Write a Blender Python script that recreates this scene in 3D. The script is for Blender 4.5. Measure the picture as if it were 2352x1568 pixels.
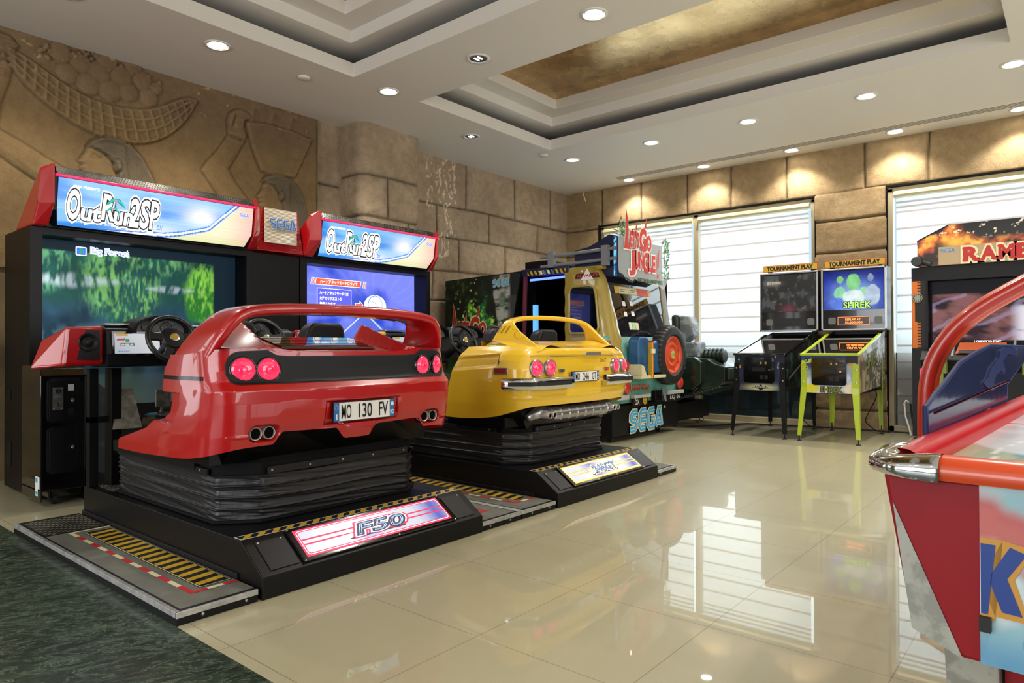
import bpy, bmesh, math, random
import numpy as np
from mathutils import Vector, Matrix
from mathutils.bvhtree import BVHTree
random.seed(7)
PI = math.pi
for o in list(bpy.data.objects): bpy.data.objects.remove(o)
SC = bpy.context.scene
COL = SC.collection

# ---------------------------------------------------------------- camera
cam_d = bpy.data.cameras.new('camera'); cam = bpy.data.objects.new('camera', cam_d); COL.objects.link(cam)
cam_d.sensor_width = 36.0; cam_d.lens = 1561.0/2352.0*36.0
cam_d.clip_start = 0.05; cam_d.clip_end = 100
YAW, PITCH, ROLL = math.radians(39.79), math.radians(0.5), math.radians(-0.144)
_f = Vector((math.cos(YAW)*math.cos(PITCH), math.sin(YAW)*math.cos(PITCH), math.sin(PITCH)))
_r = Vector((math.sin(YAW), -math.cos(YAW), 0)); _u = _r.cross(_f)
_r2 = _r*math.cos(ROLL)+_u*math.sin(ROLL); _u2 = -_r*math.sin(ROLL)+_u*math.cos(ROLL)
cam.matrix_world = Matrix(((_r2.x,_u2.x,-_f.x,0),(_r2.y,_u2.y,-_f.y,0),(_r2.z,_u2.z,-_f.z,1.05),(0,0,0,1)))
SC.camera = cam

# ---------------------------------------------------------------- world, exposure, daylight
w = bpy.data.worlds.new('world'); SC.world = w; w.use_nodes = True
w.node_tree.nodes['Background'].inputs[0].default_value = (0.85, 0.92, 1.0, 1)
w.node_tree.nodes['Background'].inputs[1].default_value = 1.0
vs = SC.view_settings; vs.view_transform = 'Standard'; vs.look = 'None'; vs.gamma = 1; vs.use_curve_mapping = False
vs.exposure = 0.42
def area(name, loc, rot, sx, sy, power, col=(1,1,1), spread=PI):
    d = bpy.data.lights.new(name, 'AREA'); d.shape = 'RECTANGLE'; d.size = sx; d.size_y = sy
    d.energy = power; d.color = col; d.spread = spread
    o = bpy.data.objects.new(name, d); COL.objects.link(o); o.location = loc; o.rotation_euler = rot
    return o
# daylight outside the two window bays (facing into the room, -X)
area('daylight_bay_near_corner', (9.95, 4.30, 2.02), (0, PI/2, 0), 2.1, 3.6, 128, (0.97,0.98,1.0))
area('daylight_bay_right', (9.95, .72, 2.02), (0, PI/2, 0), 2.1, 2.15, 80, (0.97,0.98,1.0))
# daylight through the lobby glazing on the far left side of the room; added fill behind the camera
area('daylight_lobby_left', (-4.6, 2.2, 1.75), (0, -PI/2, 0), 2.6, 6.0, 230, (0.93,0.96,1.0))
area('daylight_lobby_far_left', (-.55, 6.45, 1.7), (-PI/2, 0, 0), .75, 2.2, 12, (0.93,0.96,1.0))
area('daylight_lobby_far_left', (-2.7, 6.45, 1.7), (-PI/2, 0, 0), 1.2, 2.2, 18, (0.93,0.96,1.0))
area('fill_lobby_back', (3.5, -4.6, 1.75), (PI/2, 0, 0), 7.0, 2.6, 210, (0.96,0.97,1.0))
DOWN_W = 64.0

# ---------------------------------------------------------------- node + material helpers
def rgb(h):
    h = h.lstrip('#'); c = [int(h[i:i+2],16)/255 for i in (0,2,4)]
    return tuple(((x+0.055)/1.055)**2.4 if x > 0.04045 else x/12.92 for x in c)
def npcol(h): return np.array(rgb(h))
class NT:
    def __init__(s, m):
        m.use_nodes = True; s.t = m.node_tree; s.t.nodes.clear()
        s.out = s.t.nodes.new('ShaderNodeOutputMaterial')
    def n(s, ty, ins=None, **kw):
        x = s.t.nodes.new(ty)
        for k, v in kw.items(): setattr(x, k, v)
        for k, v in (ins or {}).items(): s.put(x.inputs[k], v)
        return x
    def put(s, sock, v):
        if isinstance(v, bpy.types.NodeSocket): s.t.links.new(v, sock)
        elif isinstance(v, str): sock.default_value = (*rgb(v), 1)
        elif isinstance(v, (tuple, list)) and len(v) == 3 and sock.type == 'RGBA': sock.default_value = (*v, 1)
        else: sock.default_value = v
    def obj(s): return s.n('ShaderNodeTexCoord').outputs['Object']
    def mapv(s, vec, scale=(1,1,1), loc=(0,0,0), rot=(0,0,0)):
        return s.n('ShaderNodeMapping', {'Vector': vec, 'Scale': scale, 'Location': loc, 'Rotation': rot}).outputs[0]
    def noise(s, vec, scale, detail=3, rough=.5, dist=0):
        return s.n('ShaderNodeTexNoise', {'Vector': vec, 'Scale': scale, 'Detail': detail, 'Roughness': rough, 'Distortion': dist}).outputs['Fac']
    def ramp(s, fac, stops, interp='LINEAR'):
        r = s.n('ShaderNodeValToRGB', {'Fac': fac}); cr = r.color_ramp; cr.interpolation = interp
        while len(cr.elements) < len(stops): cr.elements.new(0.5)
        for e, (p, c) in zip(cr.elements, stops):
            e.position = p; e.color = (*rgb(c), 1) if isinstance(c, str) else ((c, c, c, 1) if isinstance(c, (int, float)) else (*c, 1))
        return r.outputs['Color']
    def mix(s, fac, a, b, mode='MIX'):
        x = s.n('ShaderNodeMix', data_type='RGBA', blend_type=mode)
        s.put(x.inputs[0], fac); s.put(x.inputs[6], a); s.put(x.inputs[7], b); return x.outputs[2]
    def math(s, op, a, b=0.0, clamp=False):
        x = s.n('ShaderNodeMath', operation=op, use_clamp=clamp); s.put(x.inputs[0], a); s.put(x.inputs[1], b); return x.outputs[0]
    def bump(s, h, strength=.3, dist=.01, normal=None):
        i = {'Height': h, 'Strength': strength, 'Distance': dist}
        if normal: i['Normal'] = normal
        return s.n('ShaderNodeBump', i).outputs[0]
    def bsdf(s, **k):
        names = dict(base='Base Color', rough='Roughness', metal='Metallic', spec='Specular IOR Level', coat='Coat Weight',
                     coatr='Coat Roughness', emit='Emission Color', es='Emission Strength', trans='Transmission Weight', ior='IOR',
                     alpha='Alpha', normal='Normal')
        b = s.n('ShaderNodeBsdfPrincipled', {names[a]: v for a, v in k.items()})
        s.t.links.new(b.outputs[0], s.out.inputs[0]); return b
MATS = {}
def mat(name, base='#808080', rough=.5, bump=None, var=None, **k):
    if name in MATS: return MATS[name]
    m = bpy.data.materials.new(name); t = NT(m)
    if var:
        col2, sc, lo, hi = var
        f = t.ramp(t.noise(t.obj(), sc, 5, .6), [(lo, 0.0), (hi, 1.0)])
        base = t.mix(f, base, col2)
    if bump:
        sc, st, ds = bump
        k['normal'] = t.bump(t.noise(t.obj(), sc, 4, .6), st, ds)
    t.bsdf(base=base, rough=rough, **k); MATS[name] = m; return m
def attr_mat(name, rough=.4, es=0.0, coat=0.0, **k):
    if name in MATS: return MATS[name]
    m = bpy.data.materials.new(name); t = NT(m)
    a = t.n('ShaderNodeAttribute', attribute_name='art').outputs['Color']
    if es > 0: t.bsdf(base='#050505', rough=rough, emit=a, es=es, coat=coat, **k)
    else: t.bsdf(base=a, rough=rough, coat=coat, **k)
    MATS[name] = m; return m

# ---------------------------------------------------------------- things, parts, mesh builder
ORG = Vector((0,0,0))
def tagit(o, label=None, cat=None, group=None, kind=None):
    if label: o['label'] = label
    if cat: o['category'] = cat
    if group: o['group'] = group
    if kind: o['kind'] = kind
    return o
def thing(name, label, cat, loc=(0,0,0), rz=0.0, group=None):
    global ORG
    o = bpy.data.objects.new(name, None); COL.objects.link(o); o.empty_display_size = .1
    o.location = loc; o.rotation_euler = (0,0,rz); ORG = Vector(loc) if rz == 0 else Vector((0,0,0))
    return tagit(o, label, cat, group)
def vadd(a, b): return (a[0]+b[0], a[1]+b[1], a[2]+b[2])
def P3(P, R, U, x, y, N=None, z=0):
    v = Vector(P)+Vector(R)*x+Vector(U)*y
    if N is not None: v = v+Vector(N)*z
    return v
_txt = {}
def textmesh(s, bold=0.0, shear=0.0, res=3):
    key = (s, bold, shear, res)
    if key in _txt: return _txt[key]
    c = bpy.data.curves.new('t', 'FONT'); c.body = s; c.size = 1; c.offset = bold; c.shear = shear; c.resolution_u = res
    c.fill_mode = 'FRONT' if hasattr(c, 'fill_mode') else c.fill_mode
    o = bpy.data.objects.new('t', c); COL.objects.link(o)
    dg = bpy.context.evaluated_depsgraph_get(); dg.update()
    me = bpy.data.meshes.new_from_object(o.evaluated_get(dg))
    vs_ = [(v.co.x, v.co.y) for v in me.vertices]; fs = [tuple(p.vertices) for p in me.polygons]
    bpy.data.objects.remove(o); bpy.data.curves.remove(c); bpy.data.meshes.remove(me)
    # consistent winding (+Z)
    out = []
    for f in fs:
        a = sum(vs_[f[i]][0]*vs_[f[(i+1) % len(f)]][1]-vs_[f[(i+1) % len(f)]][0]*vs_[f[i]][1] for i in range(len(f)))
        out.append(f if a >= 0 else f[::-1])
    _txt[key] = (vs_, out); return _txt[key]
class MB:
    def __init__(s): s.v = []; s.f = []; s.m = []
    def add(s, verts, faces, m=0):
        b = len(s.v); s.v += [tuple(v) for v in verts]; s.f += [tuple(b+i for i in f) for f in faces]; s.m += [m]*len(faces)
        return b
    def box(s, x0, x1, y0, y1, z0, z1, m=0):
        v = [(x,y,z) for z in (z0,z1) for y in (y0,y1) for x in (x0,x1)]
        return s.add(v, [(0,2,3,1),(4,5,7,6),(0,1,5,4),(2,6,7,3),(0,4,6,2),(1,3,7,5)], m)
    def quad(s, a, b, c, d, m=0): return s.add([a,b,c,d], [(0,1,2,3)], m)
    def prism(s, pts, N, m=0, mside=None, cap0=True):
        """pts: planar polygon (3D, CCW seen from the N side is the front = start); extruded by vector N backwards"""
        n = len(pts); N = Vector(N); v = [Vector(p) for p in pts]+[Vector(p)+N for p in pts]
        s.add(v, [tuple(range(n))], m)
        b = len(s.v)-2*n
        s.f.append(tuple(b+n+i for i in range(n))[::-1]); s.m.append(m if mside is None else mside)
        for i in range(n):
            j = (i+1) % n; s.f.append((b+i, b+n+i, b+n+j, b+j)); s.m.append(m if mside is None else mside)
    def poly(s, pts, P, R, U, off=0.0, m=0):
        R = Vector(R); U = Vector(U); N = R.cross(U).normalized()
        s.add([P3(P,R,U,x,y,N,off) for x, y in pts], [tuple(range(len(pts)))], m)
    def grid(s, rows, m=0, closeu=False, closev=False, mfn=None):
        nr, nc = len(rows), len(rows[0]); b = len(s.v)
        for r in rows: s.v += [tuple(p) for p in r]
        for i in range(nr if closev else nr-1):
            for j in range(nc if closeu else nc-1):
                i2, j2 = (i+1) % nr, (j+1) % nc
                s.f.append((b+i*nc+j, b+i*nc+j2, b+i2*nc+j2, b+i2*nc+j)); s.m.append(mfn(i,j) if mfn else m)
        return b
    def tube(s, path, r, n=10, m=0, caps=True, closed=False, rx=None):
        pts = [Vector(p) for p in path]; k = len(pts); rows = []
        up = Vector((0,0,1)); prev = None
        for i in range(k):
            if closed: t = (pts[(i+1) % k]-pts[i-1])
            else: t = (pts[min(i+1,k-1)]-pts[max(i-1,0)])
            t.normalize()
            if prev is None:
                a = t.cross(up)
                if a.length < 1e-3: a = t.cross(Vector((1,0,0)))
                a.normalize()
            else:
                a = prev-t*prev.dot(t); a.normalize()
            prev = a.copy(); b_ = t.cross(a)
            rr = r[i] if isinstance(r, (list, tuple)) else r
            rows.append([pts[i]+a*math.cos(2*PI*q/n)*rr*(rx or 1)+b_*math.sin(2*PI*q/n)*rr for q in range(n)])
        b = s.grid(rows, m, closeu=True, closev=closed)
        if caps and not closed:
            s.f.append(tuple(b+q for q in range(n))[::-1]); s.m.append(m)
            s.f.append(tuple(b+(k-1)*n+q for q in range(n))); s.m.append(m)
    def lathe(s, prof, C, A, n=24, m=0, mfn=None, X=None):
        """prof: (radius, height along axis A) list"""
        A = Vector(A).normalized(); C = Vector(C)
        X = Vector(X) if X else (A.cross(Vector((0,0,1))) if abs(A.z) < .9 else Vector((1,0,0)))
        X.normalize(); Y = A.cross(X)
        rows = [[C+A*h+X*math.cos(2*PI*q/n)*r+Y*math.sin(2*PI*q/n)*r for q in range(n)] for r, h in prof]
        s.grid(rows, m, closeu=True, mfn=(lambda i, j: mfn(i)) if mfn else None)
    def disc(s, C, A, r, n=24, m=0, ry=None, X=None):
        A = Vector(A).normalized(); C = Vector(C)
        X = Vector(X) if X else (A.cross(Vector((0,0,1))) if abs(A.z) < .9 else Vector((1,0,0)))
        X.normalize(); Y = A.cross(X); ry = ry or r
        s.add([C+X*math.cos(2*PI*q/n)*r+Y*math.sin(2*PI*q/n)*ry for q in range(n)], [tuple(range(n))], m)
    def sphere(s, C, r, m=0, n=12, sc=(1,1,1)):
        rows = []
        for i in range(n//2+1):
            th = PI*i/(n//2); rows.append([Vector(C)+Vector((math.sin(th)*math.cos(2*PI*q/n)*r*sc[0], math.sin(th)*math.sin(2*PI*q/n)*r*sc[1], math.cos(th)*r*sc[2])) for q in range(n)])
        s.grid(rows, m, closeu=True)
    def text(s, t, P, R, U, w=None, h=None, m=0, bold=0.0, shear=0.0, off=0.001, align='L', res=3, fitbold=None):
        """lay text in the R,U plane; its bounding box (measured without bold) is fitted to w x h with its lower-left corner at P"""
        bv, _ = textmesh(t, 0.0, shear, res); vv, ff = textmesh(t, bold, shear, res)
        if not bv: return
        x0 = min(a for a, _ in bv); x1 = max(a for a, _ in bv); y0 = min(b for _, b in bv); y1 = max(b for _, b in bv)
        sy = h/(y1-y0) if h else w/(x1-x0); sx = w/(x1-x0) if w else sy
        R = Vector(R).normalized(); U = Vector(U).normalized(); N = R.cross(U).normalized()
        dx = {'L': 0, 'C': -(x1-x0)*sx/2, 'R': -(x1-x0)*sx}[align]
        s.add([P3(P,R,U,(x-x0)*sx+dx,(y-y0)*sy,N,off) for x, y in vv], ff, m)
    def stroke(s, pts, wd, P, R, U, off=0.001, m=0, closed=False):
        """mitred ribbon along a 2D polyline"""
        R = Vector(R); U = Vector(U); N = R.cross(U).normalized()
        q = [np.array(p, float) for p in pts]; k = len(q); L = []; Rr = []
        for i in range(k):
            a = q[i]-q[i-1] if (i > 0 or closed) else q[1]-q[0]
            b = q[(i+1) % k]-q[i] if (i < k-1 or closed) else q[-1]-q[-2]
            a = a/(np.linalg.norm(a)+1e-9); b = b/(np.linalg.norm(b)+1e-9)
            na = np.array([-a[1],a[0]]); nb = np.array([-b[1],b[0]]); mm = na+nb
            mm = mm/(np.linalg.norm(mm)+1e-9); c = max(.45, float(mm@na)); d = mm*(wd/2/c)
            L.append(q[i]+d); Rr.append(q[i]-d)
        V = [P3(P,R,U,p[0],p[1],N,off) for p in L]+[P3(P,R,U,p[0],p[1],N,off) for p in Rr]
        F = [(k+i, k+(i+1) % k, (i+1) % k, i) for i in range(k if closed else k-1)]
        s.add(V, F, m)
    def islands(s):
        par = list(range(len(s.v)))
        def fd(a):
            while par[a] != a: par[a] = par[par[a]]; a = par[a]
            return a
        for f in s.f:
            for i in f[1:]: par[fd(i)] = fd(f[0])
        g = {}
        for f, m_ in zip(s.f, s.m): g.setdefault(fd(f[0]), []).append((f, m_))
        out = []
        for fs in g.values():
            mb = MB(); ids = sorted({i for f, _ in fs for i in f}); mp = {a: b for b, a in enumerate(ids)}
            mb.v = [s.v[i] for i in ids]; mb.f = [tuple(mp[i] for i in f) for f, _ in fs]; mb.m = [m_ for _, m_ in fs]; out.append(mb)
        return out
    def parts(s, name, mats, parent, **k):
        return [mb.build(name, mats, parent, **k) for mb in s.islands()]
    def build(s, name, mats, parent=None, smooth=False, bevel=0, bseg=2, org=None, sub=0, auto=None, kind=None):
        me = bpy.data.meshes.new(name)
        og = ORG if org is None else Vector(org)
        if parent is None and org is None: og = Vector((0,0,0))
        me.from_pydata([(a-og.x, b-og.y, c-og.z) for a, b, c in s.v], [], s.f)
        if not isinstance(mats, (list, tuple)): mats = [mats]
        for m in mats: me.materials.append(m)
        me.polygons.foreach_set('material_index', s.m)
        if smooth: me.polygons.foreach_set('use_smooth', [True]*len(me.polygons))
        me.update()
        o = bpy.data.objects.new(name, me); COL.objects.link(o)
        if parent is None: o.location = og
        else: o.parent = parent
        if kind: o['kind'] = kind
        if bevel:
            b = o.modifiers.new('b', 'BEVEL'); b.width = bevel; b.segments = bseg; b.limit_method = 'ANGLE'; b.angle_limit = math.radians(40)
            b.harden_normals = False
        if sub:
            b = o.modifiers.new('s', 'SUBSURF'); b.levels = sub; b.render_levels = sub
        if auto is not None:
            me.polygons.foreach_set('use_smooth', [True]*len(me.polygons))
            bm = bmesh.new(); bm.from_mesh(me)
            for e in bm.edges:
                if len(e.link_faces) == 2 and e.calc_face_angle(0) > math.radians(auto): e.smooth = False
            bm.to_mesh(me); bm.free()
        return o
def copy_tree(o, parent=None):
    c = o.copy(); COL.objects.link(c); c.parent = parent
    for ch in list(o.children): copy_tree(ch, c)
    return c
def rrect(x0, x1, y0, y1, r, n=4):
    """rounded rectangle outline, CCW"""
    out = []
    for cx, cy, a0 in ((x1-r,y1-r,0),(x0+r,y1-r,90),(x0+r,y0+r,180),(x1-r,y0+r,270)):
        for i in range(n+1):
            a = math.radians(a0+90*i/n); out.append((cx+r*math.cos(a), cy+r*math.sin(a)))
    return out
def ell(cx, cy, rx, ry, n=24): return [(cx+rx*math.cos(2*PI*i/n), cy+ry*math.sin(2*PI*i/n)) for i in range(n)]

# ---------------------------------------------------------------- numpy painting
_rng = np.random.RandomState(5); _tab = _rng.rand(256,256)
def vnoise(x, y, seed=0):
    x = np.asarray(x, float)+seed*17.31; y = np.asarray(y, float)+seed*9.77
    xi = np.floor(x).astype(int); yi = np.floor(y).astype(int); fx = x-xi; fy = y-yi
    fx = fx*fx*(3-2*fx); fy = fy*fy*(3-2*fy)
    g = lambda a, b: _tab[a & 255, b & 255]
    return (g(xi,yi)*(1-fx)+g(xi+1,yi)*fx)*(1-fy)+(g(xi,yi+1)*(1-fx)+g(xi+1,yi+1)*fx)*fy
def fbm(x, y, oct=4, seed=0, gain=.5):
    s = 0; a = 1; t = 0
    for i in range(oct): s = s+a*vnoise(x*2**i, y*2**i, seed+i); t += a; a *= gain
    return s/t
def sstep(x, a, b):
    t = np.clip((x-a)/(b-a), 0, 1); return t*t*(3-2*t)
def lerp(a, b, f): return a*(1-f[...,None])+b*f[...,None]
def in_poly(X, Y, pts):
    ins = np.zeros(X.shape, bool); n = len(pts)
    for i in range(n):
        x1, y1 = pts[i]; x2, y2 = pts[(i+1) % n]
        if y1 == y2: continue
        c = ((y1 > Y) != (y2 > Y)) & (X < (x2-x1)*(Y-y1)/(y2-y1)+x1); ins ^= c
    return ins
def d_line(X, Y, pts, closed=False):
    d = np.full(X.shape, 1e9); n = len(pts)
    for i in range(n if closed else n-1):
        x1, y1 = pts[i]; x2, y2 = pts[(i+1) % n]; dx, dy = x2-x1, y2-y1
        t = np.clip(((X-x1)*dx+(Y-y1)*dy)/(dx*dx+dy*dy+1e-12), 0, 1)
        d = np.minimum(d, np.hypot(X-x1-t*dx, Y-y1-t*dy))
    return d
def sd_poly(X, Y, pts):
    d = d_line(X, Y, pts, True); return np.where(in_poly(X, Y, pts), d, -d)
def art(name, P, R, U, w, h, res, fn, material, parent=None, mask=None, off=0.0, relief=None, org=None, smooth=True, extra_attr=True):
    """a painted (colour attribute) or raised panel: fn(x,y)->rgb linear array, x in 0..w, y in 0..h metres"""
    nx = max(2, int(w/res)+1); ny = max(2, int(h/res)+1)
    X, Y = np.meshgrid(np.linspace(0,w,nx), np.linspace(0,h,ny))
    R = np.array(Vector(R).normalized()); U = np.array(Vector(U).normalized()); N = np.cross(R,U)
    og = np.array(ORG if org is None else org) if (parent is not None or org is not None) else np.zeros(3)
    H = relief(X,Y) if relief is not None else np.zeros_like(X)
    V = np.array(P)-og+X[...,None]*R+Y[...,None]*U+(H+off)[...,None]*N
    idx = np.arange(nx*ny).reshape(ny,nx)
    q = np.stack([idx[:-1,:-1], idx[:-1,1:], idx[1:,1:], idx[1:,:-1]], -1)
    if mask is not None:
        k = mask(X,Y); kk = k[:-1,:-1] & k[:-1,1:] & k[1:,1:] & k[1:,:-1]; q = q[kk]
    q = q.reshape(-1,4)
    me = bpy.data.meshes.new(name); me.vertices.add(nx*ny); me.vertices.foreach_set('co', V.reshape(-1).astype(np.float32))
    me.loops.add(q.size); me.loops.foreach_set('vertex_index', q.reshape(-1).astype(np.int32))
    me.polygons.add(len(q)); me.polygons.foreach_set('loop_start', np.arange(0,q.size,4,dtype=np.int32))
    me.update(calc_edges=True)
    if smooth: me.polygons.foreach_set('use_smooth', [True]*len(q))
    C = fn(X,Y); C = np.concatenate([np.clip(C,0,None), np.ones(C.shape[:2]+(1,))], -1)
    a = me.color_attributes.new('art', 'FLOAT_COLOR', 'POINT'); a.data.foreach_set('color', C.reshape(-1).astype(np.float32))
    me.materials.append(material); me.update(); me.validate()
    o = bpy.data.objects.new(name, me); COL.objects.link(o)
    if parent is not None: o.parent = parent
    elif org is not None: o.location = og
    return o
# ================================================================ ROOM
HC = 3.62
XW, YW = 9.42, 6.62
def struct(o): o['kind'] = 'structure'; return o
# ---- floor
def floor_mat():
    m = bpy.data.materials.new('polished_beige_tile'); t = NT(m); o = t.obj()
    sep = t.n('ShaderNodeSeparateXYZ', {'Vector': o})
    def joint(sock, off):
        a = t.math('ADD', sock, off); a = t.math('DIVIDE', a, .613); a = t.math('FRACT', a)
        a = t.math('SUBTRACT', a, .5); a = t.math('ABSOLUTE', a); return t.math('GREATER_THAN', a, .4972)
    j = t.math('MAXIMUM', joint(sep.outputs[0], -3.05+61.3), joint(sep.outputs[1], -1.075+61.3))
    n = t.noise(o, .9, 4, .5); n2 = t.noise(t.mapv(o, (3,9,1)), 1.5, 6, .6)
    c = t.mix(t.ramp(n, [(.3,0.0),(.7,1.0)]), '#a39d7e', '#aea889'); c = t.mix(t.math('MULTIPLY', n2, .16), c, '#c9c4a8')
    c = t.mix(j, c, '#857c5e')
    t.bsdf(base=c, rough=.35, coat=.6, coatr=.02, spec=.4, normal=t.bump(t.math('SUBTRACT', 1.0, j), .4, .001))
    return m
FLOORM = floor_mat()
def marble_mat():
    m = bpy.data.materials.new('green_marble'); t = NT(m); o = t.obj()
    v = t.mapv(o, (1,1,1), rot=(0,0,.5))
    n = t.noise(t.mapv(v, (2.0,7,1)), 1.6, 8, .68, 1.2); n2 = t.noise(v, 22, 6, .75, .6); n3 = t.noise(t.mapv(v, (1.5,4,1)), 2.6, 9, .7, 2.0)
    c = t.ramp(n, [(.28,'#10160f'),(.46,'#1b281e'),(.6,'#2a3a2c'),(.78,'#475540')])
    c = t.mix(t.ramp(n2, [(.5,0.0),(.72,.65)]), c, '#506350')
    vein = t.ramp(t.math('ABSOLUTE', t.math('SUBTRACT', n3, .5)), [(0,.75),(.012,0.0)])
    c = t.mix(vein, c, '#8a9a86')
    t.bsdf(base=c, rough=.35, coat=.2, coatr=.12, spec=.35)
    return m
f = MB(); f.quad((1.165,-5,0),(9.62,-5,0),(9.62,6.7,0),(1.165,6.7,0)); f.box(1.165,9.62,-5,6.7,-.1,-.001)
struct(f.build('floor', FLOORM))
f = MB(); f.box(-5,1.165,-5,6.7,-.1,0.0)
struct(f.build('floor', marble_mat()))
# ---- ceiling
CEILM = mat('ceiling_paint', '#dcd7cd', .85, bump=(60,.05,.002))
GOLDM = None
def gold_mat():
    m = bpy.data.materials.new('gold_leaf'); t = NT(m); o = t.obj()
    br = t.n('ShaderNodeTexBrick', {'Vector': o, 'Color1': (0,0,0), 'Color2': (1,1,1), 'Mortar': (.4,.4,.4), 'Scale': 1.0, 'Mortar Size': .012, 'Brick Width': .16, 'Row Height': .16}, offset=0.0)
    n = t.noise(o, 3, 6, .65); n2 = t.noise(o, 14, 6, .7)
    c = t.mix(t.ramp(n, [(.3,0.0),(.7,1.0)]), '#7a5826', '#c9a468'); c = t.mix(t.math('MULTIPLY', n2, .35), c, '#e9cf9a')
    c = t.mix(t.math('MULTIPLY', t.n('ShaderNodeSeparateColor', {'Color': br.outputs['Color']}).outputs[0], .18), c, '#e2bd7c')
    r = t.ramp(t.noise(o, 6, 5, .6), [(.3,.2),(.7,.34)])
    t.bsdf(base=c, rough=r, metal=.95, normal=t.bump(t.noise(o, 18, 5, .6), .2, .006))
    return m
holes = [(-.6,3.985,.42,5.27),(4.82,7.11,.42,5.27)]
c = MB(); xs = sorted({-5,9.62}|{h for H in holes for h in H[:2]}); ys = sorted({-5,6.7}|{h for H in holes for h in H[2:]})
for i in range(len(xs)-1):
    for j in range(len(ys)-1):
        cx, cy = (xs[i]+xs[i+1])/2, (ys[j]+ys[j+1])/2
        if any(a < cx < b and p < cy < q for a, b, p, q in holes): continue
        c.quad((xs[i],ys[j],HC),(xs[i],ys[j+1],HC),(xs[i+1],ys[j+1],HC),(xs[i+1],ys[j],HC))
c.quad((-5.2,-5.2,4.3),(-5.2,6.9,4.3),(9.8,6.9,4.3),(9.8,-5.2,4.3))
struct(c.build('ceiling', CEILM))
GOLDM = gold_mat()
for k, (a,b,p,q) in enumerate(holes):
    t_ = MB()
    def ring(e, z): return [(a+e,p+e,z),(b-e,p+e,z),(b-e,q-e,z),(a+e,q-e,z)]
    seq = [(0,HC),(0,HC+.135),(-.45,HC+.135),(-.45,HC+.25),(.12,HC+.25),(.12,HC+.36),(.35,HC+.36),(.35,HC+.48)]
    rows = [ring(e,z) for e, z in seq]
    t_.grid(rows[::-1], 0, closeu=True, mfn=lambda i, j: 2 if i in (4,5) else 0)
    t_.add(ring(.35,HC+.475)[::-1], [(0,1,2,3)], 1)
    o_ = struct(t_.build('trim_%d' % (k+1), [CEILM, GOLDM, mat('cove_shade','#4a4740',.9)]))  # dark cove colour stands in for shade on trough wall and lip top
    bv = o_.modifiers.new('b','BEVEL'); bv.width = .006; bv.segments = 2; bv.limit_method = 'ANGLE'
# ---- downlights
RINGM = mat('white_enamel', '#d8d6d0', .35); CHR = mat('chrome', '#d8dadc', .08, metal=1.0)
LENS = mat('lit_lamp_lens', '#ffffff', .3, emit=(1.0,.95,.86), es=28.0)
LENSC = mat('cool_lamp_tube', '#ffffff', .3, emit=(.75,.85,1.0), es=5.0)
REFL = mat('lamp_reflector', '#9aa0a8', .15, metal=1.0)
def downlight(x, y, lit, label):
    r = thing('downlight', label, 'ceiling light', (x,y,HC), group='recessed round ceiling downlights')
    m = MB(); m.lathe([(.105,0.0),(.105,-.008),(.085,-.010),(.08,-.002),(.078,.0)], (x,y,HC), (0,0,1), 28)
    m.build('trim_ring', RINGM, r, smooth=True)
    if lit:
        m = MB(); m.lathe([(.078,-.001),(.07,-.003)], (x,y,HC), (0,0,1), 24, 1); m.disc((x,y,HC-.003), (0,0,-1), .071, 24, 0); m.build('lamp_lens', [LENS, REFL], r)
        d = bpy.data.lights.new('downlight_beam', 'SPOT'); d.energy = DOWN_W; d.color = (1.0,.94,.86); d.spot_size = math.radians(118); d.spot_blend = .55; d.shadow_soft_size = .05
        lo = bpy.data.objects.new('downlight_beam', d); COL.objects.link(lo); lo.parent = r; lo.location = (0,0,-.03)
    else:
        m = MB(); m.lathe([(.079,-.002),(.062,-.001),(.05,-.0015)], (x,y,HC), (0,0,1), 24, 0)
        for s_ in (-1,1): m.box(x-.03,x+.03,y+s_*.02-.007,y+s_*.02+.007,HC-.006,HC-.003,1)
        m.disc((x,y,HC-.0018),(0,0,-1),.062,24,0); m.build('reflector', [REFL, LENSC], r)
    return r
DL = [(2.82,5.59,1,'lit downlight nearest the stone relief wall, above the large racing screen'),
 (4.43,5.29,1,'lit downlight in front of the stone pillar, between the two ceiling recesses'),
 (4.42,2.85,1,'large lit downlight at the top of the photo between the ceiling recesses'),
 (4.44,4.08,0,'cool dim downlight with mirrored reflector between the ceiling recesses'),
 (6.03,5.66,0,'cool dim downlight with mirrored reflector close to the cracked stone wall'),
 (7.68,5.31,1,'leftmost lit downlight of the row along the gold ceiling recess'),
 (7.67,4.10,1,'second lit downlight from the left in the row along the gold recess'),
 (7.66,2.87,1,'third lit downlight from the left in the row along the gold recess'),
 (7.67,1.65,1,'fourth lit downlight from the left in the row along the gold recess'),
 (7.66,.43,1,'rightmost large lit downlight in the row along the gold recess'),
 (9.16,5.28,1,'leftmost lit downlight of the row washing the window wall'),
 (9.16,4.07,1,'second lit downlight from the left washing the window wall'),
 (9.16,2.86,1,'brightest lit downlight above the window wall, nearest the stone window pillar'),
 (9.16,1.66,1,'fourth lit downlight from the left washing the window wall'),
 (9.16,.46,1,'rightmost lit downlight by the window wall, cut by the photo edge')]
for a_ in DL: downlight(*a_)
for x_, y_ in ((4.42,1.65),(4.42,.43),(1.7,5.59),(.6,-.6),(2.6,-1.2),(4.6,-1.2),(6.6,-1.2),(-2,.5),(-2,3),(-2,5.3),(8.6,-1.2),(1.2,-2.8),(4.6,-3)):  # unseen downlights added to brighten the room and its floor reflections
    downlight(x_, y_, 1, 'added unseen downlight for fill, over the open floor')
DISC = mat('white_plastic', '#dcd8cf', .5)
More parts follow.
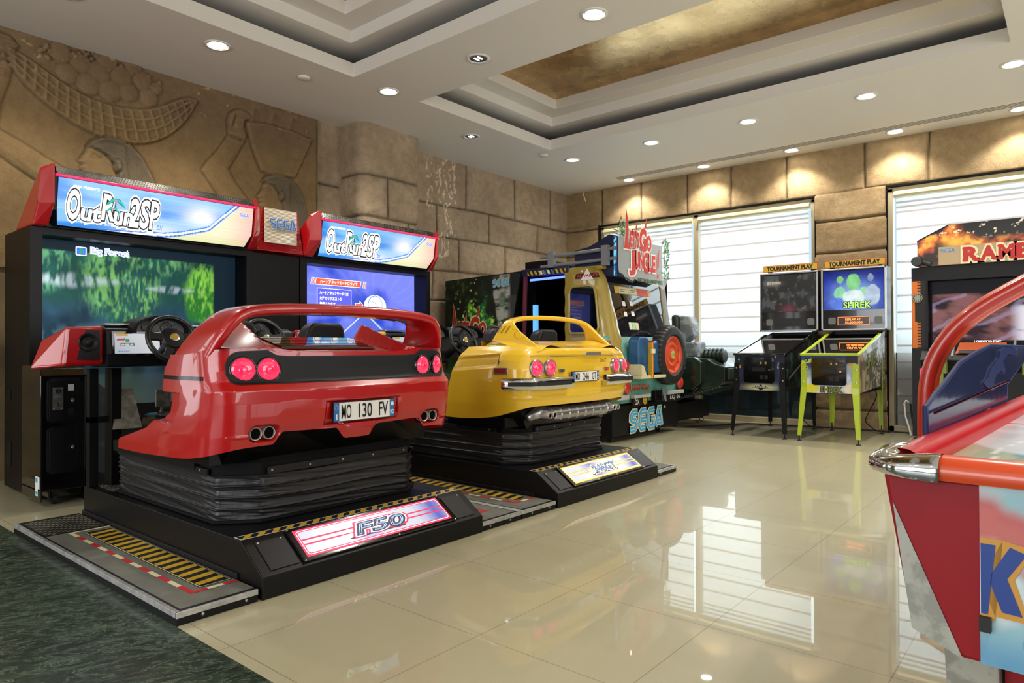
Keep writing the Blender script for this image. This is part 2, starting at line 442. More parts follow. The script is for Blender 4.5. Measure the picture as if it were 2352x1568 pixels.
for x_, y_, l_ in ((3.68,5.63,'small white ceiling disc left of the stone pillar'),(7.24,5.47,'small white ceiling disc near the corner of the gold recess')):
    r = thing('ceiling_sensor', l_, 'sensor', (x_,y_,HC), group='small round ceiling sensors')
    m = MB(); m.lathe([(.055,0),(.055,-.012),(.045,-.02),(.001,-.021)], (x_,y_,HC), (0,0,1), 24); m.build('sensor_cover', DISC, r, smooth=True)
DKV = mat('vent_shadow', '#5a564d', .8)
r = thing('air_vent', 'long slotted white linear air vent in the ceiling beside the window wall', 'air vent', (8.97,2.6,HC))
m = MB(); m.box(8.885,9.075,-.6,5.42,HC-.004,HC+.001,0)
m.build('vent_frame', CEILM, r)
for i in range(4):
    m = MB(); x_ = 8.905+i*.04; m.box(x_,x_+.013,-.55,5.38,HC-.006,HC-.003,0); m.build('slot', DKV, r)

# ---- stone
def stone_mat(name, a, b, dark, pit=.5):
    m = bpy.data.materials.new(name); t = NT(m); o = t.obj()
    at = t.n('ShaderNodeAttribute', attribute_name='art').outputs['Color']
    n = t.noise(o, 2.2, 6, .6); n2 = t.noise(o, 12, 7, .7); n3 = t.noise(o, 70, 5, .7)
    c = t.mix(t.ramp(n, [(.32,0.0),(.68,1.0)]), a, b)
    c = t.mix(t.ramp(n2, [(.42,0.0),(.75,.55)]), c, dark)
    pits = t.ramp(n3, [(.28,1.0),(.37,0.0)])
    c = t.mix(t.math('MULTIPLY', pits, pit), c, '#2c2318')
    c = t.mix(1.0, c, at, 'MULTIPLY')
    h = t.math('SUBTRACT', t.math('ADD', t.math('MULTIPLY', n2, .6), t.math('MULTIPLY', n3, .5)), t.math('MULTIPLY', pits, .5))
    t.bsdf(base=c, rough=.88, spec=.2, normal=t.bump(h, .8, .022))
    return m
STONE = stone_mat('sandstone_blocks', '#bca78c', '#a08b72', '#75634f')
STONEW = stone_mat('golden_sandstone_blocks', '#ab946f', '#967d5c', '#735f46', .25)
RELM = stone_mat('carved_sandstone', '#927c57', '#816e4e', '#6b5a40', .15)
def blocks(rowsz, vx, wob=.02):
    """returns fn(X,Y)->distance to nearest joint given row heights and per-row vertical joints"""
    def fn(X, Z):
        Zw = Z+wob*(fbm(X*1.1,Z*.5,2,3)-.5)*2; Xw = X+wob*.6*(fbm(X*2,Z*3,2,8)-.5)*2
        d = np.full(X.shape, 9.)
        for z in rowsz: d = np.minimum(d, np.abs(Zw-z))
        edges = sorted(rowsz)
        lo = [-1]+edges; hi = edges+[9]
        for k in range(len(lo)):
            inr = (Zw >= lo[k]) & (Zw < hi[k])
            for x in vx[k % len(vx)]: d = np.where(inr, np.minimum(d, np.abs(Xw-x)), d)
        return d
    return fn
def stone_wall(name, P, R, U, w, h, res, x0, z0, fnj, material, dep=.022, mask=None, bulge=.02, streaks=None, rpt=(1,)):
    def rel(X, Y):
        d = fnj(X+x0, Y+z0); g = -dep*np.exp(-(d/.011)**2)-.004*np.exp(-(d/.045)**2)
        return g+bulge*(fbm(X*2.2+3,Y*2.2,4,2)-.5)+.006*(fbm(X*18,Y*18,3,4)-.5)
    def colr(X, Y):
        d = fnj(X+x0, Y+z0); dirt = np.exp(-(d/.010)**2); soft = np.exp(-(d/.03)**2)
        v = (1-.72*dirt)*(1-.18*soft)*(.86+.3*fbm(X*.9,Y*.9,3,11))
        C = np.stack([v,v,v*.98],-1)
        if streaks is not None:
            s_ = streaks(X+x0,Y+z0); C = lerp(C, np.array([2.3,2.45,2.75]), s_)
        return C
    return struct(art(name, P, R, U, w, h, res, colr, material, relief=rel, mask=mask))
# far back wall (behind the jungle cabinet), faces -Y
jf = blocks([.45,.86,1.27,1.70,2.10,2.56,2.99], [[6.5,7.4,8.4],[6.9,8.0,9.0],[6.4,7.5,8.6],[6.8,7.9,8.9],[6.3,7.3,8.5],[6.80,7.80,8.9],[6.38,7.43,8.59],[6.95,8.04,8.95]])
def strk(X, Z):
    n = fbm(X*9+2*fbm(X*3,Z*3,2,5), Z*3.2, 4, 21); b = np.abs(n-.52) < .022
    reg = np.exp(-((X-6.45)/.28)**2)*sstep(Z, 2.05, 2.6)
    return np.clip(b*1.0,0,1)*(reg > .35)*.75
stone_wall('wall_back', (5.6,YW,0), (1,0,0), (0,0,1), 3.9, HC, .014, 5.6, 0, jf, STONE, streaks=strk)
m = MB(); m.box(-5,9.7,YW+.04,YW+.2,0,HC+.05); struct(m.build('wall_back', STONE))
# stone pillar (rounded), between the relief and the back wall : X 4.5..5.72, front Y 6.2
jp = blocks([.5,.95,1.4,1.85,2.25,2.56,3.04], [[4.9],[5.3],[4.9],[5.3],[4.9],[5.5],[5.18],[]])
pw = []  # unrolled path: (x,y) with rounded corners
def pil_path(s_):
    x0, x1, yf, yb, r = 4.80, 5.71, 6.19, 6.66, .12
    L1 = yb-yf-r; arc = PI/2*r; L2 = x1-x0-2*r
    s_ = np.asarray(s_); X = np.zeros_like(s_); Y = np.zeros_like(s_); NX = np.zeros_like(s_); NY = np.zeros_like(s_)
    for i, q in np.ndenumerate(s_):
        if q < L1: X[i], Y[i], NX[i], NY[i] = x0, yb-q, -1, 0
        elif q < L1+arc: a = (q-L1)/r; X[i] = x0+r-r*math.cos(a); Y[i] = yf+r-r*math.sin(a); NX[i] = -math.cos(a); NY[i] = -math.sin(a)
        elif q < L1+arc+L2: X[i], Y[i], NX[i], NY[i] = x0+r+q-L1-arc, yf, 0, -1
        elif q < L1+2*arc+L2: a = (q-L1-arc-L2)/r; X[i] = x1-r+r*math.sin(a); Y[i] = yf+r-r*math.cos(a); NX[i] = math.sin(a); NY[i] = -math.cos(a)
        else: X[i], Y[i], NX[i], NY[i] = x1, yf+r+(q-L1-2*arc-L2), 1, 0
    return X, Y, NX, NY, L1*2+arc*2+L2
def pillar():
    *_, Lt = pil_path(np.zeros(1)); nx = int(Lt/.014); z0 = 1.6; nz = int((HC-z0)/.014)
    s1 = np.linspace(0,Lt,nx); X1,Y1,NX,NY,_ = pil_path(s1)
    S, Z = np.meshgrid(s1, np.linspace(z0,HC,nz)); d = jp(S+4.38, Z)
    r_ = -.02*np.exp(-(d/.012)**2)-.008*np.exp(-(d/.06)**2)+.03*(fbm(S*2.2,Z*2.2,4,2)-.5)+.01*(fbm(S*20,Z*20,3,6)-.5)
    V = np.stack([X1[None]+NX[None]*r_, Y1[None]+NY[None]*r_, Z],-1)
    v = (1-.7*np.exp(-(d/.011)**2))*(1-.2*np.exp(-(d/.05)**2))*(.85+.3*fbm(S,Z,3,11))
    idx = np.arange(nx*nz).reshape(nz,nx); q = np.stack([idx[:-1,:-1], idx[:-1,1:], idx[1:,1:], idx[1:,:-1]],-1).reshape(-1,4)
    me = bpy.data.meshes.new('wall_pillar'); me.from_pydata(V.reshape(-1,3).tolist(), [], q.tolist())
    a = me.color_attributes.new('art','FLOAT_COLOR','POINT'); C = np.stack([v,v,v*.97,np.ones_like(v)],-1); a.data.foreach_set('color', C.reshape(-1).astype(np.float32))
    me.polygons.foreach_set('use_smooth',[True]*len(q)); me.materials.append(STONE); me.update()
    o = bpy.data.objects.new('wall_pillar', me); COL.objects.link(o); struct(o)
pillar()
m = MB(); m.box(4.83,5.68,6.24,6.66,0,1.62); struct(m.build('wall_pillar', STONE, bevel=.1))
# side strip between relief and pillar is the relief wall's stone
js = blocks([.5,1.1,1.7,2.3,2.93], [[]])
stone_wall('wall_strip', (4.45,6.60,1.5), (1,0,0), (0,0,1), .38, HC-1.5, .014, 4.36, 1.5, js, STONE)
# window wall pieces, facing -X : R = -Y direction
jl = blocks([3.02], [[], [5.94,5.22,4.46,3.79,3.01,2.05,1.35,.4,-.5,-1.4,-2.4]])
stone_wall('wall_right', (XW,6.66,3.02), (0,-1,0), (0,0,1), 9.2, HC-3.02, .016, 0, 0, lambda X, Z: jl(6.66-X, Z+3.02+.001), STONEW, bulge=.03)
m = MB(); m.box(XW+.04,XW+.22,-5,6.7,3.03,HC+.05); m.box(XW+.03,XW+.2,5.97,6.7,0,3.03); m.box(XW+.02,XW+.2,1.83,2.62,0,3.03); m.box(XW+.02,XW+.2,-5,-.38,0,3.03)  # last box: unseen wall added to cut the window's reflections
struct(m.build('wall_right', STONEW))
jw = blocks([.25,.72,1.17,1.45,1.85,2.26,2.675,3.05], [[]])
stone_wall('wall_window_pillar', (XW-.02,2.645,0), (0,-1,0), (0,0,1), .84, 3.05, .014, 0, 0, lambda X, Z: np.minimum(jw(X,Z), 9), STONEW, bulge=.03)
stone_wall('wall_corner_pillar', (XW-.03,6.64,0), (0,-1,0), (0,0,1), .66, 3.03, .014, 0, 0, lambda X, Z: jw(X,Z-.3), STONEW, bulge=.03)
m = MB(); m.box(XW-.02,XW+.06,1.80,1.815,0,3.04); m.box(XW-.02,XW+.06,2.635,2.65,0,3.04); m.box(XW-.03,XW+.06,5.97,5.985,0,3.03); m.box(XW-.0,XW+.1,-5,6.6,3.012,3.03)
struct(m.build('wall_right', STONEW))
# rest of the room behind the camera
PAINT = mat('wall_paint_cream', '#a8997c', .8)
m = MB(); m.box(-5.1,-5,-5,6.7,0,HC+.05); struct(m.build('wall_left', PAINT))
m = MB(); m.box(-5,9.6,-5.1,-5,0,HC+.05); struct(m.build('wall_front', PAINT))
# ---- carved relief on the left wall
def resamp(pts, n):
    p = np.array(pts, float); d = np.r_[0, np.cumsum(np.hypot(*np.diff(p,axis=0).T))]; t = np.linspace(0,d[-1],n)
    return np.stack([np.interp(t,d,p[:,0]), np.interp(t,d,p[:,1])],-1)
def smooth_pts(pts, n=40):
    p = resamp(pts, n)
    for _ in range(4): p[1:-1] = (p[:-2]+2*p[1:-1]+p[2:])/4
    return p
RX0 = 1.0
_O = smooth_pts([(1.60,3.33),(1.70,3.20),(1.78,3.13),(1.93,3.03),(2.08,2.955),(2.25,2.905),(2.42,2.89),(2.58,2.91),(2.72,2.965),(2.85,3.06),(2.95,3.17),(3.05,3.32),(3.10,3.43)])
_I = smooth_pts([(1.58,3.46),(1.70,3.43),(1.84,3.35),(1.97,3.28),(2.15,3.215),(2.38,3.19),(2.62,3.23),(2.75,3.29),(2.88,3.38),(2.98,3.45),(3.06,3.48),(3.10,3.46)])
FACE1 = [(2.30,2.86),(2.20,2.83),(2.155,2.80),(2.145,2.755),(2.115,2.70),(2.085,2.655),(2.11,2.635),(2.10,2.605),(2.115,2.585),(2.105,2.56),(2.125,2.53),(2.12,2.50),(2.15,2.44),(2.22,2.41),(2.28,2.42),(2.30,2.2),(2.5,2.2),(2.45,2.86)]
HAIR1 = [(2.15,2.80),(2.19,2.86),(2.27,2.905),(2.38,2.915),(2.50,2.89),(2.60,2.80),(2.68,2.66),(2.75,2.5),(2.8,2.2),(2.40,2.2),(2.39,2.5),(2.385,2.60),(2.36,2.68),(2.30,2.745),(2.22,2.775)]
EAR1 = ell(2.385,2.665,.033,.055,14)
FACE2 = [(3.95,2.84),(3.83,2.80),(3.80,2.755),(3.79,2.71),(3.765,2.67),(3.735,2.63),(3.755,2.61),(3.745,2.585),(3.76,2.57),(3.75,2.545),(3.77,2.52),(3.77,2.48),(3.82,2.44),(3.9,2.44),(3.92,2.2),(4.1,2.2),(4.1,2.84)]
HAIR2 = [(3.79,2.80),(3.83,2.86),(3.93,2.90),(4.05,2.90),(4.17,2.86),(4.25,2.78),(4.31,2.62),(4.34,2.45),(4.36,2.2),(4.03,2.2),(4.02,2.5),(4.01,2.62),(3.97,2.70),(3.92,2.765),(3.85,2.785)]
EAR2 = ell(4.0,2.67,.03,.05,14)
ARM1 = [(1.0,3.02),(1.40,2.85),(1.66,2.735),(1.80,2.66),(2.0,2.56),(2.3,2.3),(2.3,2.05),(1.8,2.42),(1.62,2.53),(1.4,2.67),(1.0,2.85)]
ARM1B = [(1.0,3.0),(1.30,3.0),(1.44,3.25),(1.56,3.36),(1.62,3.33),(1.60,3.20),(1.54,3.0),(1.52,2.8),(1.0,2.8)]
HAND1 = [(1.50,3.40),(1.62,3.42),(1.66,3.50),(1.60,3.56),(1.45,3.58),(1.40,3.48)]
ARM2 = [(3.42,3.20),(3.60,3.17),(3.52,3.02),(3.43,2.86),(3.50,2.74),(3.62,2.60),(3.75,2.46),(3.85,2.2),(3.55,2.2),(3.42,2.45),(3.28,2.62),(3.15,2.79),(3.20,2.88),(3.28,2.98),(3.35,3.08)]
HAND2 = [(3.42,3.20),(3.41,3.33),(3.43,3.42),(3.49,3.47),(3.56,3.495),(3.63,3.48),(3.66,3.43),(3.60,3.38),(3.585,3.30),(3.62,3.24),(3.60,3.17)]
BASK2 = [(3.60,3.38),(3.68,3.12),(3.78,2.90),(3.95,2.88),(4.18,2.905),(4.28,3.12),(4.40,3.38),(4.15,3.41),(3.85,3.42)]
def rel_h(X, Z):
    h = .012*(fbm(X*3,Z*3,4,2)-.5)+.003*(fbm(X*30,Z*30,3,5)-.5); tone = np.zeros_like(X)
    def raise_(poly, amt, w=.03, curve=1.0):
        nonlocal h
        s_ = sd_poly(X,Z,poly); k = np.clip(s_/w,0,1)**.6; hh = amt*k
        gro = -.008*np.exp(-((s_+.006)/.008)**2); h = np.where(s_ > 0, np.maximum(h, hh+h*.5), h+gro); return s_
    # crescent basket
    cres = list(map(tuple,_O))+list(map(tuple,_I[::-1])); s_ = raise_(cres,.022,.012)
    gr = np.full(X.shape, 9.)
    for f_ in (0,.36,.68,1): gr = np.minimum(gr, d_line(X,Z,(_O*(1-f_)+_I*f_)[::3]))
    for i in range(1,20):
        k = int(i*39/20); gr = np.minimum(gr, d_line(X,Z,[tuple(_O[k]),tuple(_I[k])]))
    band = np.exp(-(gr/.010)**2); h = np.where(s_ > -.01, h+.020*band, h)
    for k in (8,9,10,12): pass
    h = h+.02*np.exp(-(d_line(X,Z,[(2.26,2.92),(2.26,2.87)])/.012)**2)+.02*np.exp(-(d_line(X,Z,[(2.48,2.92),(2.5,2.86)])/.012)**2)
    # fruit heaps
    rs = np.random.RandomState(3)
    for (cx,cz,r) in [(2.0,3.38,.09),(2.16,3.34,.1),(2.33,3.33,.1),(2.48,3.36,.09),(2.66,3.36,.085),(2.24,3.46,.10),(2.42,3.48,.10),(2.6,3.5,.09),(2.1,3.50,.09),(1.95,3.54,.09),(2.3,3.58,.09),(2.52,3.6,.08),(2.72,3.46,.06)]:
        q = 1-((X-cx)**2+(Z-cz)**2)/r**2; up = Z > np.interp(X,_I[:,0],_I[:,1])
        h = np.where((q > 0) & up, np.maximum(h, .03*np.sqrt(np.clip(q,0,1))), h)
    for _ in range(90):
        cx = 1.78+rs.rand()*1.0; cz = 3.62-rs.rand()*.12-.12*abs(cx-2.2); r = .018
        q = 1-((X-cx)**2+(Z-cz)**2)/r**2; h = np.where(q > 0, np.maximum(h, .028*np.sqrt(np.clip(q,0,1))), h)
    raise_(ARM1,.03,.06); raise_(ARM1B,.028,.06); raise_(HAND1,.028,.03)
    for i in range(4):
        h = h-.012*np.exp(-(d_line(X,Z,[(1.48,3.44+i*.03),(1.63,3.43+i*.03)])/.006)**2)
    raise_(ARM2,.03,.05); raise_(HAND2,.03,.03)
    for i in range(4): h = h-.010*np.exp(-(d_line(X,Z,[(3.44+i*.012,3.24+i*.045),(3.50,3.40+i*.018),(3.62,3.41+i*.022)])/.005)**2)
    for i in range(5): h = h-.008*np.exp(-(d_line(X,Z,[(3.355+i*.012,3.06+i*.03),(3.535+i*.008,3.02+i*.03)])/.006)**2)
    for i in range(3):
        h = h+.02*np.exp(-(d_line(X,Z,[(3.66+i*.22,3.42),(3.70+i*.22,3.56),(3.80+i*.2,3.58)])/.035)**2)
    s2 = raise_(BASK2,.028,.015); h = np.where(s2 > 0, h+.007*np.sin(Z*2*PI/.028), h)
    for F_, H_, E_, cx in ((FACE1,HAIR1,EAR1,2.2),(FACE2,HAIR2,EAR2,3.84)):
        raise_(F_,.03,.035); sh = raise_(H_,.038,.02)
        x0 = cx+.04; rr = np.hypot(X-x0, (Z-2.52)*.9); ang = np.where(Z > 2.62, rr, np.abs(X-x0)*1.0+.02)
        h = np.where(sh > 0, h+.005*np.sin(ang*2*PI/.022), h); tone = np.where(sh > 0, 1.0, tone)
        raise_(E_,.048,.02); dx = cx-2.2
        h = h-.008*np.exp(-(d_line(X,Z,[(2.165+dx,2.715),(2.20+dx,2.735),(2.25+dx,2.715)])/.005)**2)
        h = h-.007*np.exp(-(d_line(X,Z,[(2.16+dx,2.695),(2.20+dx,2.70),(2.25+dx,2.71)])/.005)**2)
        h = h+.008*np.exp(-(d_line(X,Z,[(2.15+dx,2.755),(2.20+dx,2.765),(2.27+dx,2.745)])/.008)**2)
        h = h-.007*np.exp(-(d_line(X,Z,[(2.105+dx,2.575),(2.15+dx,2.572)])/.005)**2)
    return h, tone
_cache = {}
def rel_eval(X, Y):
    k = X.shape
    if k not in _cache: _cache[k] = rel_h(X+RX0, Y+0.0+1.7)
    return _cache[k]
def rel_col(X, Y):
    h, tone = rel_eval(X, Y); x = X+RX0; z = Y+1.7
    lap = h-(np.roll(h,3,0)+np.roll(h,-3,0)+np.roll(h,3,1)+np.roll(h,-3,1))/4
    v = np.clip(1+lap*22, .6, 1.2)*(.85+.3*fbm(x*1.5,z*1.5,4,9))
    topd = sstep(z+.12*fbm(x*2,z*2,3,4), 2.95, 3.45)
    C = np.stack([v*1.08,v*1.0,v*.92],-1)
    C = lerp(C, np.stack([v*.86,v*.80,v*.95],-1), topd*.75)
    C = lerp(C, np.stack([v*.62,v*.72,v*.95],-1), tone*.85)
    spots = (fbm(x*14,z*14,3,33) > .80)*sstep(z,3.2,3.5)
    return lerp(C, np.array([2.0,2.0,2.0]), spots*.8)
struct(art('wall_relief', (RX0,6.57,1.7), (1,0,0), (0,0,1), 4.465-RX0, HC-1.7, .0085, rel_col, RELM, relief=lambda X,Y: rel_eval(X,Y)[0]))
m = MB(); m.box(RX0,4.455,6.59,6.65,0,1.72); m.box(-5,RX0+.01,6.565,6.65,0,HC); m.box(4.455,4.47,6.56,6.65,0,HC); struct(m.build('wall_relief', mat('plain_sandstone','#7c6a45',.9,bump=(12,.4,.01),var=('#65553a',3,.35,.65))))
# ================================================================ WINDOWS
FRM = mat('window_frame_beige', '#a99c7c', .45)
def glass_mat(name, col='#ffffff', tint=.0, rough=.0, op=.12):
    m = bpy.data.materials.new(name); t = NT(m)
    g = t.n('ShaderNodeBsdfGlossy', {'Color': '#ffffff', 'Roughness': rough}); tr = t.n('ShaderNodeBsdfTransparent', {'Color': col})
    fr = t.n('ShaderNodeFresnel', {'IOR': 1.5}); x = t.n('ShaderNodeMixShader')
    t.t.links.new(t.math('ADD', fr.outputs[0], op-.04, True), x.inputs[0]); t.t.links.new(tr.outputs[0], x.inputs[1]); t.t.links.new(g.outputs[0], x.inputs[2])
    t.t.links.new(x.outputs[0], t.out.inputs[0]); return m
PANE = glass_mat('window_glass', '#dfe8ea', op=.04)
def blind_mat(name, trans, col, tr):
    m = bpy.data.materials.new(name); t = NT(m); o = t.obj(); z = t.n('ShaderNodeSeparateXYZ', {'Vector': o}).outputs[2]
    s = t.math('FRACT', t.math('DIVIDE', z, .0105)); s = t.math('GREATER_THAN', s, .62)
    d = t.n('ShaderNodeBsdfDiffuse', {'Color': col}); tl = t.n('ShaderNodeBsdfTranslucent', {'Color': col}); tp = t.n('ShaderNodeBsdfTransparent', {'Color': '#ffffff'})
    a = t.n('ShaderNodeMixShader', {0: .62}); t.t.links.new(d.outputs[0], a.inputs[1]); t.t.links.new(tl.outputs[0], a.inputs[2])
    b = t.n('ShaderNodeMixShader'); t.t.links.new(t.math('SUBTRACT', tr, t.math('MULTIPLY', s, tr*.35)), b.inputs[0]); t.t.links.new(a.outputs[0], b.inputs[1]); t.t.links.new(tp.outputs[0], b.inputs[2])
    t.t.links.new(b.outputs[0], t.out.inputs[0]); return m
SHEER = blind_mat('sheer_blind_band', .6, '#e9e6e2', .42)
DENSE = blind_mat('dense_blind_band', .3, '#b8a8a0', .12)
XF = 9.50
def window(n, y0, y1, mulls):
    """y0<y1 opening; bottom 0, top 3.0"""
    r = bpy.data.objects.new('window_%d' % n, None); COL.objects.link(r); r.location = (XF,(y0+y1)/2,0); struct(r)
    global ORG; ORG = Vector(r.location)
    m = MB()
    m.box(XF-.05,XF+.07,y0,y0+.055,0,3.0); m.box(XF-.05,XF+.07,y1-.055,y1,0,3.0); m.box(XF-.05,XF+.07,y0,y1,2.96,3.01); m.box(XF-.05,XF+.07,y0,y1,0,.075)
    for y in mulls: m.box(XF-.05,XF+.07,y-.035,y+.035,0,3.0)
    m.build('window_frame', FRM, r, bevel=.004)
    m = MB(); m.box(XF+.03,XF+.036,y0+.04,y1-.04,.07,2.97); m.build('window_pane', PANE, r)
window(1, 2.65, 5.97, (4.325,))
window(2, -.40, 1.80, ())
def blind(y0, y1, zb, label):
    r = thing('window_blind', label, 'window blind', (XF-.02,(y0+y1)/2,2.95), group='striped day-night roller blinds')
    m = MB(); xc = XF-.045
    prof = [(xc+.03,2.965),(xc-.02,2.96),(xc-.05,2.94),(xc-.055,2.91),(xc-.04,2.885),(xc+.0,2.875),(xc+.03,2.875)]
    m.grid([[(x,y,z) for x, z in prof] for y in (y0+.01,y1-.01)][::-1]); m.add([(x,y0+.01,z) for x, z in prof],[tuple(range(7))]); m.add([(x,y1-.01,z) for x, z in prof][::-1],[tuple(range(7))])
    m.build('blind_cassette', mat('cream_aluminium','#d6cba0',.35), r, auto=40)
    m = MB(); z = 2.88; k = 0; x = XF-.035
    while z > zb+.02:
        z2 = max(zb, z-(.205 if k > 2 else .06))
        m.quad((x,y1-.03,z2),(x,y0+.03,z2),(x,y0+.03,z),(x,y1-.03,z),0)
        m.quad((x-.004,y1-.03,z2-.012),(x-.004,y0+.03,z2-.012),(x-.004,y0+.03,z2+.012),(x-.004,y1-.03,z2+.012),1)
        z = z2; k += 1
    m.build('blind_fabric', [SHEER, DENSE], r)
    m = MB(); m.box(x-.012,x+.012,y0+.03,y1-.03,zb-.03,zb,0); m.build('bottom_rail', mat('blind_rail','#a79c86',.4), r)
blind(4.36,5.92,.62,'striped white blind in the corner window behind the jungle cabinet')
blind(2.71,4.29,.62,'tall striped white blind left of the stone window pillar, behind the dark pinball machine')
blind(-.34,1.74,.06,'wide striped white blind reaching the floor behind the right game cabinet')
# low parapet wall outside, seen dark through the lower glass
m = MB(); m.box(9.72,9.86,-5,6.6,-.1,.97,0); m.build('wall_parapet_outside', mat('dark_granite','#2a3033',.5,var=('#4a5354',4,.4,.7)))
bpy.data.objects['wall_parapet_outside']['kind'] = 'structure'
# left lobby glazing frames, and added ones over the back fill light
def lobby(n, horizontal):
    m = MB()
    if horizontal:
        for i in range(7): m.box(0+i*1.16,.07+i*1.16,-4.55,-4.48,0,3.1)
        for z in (.4,1.75,3.05): m.box(0,7.03,-4.55,-4.48,z-.03,z+.03)
    else:
        for i in range(6): m.box(-4.55,-4.48,-.8+i*1.19,-.73+i*1.19,0,3.1)
        for z in (.4,1.75,3.05): m.box(-4.55,-4.48,-.8,5.2,z-.03,z+.03)
    struct(m.build('window_%d' % n, FRM))
lobby(3, True); lobby(4, False)

m = MB()
for i in range(5): m.box(-3.5+i*.9,-3.43+i*.9,6.36,6.42,0,2.95)
for z in (.38,2.1,2.85): m.box(-3.5,.15,6.36,6.42,z-.03,z+.03)
struct(m.build('window_5', FRM))
# ================================================================ shared materials
BLK = mat('black_powder_coat', '#09090b', .42, bump=(220,.08,.001), spec=.28)
BLKG = mat('black_gloss', '#08080a', .12, coat=.6)
DGR = mat('dark_grey_plastic', '#131316', .45, spec=.35)
RUB = mat('black_rubber', '#141416', .6)
SILV = mat('brushed_silver', '#a9abad', .3, metal=.9)
STEEL = mat('scratched_steel', '#8f8d85', .38, metal=.85, var=('#6f6d66',25,.4,.6))
SCREW = mat('screw_metal', '#b9b6ae', .3, metal=1.0)
WHT = mat('white_print', '#e8e6e0', .5)
BLKP = mat('black_print', '#0b0b0c', .5)
BLUEP = mat('blue_print', '#1f6cb4', .45)
LBLUE = mat('light_blue_print', '#3d9fd2', .45)
REDP = mat('red_print', '#c4232c', .45)
YELP = mat('yellow_print', '#c9a11e', .45)
CREAMP = mat('cream_print', '#d9d2a6', .5)
RED = mat('red_car_paint', '#b20d14', .28, coat=.8, coatr=.03, spec=.5)
YEL = mat('yellow_car_paint', '#ecc02a', .3, coat=.8, coatr=.03, spec=.5)
E_WHITE = mat('lit_white', '#ffffff', .4, emit=(1,1,1), es=.95)
E_BLUE = mat('lit_blue', '#2a6fd0', .4, emit=rgb('#1c5fc8'), es=1.0)
E_DARK = mat('lit_dark_print', '#0a1030', .4, emit=rgb('#101a48'), es=.5)
E_RED = mat('lit_red_print', '#b01030', .4, emit=rgb('#b3163a'), es=.9)
ART = attr_mat('printed_art', .35, coat=.3)
ARTM = attr_mat('printed_art_matt', .55)
SCR = attr_mat('lit_screen', .25, es=.72, spec=.08)
SCRB = attr_mat('backlit_print', .2, es=.80)
GLS = glass_mat('screen_glass', '#ffffff', op=.05)

SEGA_P = {
 'S': [[(1,1),(.42,1),(.08,.86),(.02,.68),(.12,.5),(.4,.44),(.78,.44),(.86,.32),(.78,.2),(.0,.2),(.0,.0),(.82,.0),(1.08,.12),(1.14,.34),(1.04,.56)]],
}
def sega_logo(mb, P, R, U, w, h, mo, mf, mi, off=.001, shear=.12, reg=False):
    """four blocky striped letters; mo outline, mf fill, mi inner line (material slots)"""
    Lw = w/4.25; lw = Lw*.86
    L = {'S': [(1,.90),(.38,.90),(.12,.78),(.12,.60),(.38,.52),(.72,.52),(.90,.40),(.90,.24),(.66,.12),(.04,.12)],
         'E': [(1,.90),(.36,.90),(.12,.76),(.12,.26),(.36,.12),(1,.12)],
         'E2': [(.2,.51),(1,.51)],
         'G': [(1,.90),(.36,.90),(.12,.76),(.12,.26),(.36,.12),(.88,.12),(.88,.48),(.52,.48)],
         'A': [(.02,.08),(.42,.92),(.60,.92),(.98,.08)], 'A2': [(.3,.3),(.74,.3)]}
    seq = [(0,('S',)),(1,('E','E2')),(2,('G',)),(3,('A','A2'))]
    tr = lambda pts, k: [((k*1.07*Lw+x*lw)+shear*y*h, y*h) for x, y in pts]
    wd = min(lw*.30, h*.26)
    for lay, (f_, m_) in enumerate(((1.85,mo),(1.26,mf),(.16,mi))):
        for k, names in seq:
            for q, nme in enumerate(names):
                mb.stroke(tr(L[nme],k), wd*f_, P, R, U, off*(1+lay)+q*.0001+k*.00003, m_)
    if reg: mb.text('®', P3(P,R,U,w*1.03,h*.9), R, U, w*.06, h*.13, mi, off=off)
def hazard(mb, P, R, U, w, h, n, slant, my, mbk, off=.0008, border=None):
    """yellow bars on black inside a w x h rectangle"""
    R = Vector(R); U = Vector(U); N = R.cross(U).normalized()
    if border is not None: mb.poly([(-.006,-.006),(w+.006,-.006),(w+.006,h+.006),(-.006,h+.006)], P, R, U, off*.5, border)
    mb.poly([(0,0),(w,0),(w,h),(0,h)], P, R, U, off, mbk)
    st = w/n
    for i in range(-3, n+3):
        a = i*st; pts = [(a,0),(a+st*.5,0),(a+st*.5+slant,h),(a+slant,h)]
        # clip in x
        def clip(pts, x, keep):
            out = []
            for j in range(len(pts)):
                p, q = pts[j], pts[(j+1) % len(pts)]; ip = (p[0] >= x) == keep or p[0] == x; iq = (q[0] >= x) == keep or q[0] == x
                if ip: out.append(p)
                if ip != iq and q[0] != p[0]:
                    t = (x-p[0])/(q[0]-p[0]); out.append((x, p[1]+t*(q[1]-p[1])))
            return out
        pts = clip(pts, .002, True); pts = clip(pts, w-.002, False) if pts else pts
        if len(pts) > 2: mb.poly(pts, P, R, U, off*1.8, my)
def screw(mb, P, A, r=.006, m=0): mb.lathe([(r,0),(r*.9,.003),(.0005,.004)], P, A, 8, m)
